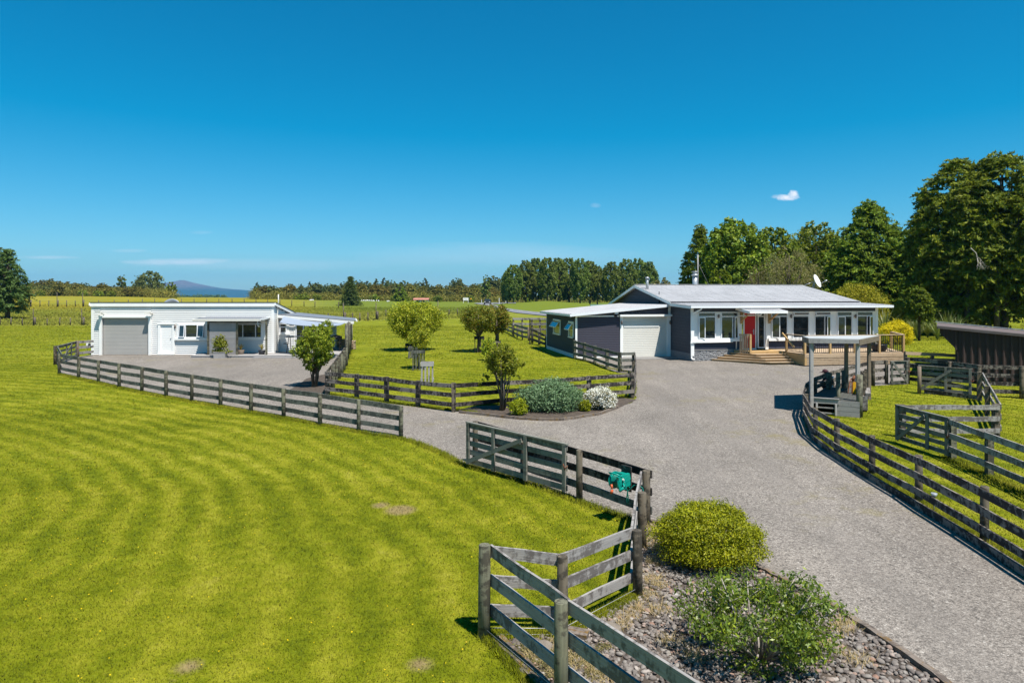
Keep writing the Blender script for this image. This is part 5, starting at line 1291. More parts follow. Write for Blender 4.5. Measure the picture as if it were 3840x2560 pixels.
# fascia boards
m = MB(); z = .02
for k in range(4): m.b2(xl + .0, xr, yf - .03, yf, .02 + k * .095, .095 + k * .095)
m.b2(xl - .02, xr + .05, yf - .045, yf, .405, .565)
m.build('front_slats', M['tan_grey'], DK); MB().b2(xl + .02, xr, yf + .02, yf + .05, 0, .55).build('slat_gap_shade', M['black'], DK)  # black sheet behind the slats stands in for the shade under the deck
m = MB(); m.b2(xl - .03, xl, yf, -1.4, .3, .56); m.b2(xl - .035, xl + .1, yf - .04, yf + .1, .0, .56); m.quad([(xl - .01, -1.4, 0), (xl - .01, yf, 0), (xl - .01, yf, .3), (xl - .01, -1.4, .3)]); m.build('side_fascia', M['tan'], DK)
m = MB(); m.bar((xr, yf, .28), (XE + .6, 0, .28), .04, .5); m.build('end_fascia', M['tan_grey'], DK)
zt = zdk + .95
posts = [(xl + .05, -1.5), (xl + .05, yf + .08)] + [(xl + .05 + (xr - xl - .15) * k / 4, yf + .08) for k in (1, 2, 3, 4)] + [(XE + .45, -.6)]
for x, y in posts: MB().b2(x - .05, x + .05, y - .05, y + .05, zdk - .1, zt).build('railing_post', M['tan'], DK)
m = MB(); m.bar((xl + .05, -1.5, zt + .02), (xl + .05, yf + .02, zt + .02), .12, .035); m.bar((xl, yf + .08, zt + .02), (xr - .05, yf + .08, zt + .02), .12, .035); m.bar((xr - .1, yf + .08, zt + .02), (XE + .45, -.6, zt + .02), .12, .035); m.build('top_rail', M['tan_grey'], DK)
seg = [((xl + .05, -1.5), (xl + .05, yf + .08))] + [(posts[1 + k], posts[2 + k]) for k in range(4)] + [((posts[5]), (posts[6]))]
for a, b in seg:
    far_seg = a[0] > 9 and b[1] > -2; a = Vector((*a, 0)); b = Vector((*b, 0)); L = (b - a).length; n = int(L / (.3 if far_seg else .115)); m = MB()
    for k in range(1, n): c = a.lerp(b, k / n); m.tube([c + Vector((0, 0, zdk + .07)), c + Vector((0, 0, zt - .02))], .015, 4, cap=False)
    m.bar(a + Vector((0, 0, zdk + .06)), b + Vector((0, 0, zdk + .06)), .025, .03); m.bar(a + Vector((0, 0, zt - .03)), b + Vector((0, 0, zt - .03)), .025, .03)
    m.build('balusters', M['black'], DK)
m = MB(); m.bar((xl - .12, -1.35, zt + .06), (xl - .02, yf + .95, .88), .06, .09); m.build('stair_handrail', M['tan'], DK)
m = MB(); m.bar((2.95, -1.2, zdk - .1), (2.95, -1.2, zt), .1, .1, up=(0, 1, 0)); m.build('landing_post', M['tan'], DK)
m = MB()
for k in range(5): m.b2(2.62 + k * .055, 2.66 + k * .055, -.7 - k * .1, -.62 - k * .1, zdk - .1, zt)
m.bar((2.6, -.6, zt - .04), (2.95, -1.2, zt - .04), .04, .1)
m.build('landing_screen', M['tan_grey'], DK)
def world(s, t_, z): return Vector((*LP(s, t_), z + OZ))
T = pot_plant('potted_plant', 'yellow green plant in a round black tub at the left corner of the deck', 'potted plant', world(xl + .75, yf + .8, zdk), .34, .42, 'black', 'spike', 60, .4, .03, 4, .9, group='potted plants on the deck')
T = pot_plant('potted_plant', 'leafy plant in a black tub at the right end of the deck', 'potted plant', world(xr - .9, yf + .95, zdk), .42, .4, 'black', 'flax', 90, .5, .045, 6, .9, group='potted plants on the deck')
bl = [(0, 0, .72, .45, .35, .2)]; P, O = blob_leaves(bl, 700, 7, .9, .3); V, Fq = leaf_quads(P, O, .08, .05); np_mesh('foliage', V, Fq, LF['tarata'], T)
T = thing('deck_chair', 'dark planter stand behind the railing at the right end of the deck', 'planter', world(xr - 1.6, yf + 1.0, zdk))
bpy.data.objects.remove(T)

# trellis at the rear corner of the garage
a = at(1987, 1262, 51.5); b = at(2050, 1262, 51.0); a.z = b.z = .7
T = thing('trellis_screen', 'dark square trellis screen at the rear left corner of the grey garage', 'trellis', a)
m = MB(); z0, z1 = .7, 1.9
for k in range(12): z = z0 + (z1 - z0) * k / 11; m.bar(a + Vector((0, 0, z)), b + Vector((0, 0, z)), .015, .03)
for k in range(16): p = a.lerp(b, k / 15); m.bar(p + Vector((0, 0, z0)), p + Vector((0, 0, z1)), .015, .03, up=(0, 1, 0))
m.build('lattice', M['rail_black'], T, world=True)
for p in (a, b): MB().bar(p, p + Vector((0, 0, z1 + .05)), .09, .09, up=(0, 1, 0)).build('post', M['rail_black'], T, world=True)

# ------------------------------------------------------------------ brown steel shed at the right
sx0 = (3593 - CX) / F * 31.6; T = thing('shed', 'brown ribbed steel shed with a low sloping roof at the right edge', 'shed', (sx0, 31.6, .55), R(-32))
m = MB(); zz = lambda x: 2.37 - .09 * (x + .72)
n = 90; x = -.72; L = 9.0; pa = None
for i in range(n * 2):
    a = -.72 + L * i / (n * 2); k = i % 6; yy = -.06 if k in (0, 1) else 0
    z0 = 0.0 if a >= 0 else max(0, 2.2 - (a + .72) * 1.15 - .1)
    p = ((a, yy, z0), (a, yy, zz(a) - .05))
    if pa: m.quad([pa[0], p[0], p[1], pa[1]])
    pa = p
m.build('front_wall', M['shed'], T)
MB().b2(-.02, .02, 0, 5.5, 0, 2.2).build('side_wall', M['shed'], T)
m = MB(); corr(m, (-.8, -.15, zz(-.8) + .05), (-.8, 5.8, zz(-.8)), (9.3, 0, -.09 * 9.3), .15, .015); ro = m.build('roof', M['shed_roof'], T)
m = MB(); m.bar((-.8, -.17, zz(-.8) + .0), (8.3, -.17, zz(8.3) + .0), .02, .12); m.b2(-.83, -.8, -.15, 5.8, 2.28, 2.42); m.build('flashing', M['shed_roof'], ro)
m = MB(); m.bar((-.9, 5.82, 2.44), (8.3, 5.82, 1.61), .2, .03); m.build('ridge_flashing', M['metal'], ro)

# ------------------------------------------------------------------ stock loading shelter
P1 = Vector((10.40, 23.72)); P2 = Vector((13.02, 26.6)); P3 = Vector((11.8, 23.3)); P4 = Vector((13.86, 26.5))
gzl = gzf(11.8, 23.3)
T = thing('stock_shelter', 'open timber shelter with a pale flat roof over the stock loading platform', 'shelter', (P3.x, P3.y, gzl))
ft = 2.93
for i, (p, zb0, sq, mt) in enumerate(((P1, gzl + .0, 1, 'pale_wood'), (P2, gzl, 1, 'post_tan'), (P3, gzl + 1.2, 1, 'pale_wood'), (P4, gzl - .1, 1, 'post_tan'))):
    MB().bar((p.x, p.y, zb0), (p.x, p.y, ft - .12), .11, .11, up=(0, 1, 0)).build('post', M[mt], T, world=True)
MB().tube([(P3.x, P3.y - .12, gzl - .2), (P3.x, P3.y - .12, gzl + 1.45)], .1, 12).build('post', M['post_green'], T, world=True, label='stout round green lower post')
FLq, FRq, BRq, BLq = Vector((10.28, 23.66, ft)), Vector((11.75, 23.12, ft)), Vector((14.5, 27.0, ft - .10)), Vector((11.25, 26.4, ft - .10))
m = MB(); plank(m, [FLq, FRq, BRq, BLq], .03); rf = m.build('roof', M['roof_cream'], T, world=True)
m = MB(); m.bar(FLq + Vector((0, 0, -.11)), FRq + Vector((0, 0, -.09)), .05, .13); m.build('front_fascia', M['pale_wood'], rf, world=True)
m = MB(); m.bar(FRq + Vector((0, 0, -.12)), BRq + Vector((0, 0, -.12)), .05, .19); m.bar(BRq + Vector((0, 0, -.12)), BLq + Vector((0, 0, -.12)), .05, .17); m.bar(BLq + Vector((0, 0, -.12)), FLq + Vector((0, 0, -.12)), .05, .17)
for k in (1, 2, 3): m.bar(FLq.lerp(BLq, k / 4) + Vector((0, 0, -.1)), FRq.lerp(BRq, k / 4) + Vector((0, 0, -.1)), .05, .12)
m.build('rafters', M['post_tan'], rf, world=True)
# platform
zp = gzl + .55
T = thing('loading_platform', 'low timber stock loading platform with boarded front under the shelter', 'platform', (P3.x, P3.y, gzl))
pl = [(10.42, 23.9), (11.72, 23.12), (13.3, 25.9), (12.4, 26.9)]
m = MB(); n = 8
for k in range(n):
    a0, a1 = k / n, (k + .96) / n; q = lambda a, s: Vector(pl[0]).lerp(Vector(pl[1]), a) if not s else Vector(pl[3]).lerp(Vector(pl[2]), a)
    plank(m, [(*q(a0, 0), zp), (*q(a1, 0), zp), (*q(a1, 1), zp), (*q(a0, 1), zp)], .035)
m.build('platform_boards', M['rail_grey'], T, world=True)
a, b = Vector((*pl[0], 0)), Vector((*pl[1], 0)); mid = a.lerp(b, .55)
m = MB()
for k in range(3): m.bar(mid + Vector((0, -.03, gzl + .08 + k * .18)), b + Vector((.04, -.03, gzl + .08 + k * .18)), .035, .17)
m.build('front_boards', M['pale_wood'], T, world=True)
m = MB(); m.bar(a + Vector((-.05, -.06, zp - .07)), a.lerp(b, .6) + Vector((0, -.06, zp - .07)), .04, .17); m.bar(a + Vector((-.05, -.06, zp + .03)), a.lerp(b, .6) + Vector((0, -.06, zp + .03)), .09, .03); m.build('kerb_board', M['pale_wood'], T, world=True)
m = MB()
for f_ in (.12, .52): c = a.lerp(b, f_); m.bar(c + Vector((0, -.1, gzl - .05)), c + Vector((0, -.1, zp - .14)), .06, .06, up=(0, 1, 0))
for z in (.08, .26, .42): m.bar(a.lerp(b, .12) + Vector((0, -.08, gzl + z)), a.lerp(b, .52) + Vector((0, -.08, gzl + z)), .03, .04)
m.build('ramp_frame', M['pale_wood'], T, world=True)
m = MB(); m.bar((pl[1][0] + .03, pl[1][1], gzl + .25), (pl[2][0] + .03, pl[2][1], gzl + .3), .04, .5); m.bar((pl[3][0], pl[3][1], gzl + .3), (pl[0][0], pl[0][1], gzl + .3), .04, .45); m.build('side_boards', M['rail_grey'], T, world=True)
for u, v, vt, mt in ((3143, 1506, 1397, 'post_green'), (3163, 1478, 1388, 'post_brown'), (3107, 1470, 1397, 'post_green')):
    c = G(u, v, .35 if u != 3163 else .2); zt_ = EYE - (vt - HOR) / F * c.y
    tag(MB().tube([(c.x, c.y, c.z - .3), (c.x, c.y, zt_)], .075, 10).build('chute_post', M[mt]), {3143: 'green grey round post at the front middle of the loading platform', 3163: 'round brown post behind the front middle post of the loading platform', 3107: 'round green post in front of the crouching person'}[u], 'post')
# chute gate, scales, crate
c = G(3176, 1492, .3); T = thing('chute_gate', 'blue grey boarded chute gate standing inside the shelter', 'gate', c)
m = MB(); d = Vector((.38, .75, 0)).normalized()
for k in range(4): m.bar(c + d * (.05 + .24 * k) + Vector((0, 0, .05)), c + d * (.05 + .24 * k) + Vector((0, 0, 1.08)), .03, .2, up=tuple(d))
m.build('boards', M['rail_grey'], T, world=True)
m = MB(); m.bar(c + Vector((-.03, 0, .2)), c + d * .95 + Vector((-.03, 0, .2)), .04, .08); m.bar(c + Vector((-.03, 0, .95)), c + d * .95 + Vector((-.03, 0, .95)), .04, .08); m.build('ledges', M['rail_dark'], T, world=True)
c = G(3199, 1496, .3); T = thing('stock_scales', 'tall frame with a bright yellow panel beside the round green post', 'scales', c)
MB().bar(c + Vector((.04, 0, .28)), c + Vector((.04, 0, .92)), .11, .05, up=(0, 1, 0)).build('yellow_panel', M['yellow'], T, world=True)
m = MB()
for dx in (-.28, -.06, .14): m.tube([c + Vector((dx, 0, 0)), c + Vector((-.02 + dx * .25, 0, 1.05))], .018, 6)
m.tube([c + Vector((-.02, 0, 1.0)), c + Vector((.1, .05, 1.12))], .06, 8); m.build('frame', M['rust'], T, world=True)
c = G(3236, 1540, 0); T = thing('stock_crate', 'pale green slatted stock crate on a timber base right of the shelter post', 'crate', c)
a, b = c, c + Vector((.75, 1.3, 0))
for k in range(4): 
    z = .62 + k * .2; MB().bar(a + Vector((0, 0, z)), b + Vector((0, 0, z)), .03, .13).build('slat', M['pale_wood'], T, world=True)
for f_ in (0, .5, 1): q = a.lerp(b, f_); MB().bar(q + Vector((.03, 0, 0)), q + Vector((.03, 0, 1.35)), .08, .08, up=(0, 1, 0)).build('upright', M['post_brown'], T, world=True)
m = MB(); m.bar(a + Vector((-.02, -.2, .3)), b + Vector((.0, 0, .3)), .16, .5); m.bar(a + Vector((.08, -.2, .6)), b + Vector((.08, 0, .6)), .16, .12); m.bar(a + Vector((-.32, .1, .5)), a + Vector((.02, 0, .5)), .05, .08); m.build('base_boards', M['rail_light'], T, world=True)

# ------------------------------------------------------------------ hose reel on the fence
a, b = FH[2], FH[3]; d = (b - a); d.z = 0; d.normalize(); nn = Vector((d.y, -d.x, 0))
if nn.y > 0: nn = -nn
best = min(range(200), key=lambda i: abs(CX + F * a.lerp(b, i / 200).x / a.lerp(b, i / 200).y - 2357)); c0 = a.lerp(b, best / 200)
zc = EYE - (1795 - HOR) / F * c0.y; c0 = Vector((c0.x, c0.y, zc)) + nn * .06
T = thing('hose_reel', 'teal green garden hose reel mounted on a board on the blackened fence', 'hose reel', c0)
P = lambda x, y, z: c0 + d * x + nn * y + Vector((0, 0, z))
m = MB(); m.bar(P(0, .0, -.22), P(0, .0, .27), .26, .025, up=tuple(nn)); m.build('backing_board', M['rail_dark'], T, world=True)
m = MB()
for x, r in ((-.10, .15), (.10, .15)): m.tube([P(x - .012, .20, 0), P(x + .012, .20, 0)], r, 20)
m.bar(P(-.11, .02, .0), P(.11, .02, .0), .05, .26); m.bar(P(.0, .03, .12), P(.0, .22, .15), .20, .03, up=(0, 0, 1)); m.tube([P(-.13, .20, 0), P(-.115, .20, 0)], .17, 20); m.bar(P(.09, .02, .03), P(.09, .33, .0), .06, .24); m.bar(P(.11, .02, .08), P(.11, .3, -.02), .03, .10); m.bar(P(-.11, .02, .08), P(-.11, .3, -.02), .03, .10)
m.tube([P(-.13, .28, .1), P(-.13, .34, .16), P(.05, .34, .17), P(.13, .26, .12)], .016, 8); m.tube([P(.12, .2, -.02), P(.16, .24, -.08), P(.14, .34, -.14)], .03, 8)
m.build('reel_frame', M['teal'], T, world=True)
m = MB(); m.tube([P(-.09, .20, 0), P(.09, .20, 0)], .11, 20); m.build('drum', M['darkmetal'], T, world=True)
m = MB()
for k in range(5):
    pts = [P(-.08 + k * .026, .20 + .115 * math.cos(t * .628), .115 * math.sin(t * .628)) for t in range(11)]; m.tube(pts, .011, 6, cap=False)
m.tube([P(.13, .24, .06), P(.2, .26, .02), P(.24, .22, -.15), P(.25, .2, -.35), P(.22, .2, -.40), P(.19, .2, -.33), P(.2, .18, -.16), P(.30, .1, -.03), P(.38, .08, .0), P(.46, .04, -.06), P(.50, .03, -.25), P(.5, .03, -.5)], .011, 6)
m.build('hose', M['hose'], T, world=True)
MB().tube([P(-.06, .35, -.05), P(-.04, .36, -.13)], .022, 8).tube([P(-.03, .36, -.15), P(-.05, .37, -.22)], .028, 8).build('nozzle', M['orange'], T, world=True)
MB().tube([P(.115, .22, .06), P(.15, .24, .06)], .022, 8).build('hose_connector', M['roller_cream'], T, world=True)

# ------------------------------------------------------------------ shrubs and small trees
c = G(2666, 2135); 
bl = [(.04, 0, .42, .84, .76, .45), (.34, .1, .44, .52, .5, .38), (-.26, .0, .48, .56, .5, .40), (.05, -.1, .36, .78, .7, .32), (-.05, .2, .55, .45, .4, .33)]
T = thing('clipped_bush', 'rounded yellow green clipped bush at the edge of the stone bed', 'bush', c + Vector((0, .25, .02)))
P, O = blob_leaves(bl, 60000, 12, .22, .07, .35); k = (P[:, 2] > .05); V, Fq = leaf_quads(P[k], O[k], .040, .018, 0, .6); np_mesh('foliage', V, Fq, LF['gold'], T)
m = MB()
for i in range(26): a_ = i * 2.4; m.tube([(0, 0, 0), (math.cos(a_) * .35, math.sin(a_) * .35, .3), (math.cos(a_) * .68, math.sin(a_) * .6, .45 + .3 * rnd.random())], [.02, .012, .005], 5)
m.build('stems', M['bark_dark'], T)
c = G(2850, 2475)
T = thing('open_shrub', 'open straggly dark green shrub in front of the clipped bush on the river stones', 'shrub', c + Vector((0, 0, .0)))
g = random.Random(4); m = MB(); tips = []
for i in range(46):
    a_ = i * 2.399; r_ = .25 + .72 * math.sqrt(g.random()); h_ = (1.12 - .5 * (r_ / 1.0) ** 2) * g.uniform(.5, 1.08); e = Vector((math.cos(a_) * r_ * 1.02, math.sin(a_) * r_ * .85, max(.12, h_ * .92)))
    s = Vector((math.cos(a_) * .05, math.sin(a_) * .05, 0)); m1 = s.lerp(e, .5) + Vector((g.uniform(-.08, .08), g.uniform(-.08, .08), .06))
    m.tube([s, m1, e], [.017, .011, .005], 5); tips += [(e, .13), (m1.lerp(e, .6), .10)]
    for k in range(3):
        e2 = m1.lerp(e, .3 + .2 * k) + Vector((g.uniform(-.2, .2), g.uniform(-.2, .2), g.uniform(.0, .14))); m.tube([m1.lerp(e, .2 + .2 * k), e2], [.006, .003], 4); tips.append((e2, .09))
m.build('stems', M['bark_pale'], T)
bl = [(p.x, p.y, p.z, r, r, r * .8) for p, r in tips] + [(-.25, -.3, .12, .2, .15, .12), (-.1, -.42, .1, .25, .12, .1), (.3, -.35, .12, .22, .15, .12), (-.5, -.1, .16, .2, .15, .14), (.55, -.1, .15, .2, .15, .14)]; P, O = blob_leaves(bl, 9800, 7, .9, .42); V, Fq = leaf_quads(P, O, .062, .023, -.5, .5); np_mesh('foliage', V, Fq, LF['fore'], T)
c = G(2068, 1556); c.y += .9
bl = [(0, 0, .48, 1.12, .9, .56), (-.5, 0, .38, .62, .6, .44), (.5, 0, .42, .7, .6, .5), (.15, .1, .6, .7, .6, .5)]
T = thing('low_shrub', 'broad low blue green shrub mounded in front of the island fence', 'shrub', c + Vector((0, 0, -.02)))
P, O = blob_leaves(bl, 24000, 9, .25, .08, .3); V, Fq = leaf_quads(P, O, .07, .035); np_mesh('foliage', V, Fq, LF['blue'], T); MB().tube([(0, 0, -.1), (0, 0, .6)], [.06, .02], 6).build('stem', M['bark'], T)
c = G(2258, 1545); c.y += .5
bl = [(0, 0, .38, .56, .45, .40), (.28, 0, .3, .32, .3, .28), (-.25, .1, .35, .35, .3, .35)]
T = thing('flowering_shrub', 'small shrub covered in white blossom beside the blue green shrub', 'shrub', c)
P, O = blob_leaves(bl, 6500, 7, .25, .1, .5); V, Fq = leaf_quads(P, O, .05, .04); np_mesh('blossom', V, Fq, LF['flower'], T); P, O = blob_leaves(bl, 4500, 7, .5, .1); V, Fq = leaf_quads(P, O, .06, .035); np_mesh('foliage', V, Fq, LF['brown'], T); MB().tube([(0, 0, -.1), (0, 0, .5)], [.04, .01], 6).build('stem', M['bark'], T)
for lab, u, v, sc2 in (('small yellow green shrub tucked against the left side of the blue green shrub', 1946, 1562, .33), ('small yellow green shrub between the blue green shrub and the white blossom', 2197, 1548, .24)):
    c = G(u, v); c.y += .25; bl = [(0, 0, sc2 * .85, sc2 * .9, sc2 * .8, sc2 * .9)]; T = thing('small_shrub', lab, 'shrub', c)
    P, O = blob_leaves(bl, 2600, 7, .5, .12); V, Fq = leaf_quads(P, O, .055, .03); np_mesh('foliage', V, Fq, LF['gold'], T); MB().tube([(0, 0, -.05), (0, 0, sc2)], [.02, .01], 5).build('stem', M['bark'], T)

pb = prof_blobs(2.62, .75, [(0, .35), (.3, .72), (.62, .92), (.85, .75), (1, .45)], 46, .30, 2); pb = [(x + .10 * (z - 1), y, z, a, b, c_) for x, y, z, a, b, c_ in pb] + [(.55, 0, 2.68, .22, .22, .24), (-.75, 0, 1.55, .3, .3, .2)]
plant('small_tree', 'vase shaped glossy shrub tree on the gravel in front of the cottage patio', 'tree', G(1178, 1452), pb, 15000, .085, .05, LF['tarata'], tr_r=.055, multi=9, cl=9, nl=18, fork=.15)
P = np.array([[rng.uniform(-.9, .9), rng.uniform(-.9, -.4), rng.uniform(1.4, 2.3)] for _ in range(10)])
pb = prof_blobs(2.32, 1.35, [(0, .5), (.35, .72), (.7, .62), (1, .35)], 30, .32, 3); pb += [(-.62, 0, 1.2, .16, .16, .12), (-.75, 0, .95, .10, .10, .08), (.72, 0, 1.65, .16, .16, .12), (.6, .1, 1.2, .10, .10, .08)]
plant('small_tree', 'thin many stemmed young tree growing in the mulch by the blue green shrub', 'tree', G(1882, 1540), pb, 6500, .08, .045, LF['tarata'], tr_r=.05, multi=12, cl=8, nl=14, fork=.15)
pb = prof_blobs(3.05, .95, [(0, .8), (.25, 1.7), (.55, 2.1), (.8, 1.85), (1, 1.0)], 62, .28, 5)
plant('fruit_tree', 'broad round lime green tree standing in the lawn between the two buildings', 'tree', G(1560, 1314), pb, 30000, .11, .065, LF['lime'], tr_r=.09, cl=9, nl=20, fork=.4)
pb = prof_blobs(2.3, 1.15, [(0, .4), (.4, .75), (1, .4)], 16, .42, 6)
plant('fruit_tree', 'small yellow green young tree rising from the tree guard below the round lime tree', 'tree', G(1572, 1384), pb, 3600, .09, .05, LF['lime'], tr_r=.035, cl=8, nl=8, fork=.5)
pb = prof_blobs(2.85, 1.45, [(0, .7), (.35, 1.25), (.7, 1.4), (1, .85)], 40, .28, 8)
plant('fruit_tree', 'bronze tinged tree with forked pale limbs, left of the pair on the lawn rise', 'tree', G(1794, 1320), pb, 11000, .10, .055, LF['bronze'], tr_r=.10, cl=8, nl=20, fork=.12, tr_mat='bark')
pb = prof_blobs(2.95, 1.25, [(0, .5), (.35, 1.1), (.7, 1.25), (1, .6)], 40, .28, 9)
plant('fruit_tree', 'orange tipped tree with one thick trunk, right of the pair on the lawn rise', 'tree', G(1862, 1312), pb, 12000, .11, .06, LF['bronze'], tr_r=.14, cl=8, nl=10, fork=.45, tr_mat='bark')
pb = prof_blobs(1.25, .35, [(0, .4), (.5, .55), (1, .3)], 12, .45, 9)
plant('young_tree', 'low yellow green young tree between the pair of trees and the many stemmed one', 'tree', G(1832, 1352), pb, 2600, .09, .05, LF['lime'], tr_r=.03, cl=8, nl=6)
def guard(label, u, v, vt, wpx, mat='pale_wood'):
    c = G(u, v); h = EYE - (vt - HOR) / F * c.y - c.z; w = wpx / F * c.y / 2
    T = thing('tree_guard', label, 'tree guard', c, R(rnd.uniform(-8, 8)), 'slatted timber tree guards on the island lawn')
    for sx in (-1, 1):
        for sy in (-1, 1): MB().b2(sx * w - .025, sx * w + .025, sy * w - .025, sy * w + .025, -.05, h).build('post', M[mat], T)
    m = MB()
    for sy in (-1, 1):
        for k in (-.33, .33): m.b2(k * w - .03, k * w + .03, sy * (w + .03) - .01, sy * (w + .03) + .01, .02, h - .02)
        m.b2(-w - .04, w + .04, sy * (w + .055) - .012, sy * (w + .055) + .012, h - .15, h + .01)
    for sx in (-1, 1): m.b2(sx * (w + .04) - .012, sx * (w + .04) + .012, -w, w, h - .15, h); m.b2(sx * (w + .04) - .012, sx * (w + .04) + .012, -w, w, .08, .2)
    m.build('slats', M[mat], T); return T
guard('empty pale slatted tree guard just behind the island fence', 1602, 1434, 1358, 40)
guard('slatted tree guard round the small yellow green young tree', 1570, 1386, 1312, 36, 'rail_grey')
guard('low dark tree guard left behind the small yellow green tree', 1548, 1343, 1300, 26, 'rail_grey')
guard('dark tree guard at the foot of the round lime tree', 1535, 1313, 1288, 24, 'rail_black')
guard('dark slatted tree guard round the bronze tinged tree', 1797, 1321, 1262, 32, 'rail_black')
guard('small dark tree guard at the foot of the thick trunked tree', 1862, 1313, 1279, 24, 'rail_dark')

# yellow dome, flax and golden shrubs right of the house
def Gy(u, Y): x = (u - CX) / F * Y; return Vector((x, Y, gzf(x, Y)))
bl = [(0, 0, .75, 1.25, 1.1, .95), (.5, 0, .6, .8, .8, .7), (-.5, -.1, .6, .8, .8, .7)]
T = thing('dome_shrub', 'bright yellow dome shaped shrub beyond the deck railing', 'shrub', Gy(3358, 52)); P, O = blob_leaves(bl, 13000, 8, .2, .07, .4); V, Fq = leaf_quads(P, O, .10, .05); np_mesh('foliage', V, Fq, LF['yellow'], T); MB().tube([(0, 0, -.1), (0, 0, .8)], [.1, .03], 6).build('stem', M['bark'], T)
def flax(label, u, Y, L, n, seed, group='flax clumps under the tall trees'):
    T = thing('flax_bush', label, 'flax', Gy(u, Y), 0, group); m = MB(); arch_blades(m, (0, 0, 0), n, L, .09, .8, 4, seed); o = m.build('blades', LF['flax'], T)
flax('large arching flax clump between the house end and the yellow dome shrub', 3318, 56, 3.0, 110, 1)
for k, (u, Y, L) in enumerate(((3440, 58, 2.4), (3478, 60, 2.6), (3515, 57, 2.2), (3552, 59, 2.7), (3590, 58, 2.4), (3420, 62, 2.2))):
    flax('arching flax clump in the row between the yellow dome shrub and the brown shed', u, Y, L, 70, k + 3)
pb = prof_blobs(4.6, .4, [(0, 2.6), (.5, 3.1), (.8, 2.3), (1, .9)], 40, .33, 11)
plant('golden_shrub', 'spreading golden green conifer just behind the right end of the house roof', 'shrub', Gy(3205, 62), pb, 24000, .22, .07, LF['golden'], tr_r=.15, cl=9, droop=.6)
pb = prof_blobs(4.0, .4, [(0, 1.2), (.5, 1.5), (1, .5)], 20, .36, 12)
plant('golden_shrub', 'narrow golden green conifer in the shade left of the tall dark trees', 'shrub', Gy(3400, 66), pb, 8000, .22, .07, LF['golden'], tr_r=.12, cl=9, droop=.6)

# ------------------------------------------------------------------ tall trees behind the house
def zt(v, Y): return EYE - (v - HOR) / F * Y - .7
PL = dict(cl=26, droop=.5, shell=.55, plume=1.25)
# cypress trio at the right edge
def cyp(label, u, Y, vtop, rad, low, n, seed, prof=None, L=.46, W=.15, mat='cypress', tr=.35, cat='tree', name='cypress', nb=70, group=None, plume=1.25):
    Ht = zt(vtop, Y); prof = prof or [(0, rad * .75), (.2, rad * .95), (.5, rad), (.78, rad * .72), (.93, rad * .42), (1, rad * .16)]
    prof = [(f_, r_ * 1.1) for f_, r_ in prof]; pb = prof_blobs(Ht * .97, low, prof, int(nb * 1.9), .22, seed, .9, .1)
    return plant(name, label, cat, Gy(u, Y), pb, int(n * 1.6), L, W, LF[mat], tr_r=tr, tr_mat='bark_dark', nl=24, fork=.75, group=group, sig=.2, **{**PL, 'plume': plume})
cyp('tall dark cypress at the far right with the highest crown', 3760, 62, 560, 4.8, 2.6, 42000, 21)
cyp('tall cypress left of the highest crown with its lower limbs bare', 3590, 64, 585, 4.4, 1.2, 38000, 22, [(0, 3.2), (.2, 3.9), (.5, 4.4), (.75, 3.6), (.92, 2.2), (1, .8)])
cyp('cypress partly outside the right edge of the picture', 3960, 66, 600, 5.0, 3.0, 24000, 23)
cyp('broad pointed cypress standing alone behind the golden shrub', 3262, 78, 752, 5.6, 1.0, 46000, 24, [(0, 4.6), (.25, 5.6), (.5, 4.9), (.75, 3.3), (.9, 1.7), (1, .5)])
cyp('shorter dark cypress filling the gap between the two tall cypresses', 3440, 74, 900, 3.6, .6, 16000, 25, nb=40)
cyp('small dark conifer with a bare lower trunk beside the yellow dome shrub', 3447, 56, 1075, .95, 1.9, 7000, 26, L=.24, W=.08, tr=.09, nb=22, plume=.5)
# bleached dead limb
m = MB(); g = random.Random(2)
def dead(m, p, d, L, r, k):
    e = p + d * L; m.tube([p, p.lerp(e, .5) + Vector((g.uniform(-.1, .1), 0, g.uniform(-.1, .1))) * L, e], [r, r * .8, r * .5], 5)
    if k:
        for _ in range(3):
            nd = (d + Vector((g.uniform(-.8, .8), g.uniform(-.4, .4), g.uniform(-.7, .3)))).normalized(); dead(m, p.lerp(e, g.uniform(.4, 1)), nd, L * .62, r * .55, k - 1)
T = thing('dead_branch', 'bleached bare dead branch hanging in front of the tall cypress', 'branch', at(3640, 930, 59.0)); dead(m, Vector((0, 0, 0)), Vector((.3, -.3, -.8)).normalized(), 1.2, .05, 4); m.build('twigs', M['bark_pale'], T)
for u, Y, h in ((3735, 60, 7), (3768, 60.6, 7), (3622, 61, 5.5)):
    T = thing('bare_tree', 'x', 'tree', Gy(u, Y)); MB().tube([Gy(u, Y) - Vector((0, 0, .2)), Gy(u, Y) + Vector((.15, 0, h * .5)), Gy(u + 6, Y) + Vector((0, 0, h))], [.26, .2, .13], 10).build('trunk', M['bark_dark'], T, world=True)
    T['label'] = {3735: 'left of the two thick bare trunks standing side by side above the brown shed', 3768: 'right of the two thick bare trunks standing side by side above the brown shed', 3622: 'dark bare trunk below the tall cypress left of the paired trunks'}[u]
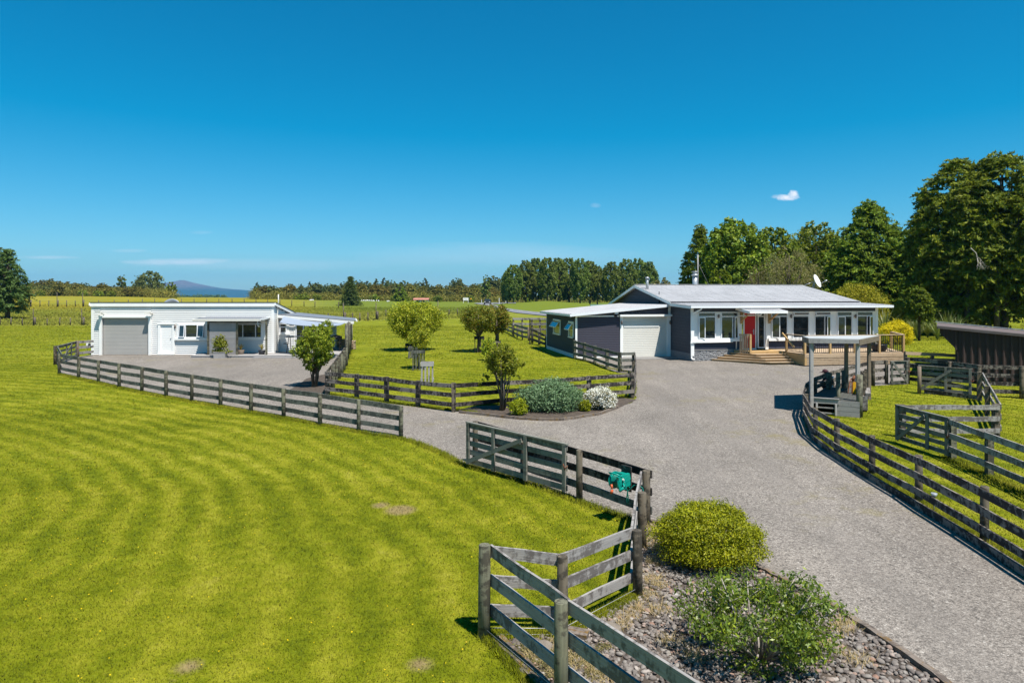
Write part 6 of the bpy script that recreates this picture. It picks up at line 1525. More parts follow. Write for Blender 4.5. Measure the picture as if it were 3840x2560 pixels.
# broadleaf trees behind the roof
def broad(label, u, Y, vtop, rad, low, n, seed, mat='broad', L=.36, W=.26, prof=None, sh=.4, name='broadleaf_tree', nb=60, tr=.3, cl=12, group=None, br=.30):
    Ht = zt(vtop, Y); prof = prof or [(0, rad * .6), (.25, rad * .95), (.6, rad), (.85, rad * .72), (1, rad * .3)]
    prof = [(f_, r_ * 1.12) for f_, r_ in prof]; pb = prof_blobs(Ht * .95, low, prof, int(nb * 1.3), br * .92, seed)
    return plant(name, label, 'tree', Gy(u, Y), pb, n, L, W, LF[mat], tr_r=tr, tr_mat='bark_dark', nl=26, fork=.5, cl=cl, shell=sh, sig=.2, group=group)
broad('rounded bright green broadleaf tree rising behind the ridge of the grey house', 2752, 84, 812, 4.2, 1.6, 32000, 31, br=.26)
broad('leafy green tree lower and left of the rounded broadleaf behind the chimney flue', 2700, 80, 1000, 1.6, 1.0, 5000, 32)
broad('green broadleaf tree with a flat top between the rounded one and the broad cypress', 2905, 92, 838, 3.6, 2, 17000, 33)
broad('green broadleaf tree tucked against the left flank of the broad cypress', 3060, 96, 820, 4.2, 2, 17000, 34)
broad('green broadleaf tree showing between the broad cypress and the tall ones', 3410, 100, 852, 4.0, 2, 14000, 35)
broad('low leafy tree filling in behind the broad cypress', 3150, 98, 860, 4.5, 1, 12000, 36)
broad('thin brownish grey tree with fine twigs behind the roof ridge', 2960, 74, 915, 3.2, .8, 15000, 37, 'brown', .15, .07, cl=10, name='twiggy_tree')
broad('lower thin brownish tree left of the larger twiggy one', 2845, 76, 985, 1.9, .8, 6500, 38, 'brown', .15, .07, cl=10, name='twiggy_tree')
cyp('dark narrow spruce at the left end of the trees behind the grey house', 2625, 86, 830, 2.6, 1.0, 17000, 39, [(0, 2.6), (.3, 2.3), (.6, 1.6), (.85, .8), (1, .1)], .36, .12, 'cypress', .2, name='spruce', nb=60, plume=.9)
cyp('left lower dark spruce leaning beyond the mast', 2578, 88, 935, 1.4, 1.5, 6000, 40, [(0, 1.6), (.4, 1.3), (.75, .8), (1, .15)], .36, .12, 'cypress', .15, name='spruce', nb=36, plume=.7)
for k, (u, Y, vt, rd) in enumerate(((3490, 120, 1000, 6), (3700, 125, 980, 7), (3880, 120, 960, 7), (3330, 120, 960, 6), (3080, 120, 930, 6), (2800, 120, 1010, 5))):
    broad('shadowy green tree closing the gaps low behind the cypresses', u, Y, vt, rd, 0.2, 7000, 50 + k, 'broad', .7, .5, group='background trees behind the cypresses', nb=30)

# row of poplars beyond the road
Hp = 16.5; pb = prof_blobs(Hp, 2.0, [(0, 2.6), (.25, 3.7), (.6, 4.1), (.85, 3.1), (1, 1.5)], 110, .20, 61, 1.5)
proto = plant('poplar_tree', 'tall green poplar in the dense row beyond the road', 'tree', (0, 0, 0), pb, 26000, .42, .30, LF['poplar'], tr_r=.28, tr_mat='bark', nl=14, fork=.4, cl=12, sig=.2, group='poplars in the row beyond the road')
pop = [(1925, 996), (1972, 980), (2010, 972), (2052, 970), (2095, 971), (2135, 972), (2175, 973), (2212, 982), (2240, 1000), (2292, 985), (2348, 975), (2392, 973), (2432, 985), (1902, 1020)]
for i, (u, vt) in enumerate(pop):
    o = proto if i == 0 else copy_tree(proto); Y = 232 + (i % 3) * 5; p = Gy(u, Y); o.location = p; o.rotation_euler.z = i * 1.9
    s = (EYE - (vt - HOR) / F * Y - p.z) / Hp; o.scale = (s * rnd.uniform(.9, 1.1), s, s)
    o['label'] = {9: 'dark poplar standing just right of the dense poplar row', 10: 'left poplar of the lone pair right of the dense row', 11: 'middle rounded poplar above the grey house gable', 12: 'right poplar above the grey house gable', 13: 'lowest poplar at the left end of the dense row'}.get(i, 'tall green poplar in the dense row beyond the road')
broad('small grey green round tree right of the poplars above the house gable', 2482, 210, 1040, 3.2, 3, 1800, 77, 'brown', .6, .4, nb=16)
# pines at the left edge
cyp('dark pine with spreading limbs at the left edge of the picture', 28, 108, 928, 3.1, 1.5, 9000, 81, [(0, 1.9), (.25, 3.0), (.5, 2.6), (.75, 1.7), (1, .4)], .5, .12, 'pine', .3, name='pine_tree', nb=40)
cyp('taller dark pine cut by the left edge of the picture', -40, 112, 895, 3.4, 1.5, 8000, 82, None, .5, .14, 'pine', .3, name='pine_tree', nb=46)
# lone layered cedar in the paddock
Y = 205; base = Gy(1315, Y); Ht = EYE - (1033 - HOR) / F * Y - base.z; T = thing('cedar_tree', 'dark layered cedar standing alone in the paddock before the bush', 'tree', base)
Pl = []; Ol = []
for k in range(26):
    f = k / 26; rr = 3.6 * (1 - f) ** .85 + .3; z = .5 + f * (Ht - .6)
    for j in range(9):
        a_ = j * .7 + k * 1.3 + rnd.uniform(-.2, .2); r2 = rr * rnd.uniform(.75, 1.1); n = int(26 * r2 / 2) + 8
        s = rng.random((n, 1)); q = np.array([[math.cos(a_), math.sin(a_), 0]]) * s * r2 + rng.normal(size=(n, 3)) * [.25, .25, .08]; q[:, 2] += z - .35 * (s[:, 0] * r2) * .4; Pl.append(q); Ol.append(np.tile([0, 0, 1.0], (n, 1)))
V, Fq = leaf_quads(np.concatenate(Pl), np.concatenate(Ol), .5, .22, .2, .8); np_mesh('crown', V, Fq, LF['pine'], T); MB().tube([(0, 0, -.2), (0, 0, Ht * .95)], [.25, .04], 7).build('trunk', M['bark_dark'], T)

# the native bush along the far side of the paddocks: trees one can pick out, then the mass below them
Hb = 10.0
def proto_tree(nm, prof, mat, seed, n=5200, L=.5, W=.34, low=.3, nb=46, tall=Hb, sq=1):
    pb = prof_blobs(tall, low, prof, nb, .34, seed); return plant(nm, 'x', 'tree', (0, 0, 0), pb, n, L, W, LF[mat], tr_r=.18, tr_mat='bark_dark', nl=5, fork=.5, cl=10, sig=.2)
PT = [proto_tree('bush_tree', [(0, 2.2), (.4, 3.0), (.75, 2.4), (1, .9)], 'bush', 91), proto_tree('bush_tree', [(0, 1.8), (.35, 2.2), (.7, 1.5), (1, .4)], 'bushdark', 92), proto_tree('bush_tree', [(0, 2.6), (.5, 3.4), (.8, 2.8), (1, 1.2)], 'bushdark', 93), proto_tree('bush_tree', [(0, 2.0), (.5, 2.6), (.85, 1.9), (1, .8)], 'bush', 94)]
used = [False] * 4
far = [(70, 1072, 0), (100, 1062, 0), (130, 1050, 0), (160, 1046, 3), (190, 1042, 0), (220, 1050, 3), (250, 1053, 0), (280, 1057, 3), (308, 1072, 0), (338, 1070, 2), (368, 1078, 1), (398, 1070, 2), (428, 1067, 1), (488, 1070, 3),
       (965, 1057, 1), (990, 1070, 1), (1012, 1072, 2), (1038, 1078, 1), (1062, 1080, 2), (1084, 1064, 1), (1106, 1072, 1), (1130, 1064, 1), (1162, 1055, 1), (1184, 1060, 1), (1208, 1082, 3), (1230, 1074, 1), (1252, 1066, 2), (1272, 1078, 0), (1292, 1056, 2),
       (1345, 1050, 2), (1375, 1054, 2), (1410, 1044, 1), (1440, 1040, 1), (1465, 1050, 2), (1492, 1062, 0), (1516, 1052, 2), (1542, 1060, 0), (1566, 1056, 2), (1594, 1041, 1), (1622, 1070, 0), (1650, 1072, 0), (1680, 1066, 3), (1714, 1043, 2), (1744, 1066, 0), (1774, 1062, 3), (1804, 1060, 0), (1852, 1034, 2), (1876, 1046, 2), (1900, 1062, 0), (1935, 1070, 0), (2475, 1080, 0), (2510, 1085, 3)]
labs = ['brown green bush tree in the mixed belt along the horizon', 'slender dark bush tree standing up from the belt along the horizon', 'round dark bush tree in the belt along the horizon', 'olive brown bush tree in the mixed belt along the horizon']
def place_far(u, vt, k, Y, wmul=1.0):
    o = PT[k] if not used[k] else copy_tree(PT[k]); used[k] = True
    p = Gy(u, Y); s = (EYE - (vt - HOR) / F * Y - p.z) / Hb; o.location = p - Vector((0, 0, .3)); o.rotation_euler.z = rnd.uniform(0, 6)
    w_ = max(.95, s) * wmul * 1.3; o.scale = (w_, w_, s); o['label'] = labs[k]; o['group'] = ('brown green trees of the far bush', 'slender dark trees of the far bush', 'round dark trees of the far bush', 'olive brown trees of the far bush')[k]
for u, vt, k in far: place_far(u, vt, k, rnd.uniform(335, 375))
g = random.Random(9)
for u in list(range(60, 520, 14)) + list(range(960, 1195, 22)) + list(range(1195, 1960, 17)):
    place_far(u + g.uniform(-8, 8), g.uniform(1060, 1088) if u > 1190 else g.uniform(1058, 1082), g.choice((0, 0, 3, 2)), g.uniform(312, 332))
bl = []
for u in range(40, 660, 9): Y = 318 + g.uniform(-10, 10); p = Gy(u, Y); r_ = g.uniform(1.5, 2.6); bl.append((p.x, p.y, p.z + .8, r_, r_, g.uniform(1.5, 3.6)))
for u in range(945, 2560, 9): Y = 306 + g.uniform(-12, 12); p = Gy(u, Y); r_ = g.uniform(1.3, 2.4); bl.append((p.x, p.y, p.z + .6, r_, r_, g.uniform(1.4, 3.2)))
P, O = blob_leaves(bl, 90000, 8, .5, .3, .3); V, Fq = leaf_quads(P, O, .45, .32); tag(np_mesh('bush_undergrowth', V, Fq, LF['bush']), 'low brown green scrub massed along the foot of the far bush', 'scrub', kind='stuff')
bl = []
for u, Y in ((75, 305), (150, 306), (310, 304), (415, 300), (370, 303), (1190, 290), (1140, 292), (1120, 296), (1405, 290), (1480, 292), (1300, 296), (1640, 285), (1760, 288), (1980, 280), (1520, 291)):
    p = Gy(u, Y); T = plant('paddock_shrub', 'x', 'shrub', p, [(0, 0, 1.2, 1.9, 1.7, 1.5), (1.0, 0, .9, 1.2, 1.2, 1.1)], 500, .6, .4, LF['broad'], tr_r=.08, nl=2)
    T['label'] = 'bright green rounded shrub at the paddock edge before the far bush'; T['group'] = 'bright green shrubs at the paddock edge'
broad('large spreading grey green tree breaking the horizon left of the mountain', 560, 330, 1038, 8.2, 1.0, 5200, 95, 'bushdark', .9, .6, nb=44, prof=[(0, 6.5), (.3, 8.0), (.6, 6.5), (.85, 4.0), (1, 1.2)])
broad('upright green tree close right of the large spreading tree by the mountain', 643, 325, 1070, 2.8, .6, 1500, 96, 'broad', .8, .5, nb=18, prof=[(0, 2.8), (.5, 2.6), (1, .6)])
broad('light green upright tree above the left part of the far bush', 456, 335, 1049, 1.9, .6, 1500, 97, 'poplar', .7, .5, nb=18, prof=[(0, 1.6), (.5, 2.0), (.8, 1.9), (1, 1.0)])
broad('light green poplar standing out of the bush left of the poplar row', 1822, 300, 1030, 1.8, .6, 2200, 98, 'poplar', .7, .5, nb=22, prof=[(0, 2.2), (.4, 2.2), (.8, 1.5), (1, .5)])
broad('pale green bushy tree before the bush behind the round lime tree', 1500, 280, 1072, 3.2, .4, 2200, 99, 'broad', .6, .4, nb=18, prof=[(0, 3.2), (.5, 2.4), (1, .6)])

# distant pine plantation and mountain
bl = []
for u in range(664, 848, 2): Y = 1500 + g.uniform(-25, 25); x = (u - CX) / F * Y; z0 = gzf(x, Y); zt_ = EYE - (1106 + g.uniform(0, 3) - HOR) / F * Y; bl.append((x, Y, (z0 + zt_) / 2, 3.2, 3.2, (zt_ - z0) / 2 + .3))
for u in range(872, 950, 2): Y = 1900 + g.uniform(-25, 25); x = (u - CX) / F * Y; z0 = gzf(x, Y); zt_ = EYE - (1118 + g.uniform(-1, 2) - HOR) / F * Y; bl.append((x, Y, (z0 + zt_) / 2, 3.2, 3.2, max(1, (zt_ - z0) / 2 + .3)))
P, O = blob_leaves(bl, 15000, 6, .6, .2); V, Fq = leaf_quads(P, O, 3.2, 1.8, .5); tag(np_mesh('pine_plantation', V, Fq, LF['pine']), 'distant even topped pine plantation below the mountain', 'plantation', kind='stuff')
t = NT('hazed_mountain_rock'); p_ = t.obj(); n_ = t.noise(t.scaled(p_, .006, .006, .02), 1.0, 6, .65)
n2_ = t.noise(t.scaled(p_, .02, .02, .05), 1.0, 5, .7)
zz_ = t.n('ShaderNodeSeparateXYZ', {'Vector': p_}).outputs[2]
hi = t.n('ShaderNodeMapRange', {'Value': t.math('ADD', zz_, t.math('MULTIPLY', n_, 90.0)), 'From Min': 95.0, 'From Max': 165.0}).outputs[0]
lowc = t.ramp(n2_, [(.3, (.022, .050, .060)), (.7, (.045, .080, .085))]); hic = t.ramp(n2_, [(.3, (.085, .075, .085)), (.7, (.15, .13, .135))])  # blue of the distance haze is mixed into the lower slope colour
t.pr(t.mix(hi, lowc, hic), .95, .05); M['mountain'] = t.m
YM = 7500.0
prof = [(-500, 1112), (-100, 1106), (100, 1096), (250, 1080), (340, 1072), (420, 1073), (480, 1076), (540, 1072), (590, 1066), (620, 1061), (650, 1056), (668, 1053), (674, 1050), (680, 1051), (688, 1050), (697, 1052), (715, 1057), (745, 1065), (780, 1072), (820, 1079), (870, 1084), (915, 1087), (950, 1090), (1000, 1094), (1100, 1101), (1250, 1109), (1600, 1116)]
us = np.linspace(-500, 1600, 260); vs = np.interp(us, [p[0] for p in prof], [p[1] for p in prof]); rows = 40
Vm = np.zeros((rows * 2 + 1, len(us), 3)); gr = np.random.default_rng(3); ph = gr.uniform(0, 6, 8)
for j in range(-rows, rows + 1):
    f = 1 - abs(j) / rows; Yd = YM + j * 55.0; X = (us - CX) / F * YM; zc_ = EYE - (vs - HOR) / F * YM + 14
    rid = np.sin(X * .011 + ph[0] + j * .12) * .5 + np.sin(X * .027 + ph[1] - j * .2) * .3 + np.sin(X * .061 + ph[2] + j * .33) * .2
    z = -14 - 6 + (zc_ + 6) * f ** 1.25 * (1 + .22 * rid * (1 - f) * 1.6)
    Vm[j + rows, :, 0] = X; Vm[j + rows, :, 1] = Yd; Vm[j + rows, :, 2] = z
nr, nc = Vm.shape[:2]; a2, b2 = np.meshgrid(np.arange(nc - 1), np.arange(nr - 1)); q = (b2 * nc + a2).ravel()
tag(np_mesh('mountain', Vm.reshape(-1, 3), np.stack([q, q + 1, q + nc + 1, q + nc], 1), M['mountain'], None, True), 'bare topped blue purple mountain on the horizon', 'mountain', kind='structure')

# ------------------------------------------------------------------ small things in the distance
def shed(label, u, Y, w, dpt, h, wallm, roofm, rz=0.0, cat='barn', name='farm_shed'):
    T = thing(name, label, cat, Gy(u, Y), rz)
    MB().b2(-w / 2, w / 2, 0, dpt, 0, h).build('wall', M[wallm], T); m = MB(); plank(m, [(-w / 2 - .3, -.4, h + .05), (w / 2 + .3, -.4, h + .05), (w / 2 + .3, dpt / 2, h + .7), (-w / 2 - .3, dpt / 2, h + .7)], .08); plank(m, [(-w / 2 - .3, dpt / 2, h + .7), (w / 2 + .3, dpt / 2, h + .7), (w / 2 + .3, dpt + .4, h + .05), (-w / 2 - .3, dpt + .4, h + .05)], .08); m.build('roof', M[roofm], T)
    m = MB()
    for k in range(2): x = -w / 2 + w * (.3 + .35 * k); m.b2(x - w * .11, x + w * .11, -.04, 0, .1, h * .72)
    m.build('doorway', M['black'], T); return T
shed('low farm shed with a faded red roof beyond the round lime tree', 1578, 262, 5.4, 4, 1.0, 'roof_cream', 'red_roof')
shed('green roofed outbuilding just showing behind the garage roof', 2252, 118, 2.6, 3, 1.45, 'roof_cream', 'green_roof', cat='outbuilding', name='outbuilding')
T = thing('roadside_sign', 'white rectangular roadside sign on two posts beside the far road', 'sign', Gy(1747, 250))
MB().b2(-1.0, .95, -.03, .03, .95, 1.95).build('panel', M['white'], T)
for x in (-.9, .85): MB().b2(x - .06, x + .06, -.02, .1, 0, 1.0).build('post', M['white'], T)
m = MB(); 
for a, b in (((-.75, 1.2), (-.55, 1.6)), ((-.55, 1.6), (-.4, 1.6)), ((-.3, 1.2), (-.15, 1.65)), ((-.15, 1.65), (0, 1.2)), ((.2, 1.7), (.2, 1.25)), ((.2, 1.25), (.5, 1.25)), ((.6, 1.25), (.75, 1.7))): m.bar((a[0], -.045, a[1]), (b[0], -.045, b[1]), .02, .07, up=(0, 1, 0))
m.build('lettering', M['darkmetal'], T)
for k, (u, Y) in enumerate(((1806, 255), (1872, 230), (1897, 262))):
    T = thing('marker_post', 'slim white marker post along the edge of the far road', 'marker post', Gy(u, Y), 0, 'white marker posts along the far road'); MB().b2(-.08, .08, -.03, .03, 0, 2.0 if k == 1 else 1.3).build('post', M['white'], T)
T = thing('warning_sign', 'small yellow warning sign at the bend of the far road', 'sign', Gy(1766, 252)); MB().box((0, 0, 1.6), (.55, .04, .5)).build('panel', M['yellow'], T); MB().b2(-.04, .04, .02, .08, 0, 1.5).build('post', M['darkmetal'], T)
# car on the road
p = G(1828, 1143); T = thing('parked_car', 'dark car driving toward the camera on the far road', 'car', p + Vector((0, 0, .12))); T.name = 'car'
s_ = 1.15
m = MB(); prof_ = [(-.80, .35), (.80, .35), (.86, .75), (.82, .98), (.66, 1.45), (-.66, 1.45), (-.82, .98), (-.86, .75)]
n = len(prof_)
for i in range(n): 
    j = (i + 1) % n; a, b = prof_[i], prof_[j]; m.quad([(a[0], -1.9 if a[1] < 1.1 else -.7, a[1]), (b[0], -1.9 if b[1] < 1.1 else -.7, b[1]), (b[0], 2.0, b[1]), (a[0], 2.0, a[1])])
m.quad([(x, 2.0, z) for x, z in prof_]); m.quad([(-.80, -1.9, .35), (.80, -1.9, .35), (.86, -1.9, .75), (.82, -1.9, .98), (-.82, -1.9, .98), (-.86, -1.9, .75)])
m.quad([(-.82, -1.9, .98), (.82, -1.9, .98), (.82, -.98, 1.02), (-.82, -.98, 1.02)]); m.build('body', M['darkmetal'], T)
m = MB(); m.quad([(-.78, -1.12, 1.03), (.78, -1.12, 1.03), (.62, -.70, 1.44), (-.62, -.70, 1.44)]); m.build('windscreen', M['glass'], T)
for x in (-.62, .62): MB().box((x, -1.92, .72), (.3, .06, .14)).build('headlight', M['white'], T); 
for x in (-.78, .78):
    for y in (-1.25, 1.3): MB().tube([(x - .1, y, .33), (x + .1, y, .33)], .33, 14).build('wheel', M['black'], T)
T.scale = (s_, s_, s_)
# sheep
def sheep_proto():
    T = thing('sheep', 'white sheep grazing on the far green paddock', 'sheep', (0, 0, 0), 0, 'sheep on the far paddock')
    V, Fq = ico(2); V = V.copy(); V = V * [.55, .28, .32]; V[:, 2] += .62; V = V * (1 + .03 * np.sin(V[:, :1] * 25)); 
    m = MB(); m.v = [tuple(v) for v in V]; m.f = [tuple(int(i) for i in f) for f in Fq]; m.uv = [[(0, 0)] * 3 for _ in Fq]; m.mi = [0] * len(Fq); m.sm = [True] * len(Fq)
    m.tube([(.4, 0, .68), (.62, 0, .66), (.78, 0, .46), (.84, 0, .36)], [.17, .13, .10, .06], 8); m.tube([(.64, .07, .66), (.62, .2, .62)], [.04, .02], 5); m.tube([(.64, -.07, .66), (.62, -.2, .62)], [.04, .02], 5)
    for x in (-.33, .32):
        for y in (-.13, .13): k = -.05 if x < 0 else .03; m.tube([(x, y, .5), (x + k, y, .26), (x, y, .0)], [.09, .05, .035], 6)
    m.tube([(-.53, 0, .7), (-.6, 0, .5)], [.04, .02], 5)
    m.build('body', M['cottage_white'], T); return T
sp = sheep_proto()
for i, (u, Y) in enumerate(((1355, 262), (1364, 266), (1371, 262), (1378, 268), (1386, 264), (1393, 266), (1401, 262), (1412, 267), (1420, 263), (1452, 258), (1457, 260), (1342, 266), (1166, 255), (1173, 258))):
    o = sp if i == 0 else copy_tree(sp); o.location = Gy(u, Y); o.rotation_euler.z = rnd.uniform(0, 6.2); o.scale = (.72,) * 3
# tall power pole stubs and solar light stake
T = thing('garden_light', 'small solar stake light in the grass behind the curved fence', 'garden light', G(3503, 1926)); MB().tube([(0, 0, 0), (0, 0, .34)], .008, 6).build('stake', M['metal'], T); MB().tube([(0, 0, .34), (0, 0, .42)], [.04, .06], 10).build('lamp_head', M['metal'], T)
o = MB().tube([(0, 0, 0), (.25, 0, .0)], .012, 6).lathe([(.01, .15), (.16, .13), (.17, .1), (.01, .09)], n=16).build('float_lid', M['metal']); o.location = G(3705, 1645) + Vector((0, .0, 0)); tag(o, 'round pale lid near the grass behind the pale rail fence', 'lid')

# ------------------------------------------------------------------ the crouching person in the shelter's shade
base = Vector((12.72, 27.55, gzf(12.7, 27.5) + .012))
T = thing('person', 'person in a maroon cap and dark top crouching behind the shelter fence rails', 'person', base)
def skin_obj(name, nodes, edges, mat, parent, sub=1, root=0):
    me = bpy.data.meshes.new(name); me.from_pydata([n_[0] for n_ in nodes], edges, []); me.update()
    o = mesh_obj(name, me, mat, parent); mo = o.modifiers.new('skin', 'SKIN'); mo.use_smooth_shade = True
    for i, n_ in enumerate(nodes): r_ = n_[1]; me.skin_vertices[0].data[i].radius = r_ if isinstance(r_, tuple) else (r_, r_)
    me.skin_vertices[0].data[root].use_root = True
    s_ = o.modifiers.new('sub', 'SUBSURF'); s_.levels = sub; s_.render_levels = sub
    dp = o.modifiers.new('w', 'WEIGHTED_NORMAL') if False else None
    return o
# joints: facing -x
pel = (.20, 0, .30); sp1 = (.17, 0, .46); che = (.08, 0, .64); nk = (.0, 0, .76); hd = (-.07, 0, .84); ht = (-.08, 0, .96)
N = [(pel, (.14, .12)), (sp1, (.13, .11)), (che, (.15, .12)), (nk, .055), (hd, (.085, .075)), (ht, (.08, .07))]; E = [(0, 1), (1, 2), (2, 3), (3, 4), (4, 5)]
def chain(st, pts):
    pr_ = st
    for p, r_ in pts: N.append((p, r_)); E.append((pr_, len(N) - 1)); pr_ = len(N) - 1
    return pr_
for sy in (-1, 1):
    w_ = chain(2, [((.04, sy * .18, .70), .055), ((-.10, sy * .21, .50), .042), ((-.30, sy * .12, .50), .032), ((-.37, sy * .075, .52), (.036, .018))])
    hx, hy, hz_ = N[w_][0]
    for j, (L_, oy) in enumerate(((.055, -.03), (.065, -.01), (.062, .01), (.05, .028))):
        chain(w_, [((hx - .035, hy + oy, hz_), .009), ((hx - .035 - L_ * .6, hy + oy - sy * .01, hz_ - .015), .008), ((hx - .02 - L_ * .7, hy + oy - sy * .02, hz_ - .04), .007)])
    chain(w_, [((hx - .01, hy - sy * .035, hz_ + .02), .010), ((hx - .045, hy - sy * .05, hz_ + .03), .008)])
    chain(0, [((.12, sy * .12, .30), .085), ((-.18, sy * .16, .44), .062), ((-.05, sy * .15, .24), .052), ((.06, sy * .15, .07), .038), ((-.12, sy * .16, .035), (.035, .03))])
skin_obj('body', N, E, M['skin'], T, 1)
skin_obj('shirt', [((.2, 0, .36), (.16, .135)), (sp1, (.155, .13)), (che, (.175, .145)), ((.0, 0, .745), .075), ((.04, -.18, .70), .07), ((-.08, -.205, .53), .055), ((.04, .18, .70), .07), ((-.08, .205, .53), .055)], [(0, 1), (1, 2), (2, 3), (2, 4), (4, 5), (2, 6), (6, 7)], M['shirt'], T, 1)
m = skin_obj('backpack', [((.17, -.13, .66), .10), ((.10, -.13, .74), .09)], [(0, 1)], M['cloth_white'], T, 1); m.name = 'shirt_panel'
skin_obj('shorts', [((.20, 0, .27), (.16, .13)), ((.08, -.13, .31), .10), ((-.06, -.145, .38), .082), ((.08, .13, .31), .10), ((-.06, .145, .38), .082)], [(0, 1), (1, 2), (0, 3), (3, 4)], M['cloth_white'], T, 1)
skin_obj('trouser_leg', [((-.18, -.16, .44), .07), ((-.05, -.15, .24), .062), ((.05, -.15, .09), .05)], [(0, 1), (1, 2)], M['shirt'], T, 1)
skin_obj('trouser_leg', [((-.18, .16, .44), .07), ((-.05, .15, .24), .062), ((.05, .15, .09), .05)], [(0, 1), (1, 2)], M['shirt'], T, 1)
for sy in (-1, 1): skin_obj('shoe', [((.08, sy * .15, .04), .045), ((-.06, sy * .155, .035), .045), ((-.17, sy * .16, .03), .035)], [(0, 1), (1, 2)], M['black'], T, 1)
m = MB(); m.tube([(-.085, 0, .90), (-.085, 0, .95), (-.08, 0, 1.0), (-.075, 0, 1.025)], [.105, .106, .085, .03], 14); m.bar((-.15, 0, .915), (-.27, 0, .895), .15, .015); m.build('cap', M['cap'], T)
m = MB(); m.tube([(-.02, 0, .80), (-.01, 0, .87), (-.04, 0, .93)], [.06, .085, .09], 10); m.build('hair', M['shirt'], T)
m = MB(); m.tube([(-.155, 0, .86), (-.18, 0, .835), (-.155, 0, .83)], [.012, .016, .012], 6); m.build('nose', M['skin'], T)
m = MB()
for sy in (-1, 1): m.box((-.152, sy * .032, .868), (.012, .022, .012))
m.build('eyes', M['black'], T); MB().box((-.150, 0, .798), (.014, .045, .008)).build('mouth', M['red'], T)
for sy in (-1, 1): MB().tube([(-.06, sy * .082, .84), (-.055, sy * .095, .87)], [.02, .022], 6).build('ear', M['skin'], T)
T = thing('remote_controller', 'small dark handheld controller held by the crouching person', 'controller', base + Vector((-.43, 0, .54)))
MB().box((0, 0, 0), (.10, .18, .04)).build('case', M['black'], T); MB().box((-.0, 0, .06), (.015, .16, .09), .0).build('screen', M['glass_blue'], T)

# ------------------------------------------------------------------ haze, sky, sun, camera
import os
if True:
    m = MB(); m.b2(-9000, 7000, -60, 10500, -45, 320); t = NT('air'); 
    pv = t.n('ShaderNodeVolumePrincipled', {'Color': (.12, .55, 1.0, 1), 'Density': 7.0e-5, 'Anisotropy': .1}); t.link(pv.outputs[0], t.out.inputs['Volume'])
    o = m.build('haze', t.m); tag(o, 'thin blue distance haze over the whole view', 'haze', kind='stuff')
    o.display_type = 'WIRE'
SUN = Vector((.30, -.40, 1.0)).normalized()
L = bpy.data.lights.new('sun', 'SUN'); L.energy = 4.6; L.angle = R(.5); L.color = (1.0, .955, .88)
so = bpy.data.objects.new('sun', L); col.objects.link(so); so.rotation_euler = SUN.to_track_quat('Z', 'Y').to_euler(); so.location = (0, 0, 60)
w_ = bpy.data.worlds.new('World'); sc.world = w_; w_.use_nodes = True; nt = w_.node_tree; nt.nodes.clear()
def wn(ty, ins=None, **kw):
    n_ = nt.nodes.new(ty)
    for k, v in kw.items(): setattr(n_, k, v)
    for k, v in (ins or {}).items():
        if isinstance(v, bpy.types.NodeSocket): nt.links.new(v, n_.inputs[k])
        else: n_.inputs[k].default_value = v
    return n_
def wm(op, a, b=0.0): 
    n_ = wn('ShaderNodeMath', operation=op)
    for i, v in enumerate((a, b)):
        if isinstance(v, bpy.types.NodeSocket): nt.links.new(v, n_.inputs[i])
        else: n_.inputs[i].default_value = v
    return n_.outputs[0]
sky = wn('ShaderNodeTexSky', sky_type='NISHITA', sun_disc=False, sun_elevation=math.asin(SUN.z), sun_rotation=math.atan2(SUN.x, SUN.y), altitude=300, air_density=1.0, dust_density=.25, ozone_density=3.0)
hs0 = wn('ShaderNodeHueSaturation', {'Color': sky.outputs[0], 'Saturation': 1.28, 'Hue': .482, 'Value': 1.0})
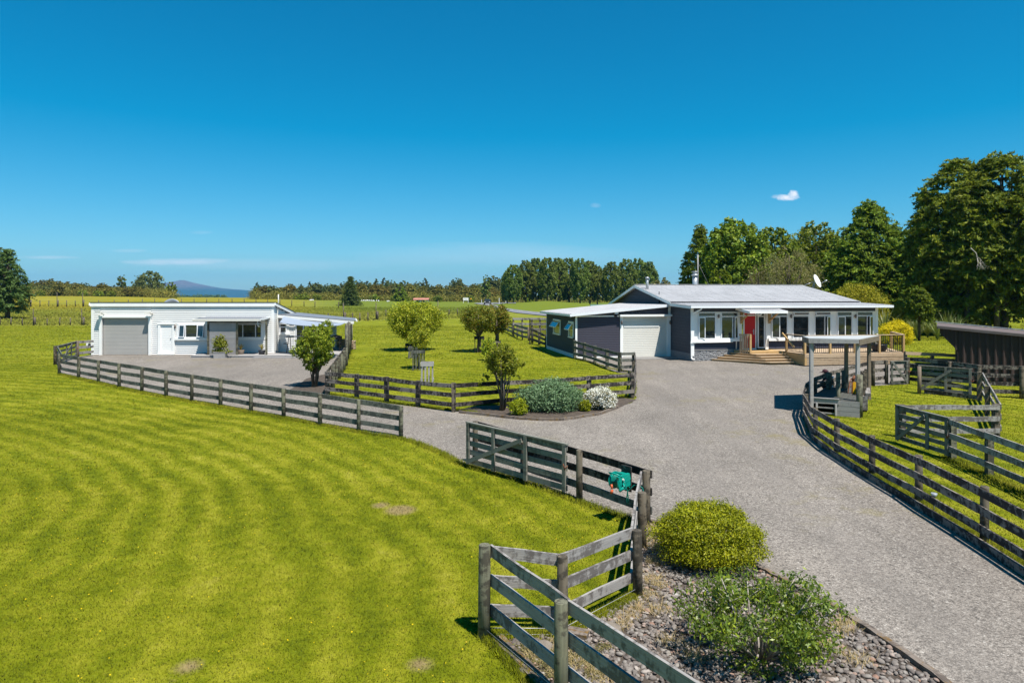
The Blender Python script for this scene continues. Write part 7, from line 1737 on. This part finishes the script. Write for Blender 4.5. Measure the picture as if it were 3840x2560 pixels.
# a clear antipodean sky: deeper and more cyan than the texture's default
hsub = wn('ShaderNodeVectorMath', {0: hs0.outputs[0], 1: (1.05, .0, .0)}, operation='SUBTRACT'); hmul = wn('ShaderNodeVectorMath', {0: hsub.outputs[0], 1: (.50, .66, .80)}, operation='MULTIPLY')
hs = wn('ShaderNodeVectorMath', {0: hmul.outputs[0], 1: (.01, .01, .01)}, operation='MAXIMUM')
tc = wn('ShaderNodeTexCoord').outputs['Generated']; sp_ = wn('ShaderNodeSeparateXYZ', {'Vector': tc}); yy = wm('MAXIMUM', sp_.outputs[1], .001)
px = wm('DIVIDE', sp_.outputs[0], yy); pz = wm('DIVIDE', sp_.outputs[2], yy); front = wm('GREATER_THAN', sp_.outputs[1], .05)
cv = wn('ShaderNodeCombineXYZ', {'X': px, 'Y': pz})
def cloud(cx, cz, rx, rz_, nscale, namp, gain, strx=1.0):
    a = wm('POWER', wm('ABSOLUTE', wm('DIVIDE', wm('SUBTRACT', px, cx), rx)), 2.0); b = wm('POWER', wm('ABSOLUTE', wm('DIVIDE', wm('SUBTRACT', pz, cz), rz_)), 2.0)
    mp = wn('ShaderNodeMapping', {'Vector': cv.outputs[0], 'Scale': (nscale * strx, nscale, 1)}); nz = wn('ShaderNodeTexNoise', {'Vector': mp.outputs[0], 'Scale': 1.0, 'Detail': 6.0, 'Roughness': .6}).outputs['Fac']
    v = wm('ADD', wm('SUBTRACT', 1.0, wm('ADD', a, b)), wm('MULTIPLY', wm('SUBTRACT', nz, .5), namp))
    n_ = wn('ShaderNodeMath', operation='MULTIPLY', use_clamp=True); nt.links.new(v, n_.inputs[0]); n_.inputs[1].default_value = gain
    return n_.outputs[0]
K_ = lambda u, v: ((u - CX) / F, (HOR - v) / F)
parts = [cloud(*K_(2950, 741), .019, .0052, 120, 2.0, .9), cloud(*K_(2975, 730), .009, .0075, 150, 1.8, .9), cloud(*K_(2920, 738), .012, .004, 130, 2.2, .35),
         cloud(*K_(2233, 770), .009, .004, 120, 2.2, .12), cloud(*K_(660, 982), .085, .0065, 60, 2.4, .55, .18), cloud(*K_(180, 965), .05, .003, 60, 2.4, .30, .2), cloud(*K_(480, 940), .03, .003, 60, 2.2, .14, .2), cloud(*K_(1850, 955), .25, .02, 25, 3.0, .14, .15), cloud(*K_(1000, 990), .2, .01, 25, 3.0, .18, .15), cloud(*K_(750, 872), .02, .003, 60, 2.2, .10, .2)]
tot = parts[0]
for q in parts[1:]: tot = wm('MAXIMUM', tot, q)
tot = wm('MULTIPLY', tot, front)
mx = wn('ShaderNodeMix', data_type='RGBA'); nt.links.new(tot, mx.inputs[0]); nt.links.new(hs.outputs[0], mx.inputs[6]); mx.inputs[7].default_value = (6.5, 6.7, 7.2, 1)
bg = wn('ShaderNodeBackground', {'Color': mx.outputs[2], 'Strength': .088}); wo = wn('ShaderNodeOutputWorld'); nt.links.new(bg.outputs[0], wo.inputs['Surface'])
cam = bpy.data.cameras.new('camera'); cam.lens = 24; cam.sensor_width = 36; cam.shift_y = -(1280 - HOR) / 3840; cam.clip_end = 60000; cam.clip_start = .1
co = bpy.data.objects.new('camera', cam); col.objects.link(co); co.location = (0, 0, EYE); co.rotation_euler = (R(90), 0, 0); sc.camera = co
sc.view_settings.view_transform = 'Standard'; sc.view_settings.look = 'None'; sc.view_settings.gamma = 1; sc.view_settings.use_curve_mapping = False; sc.view_settings.exposure = .8
sc.cycles.max_bounces = 6; sc.cycles.diffuse_bounces = 3; sc.cycles.glossy_bounces = 3; sc.cycles.transmission_bounces = 4; sc.cycles.transparent_max_bounces = 6; sc.cycles.volume_bounces = 0
sc.cycles.use_denoising = True
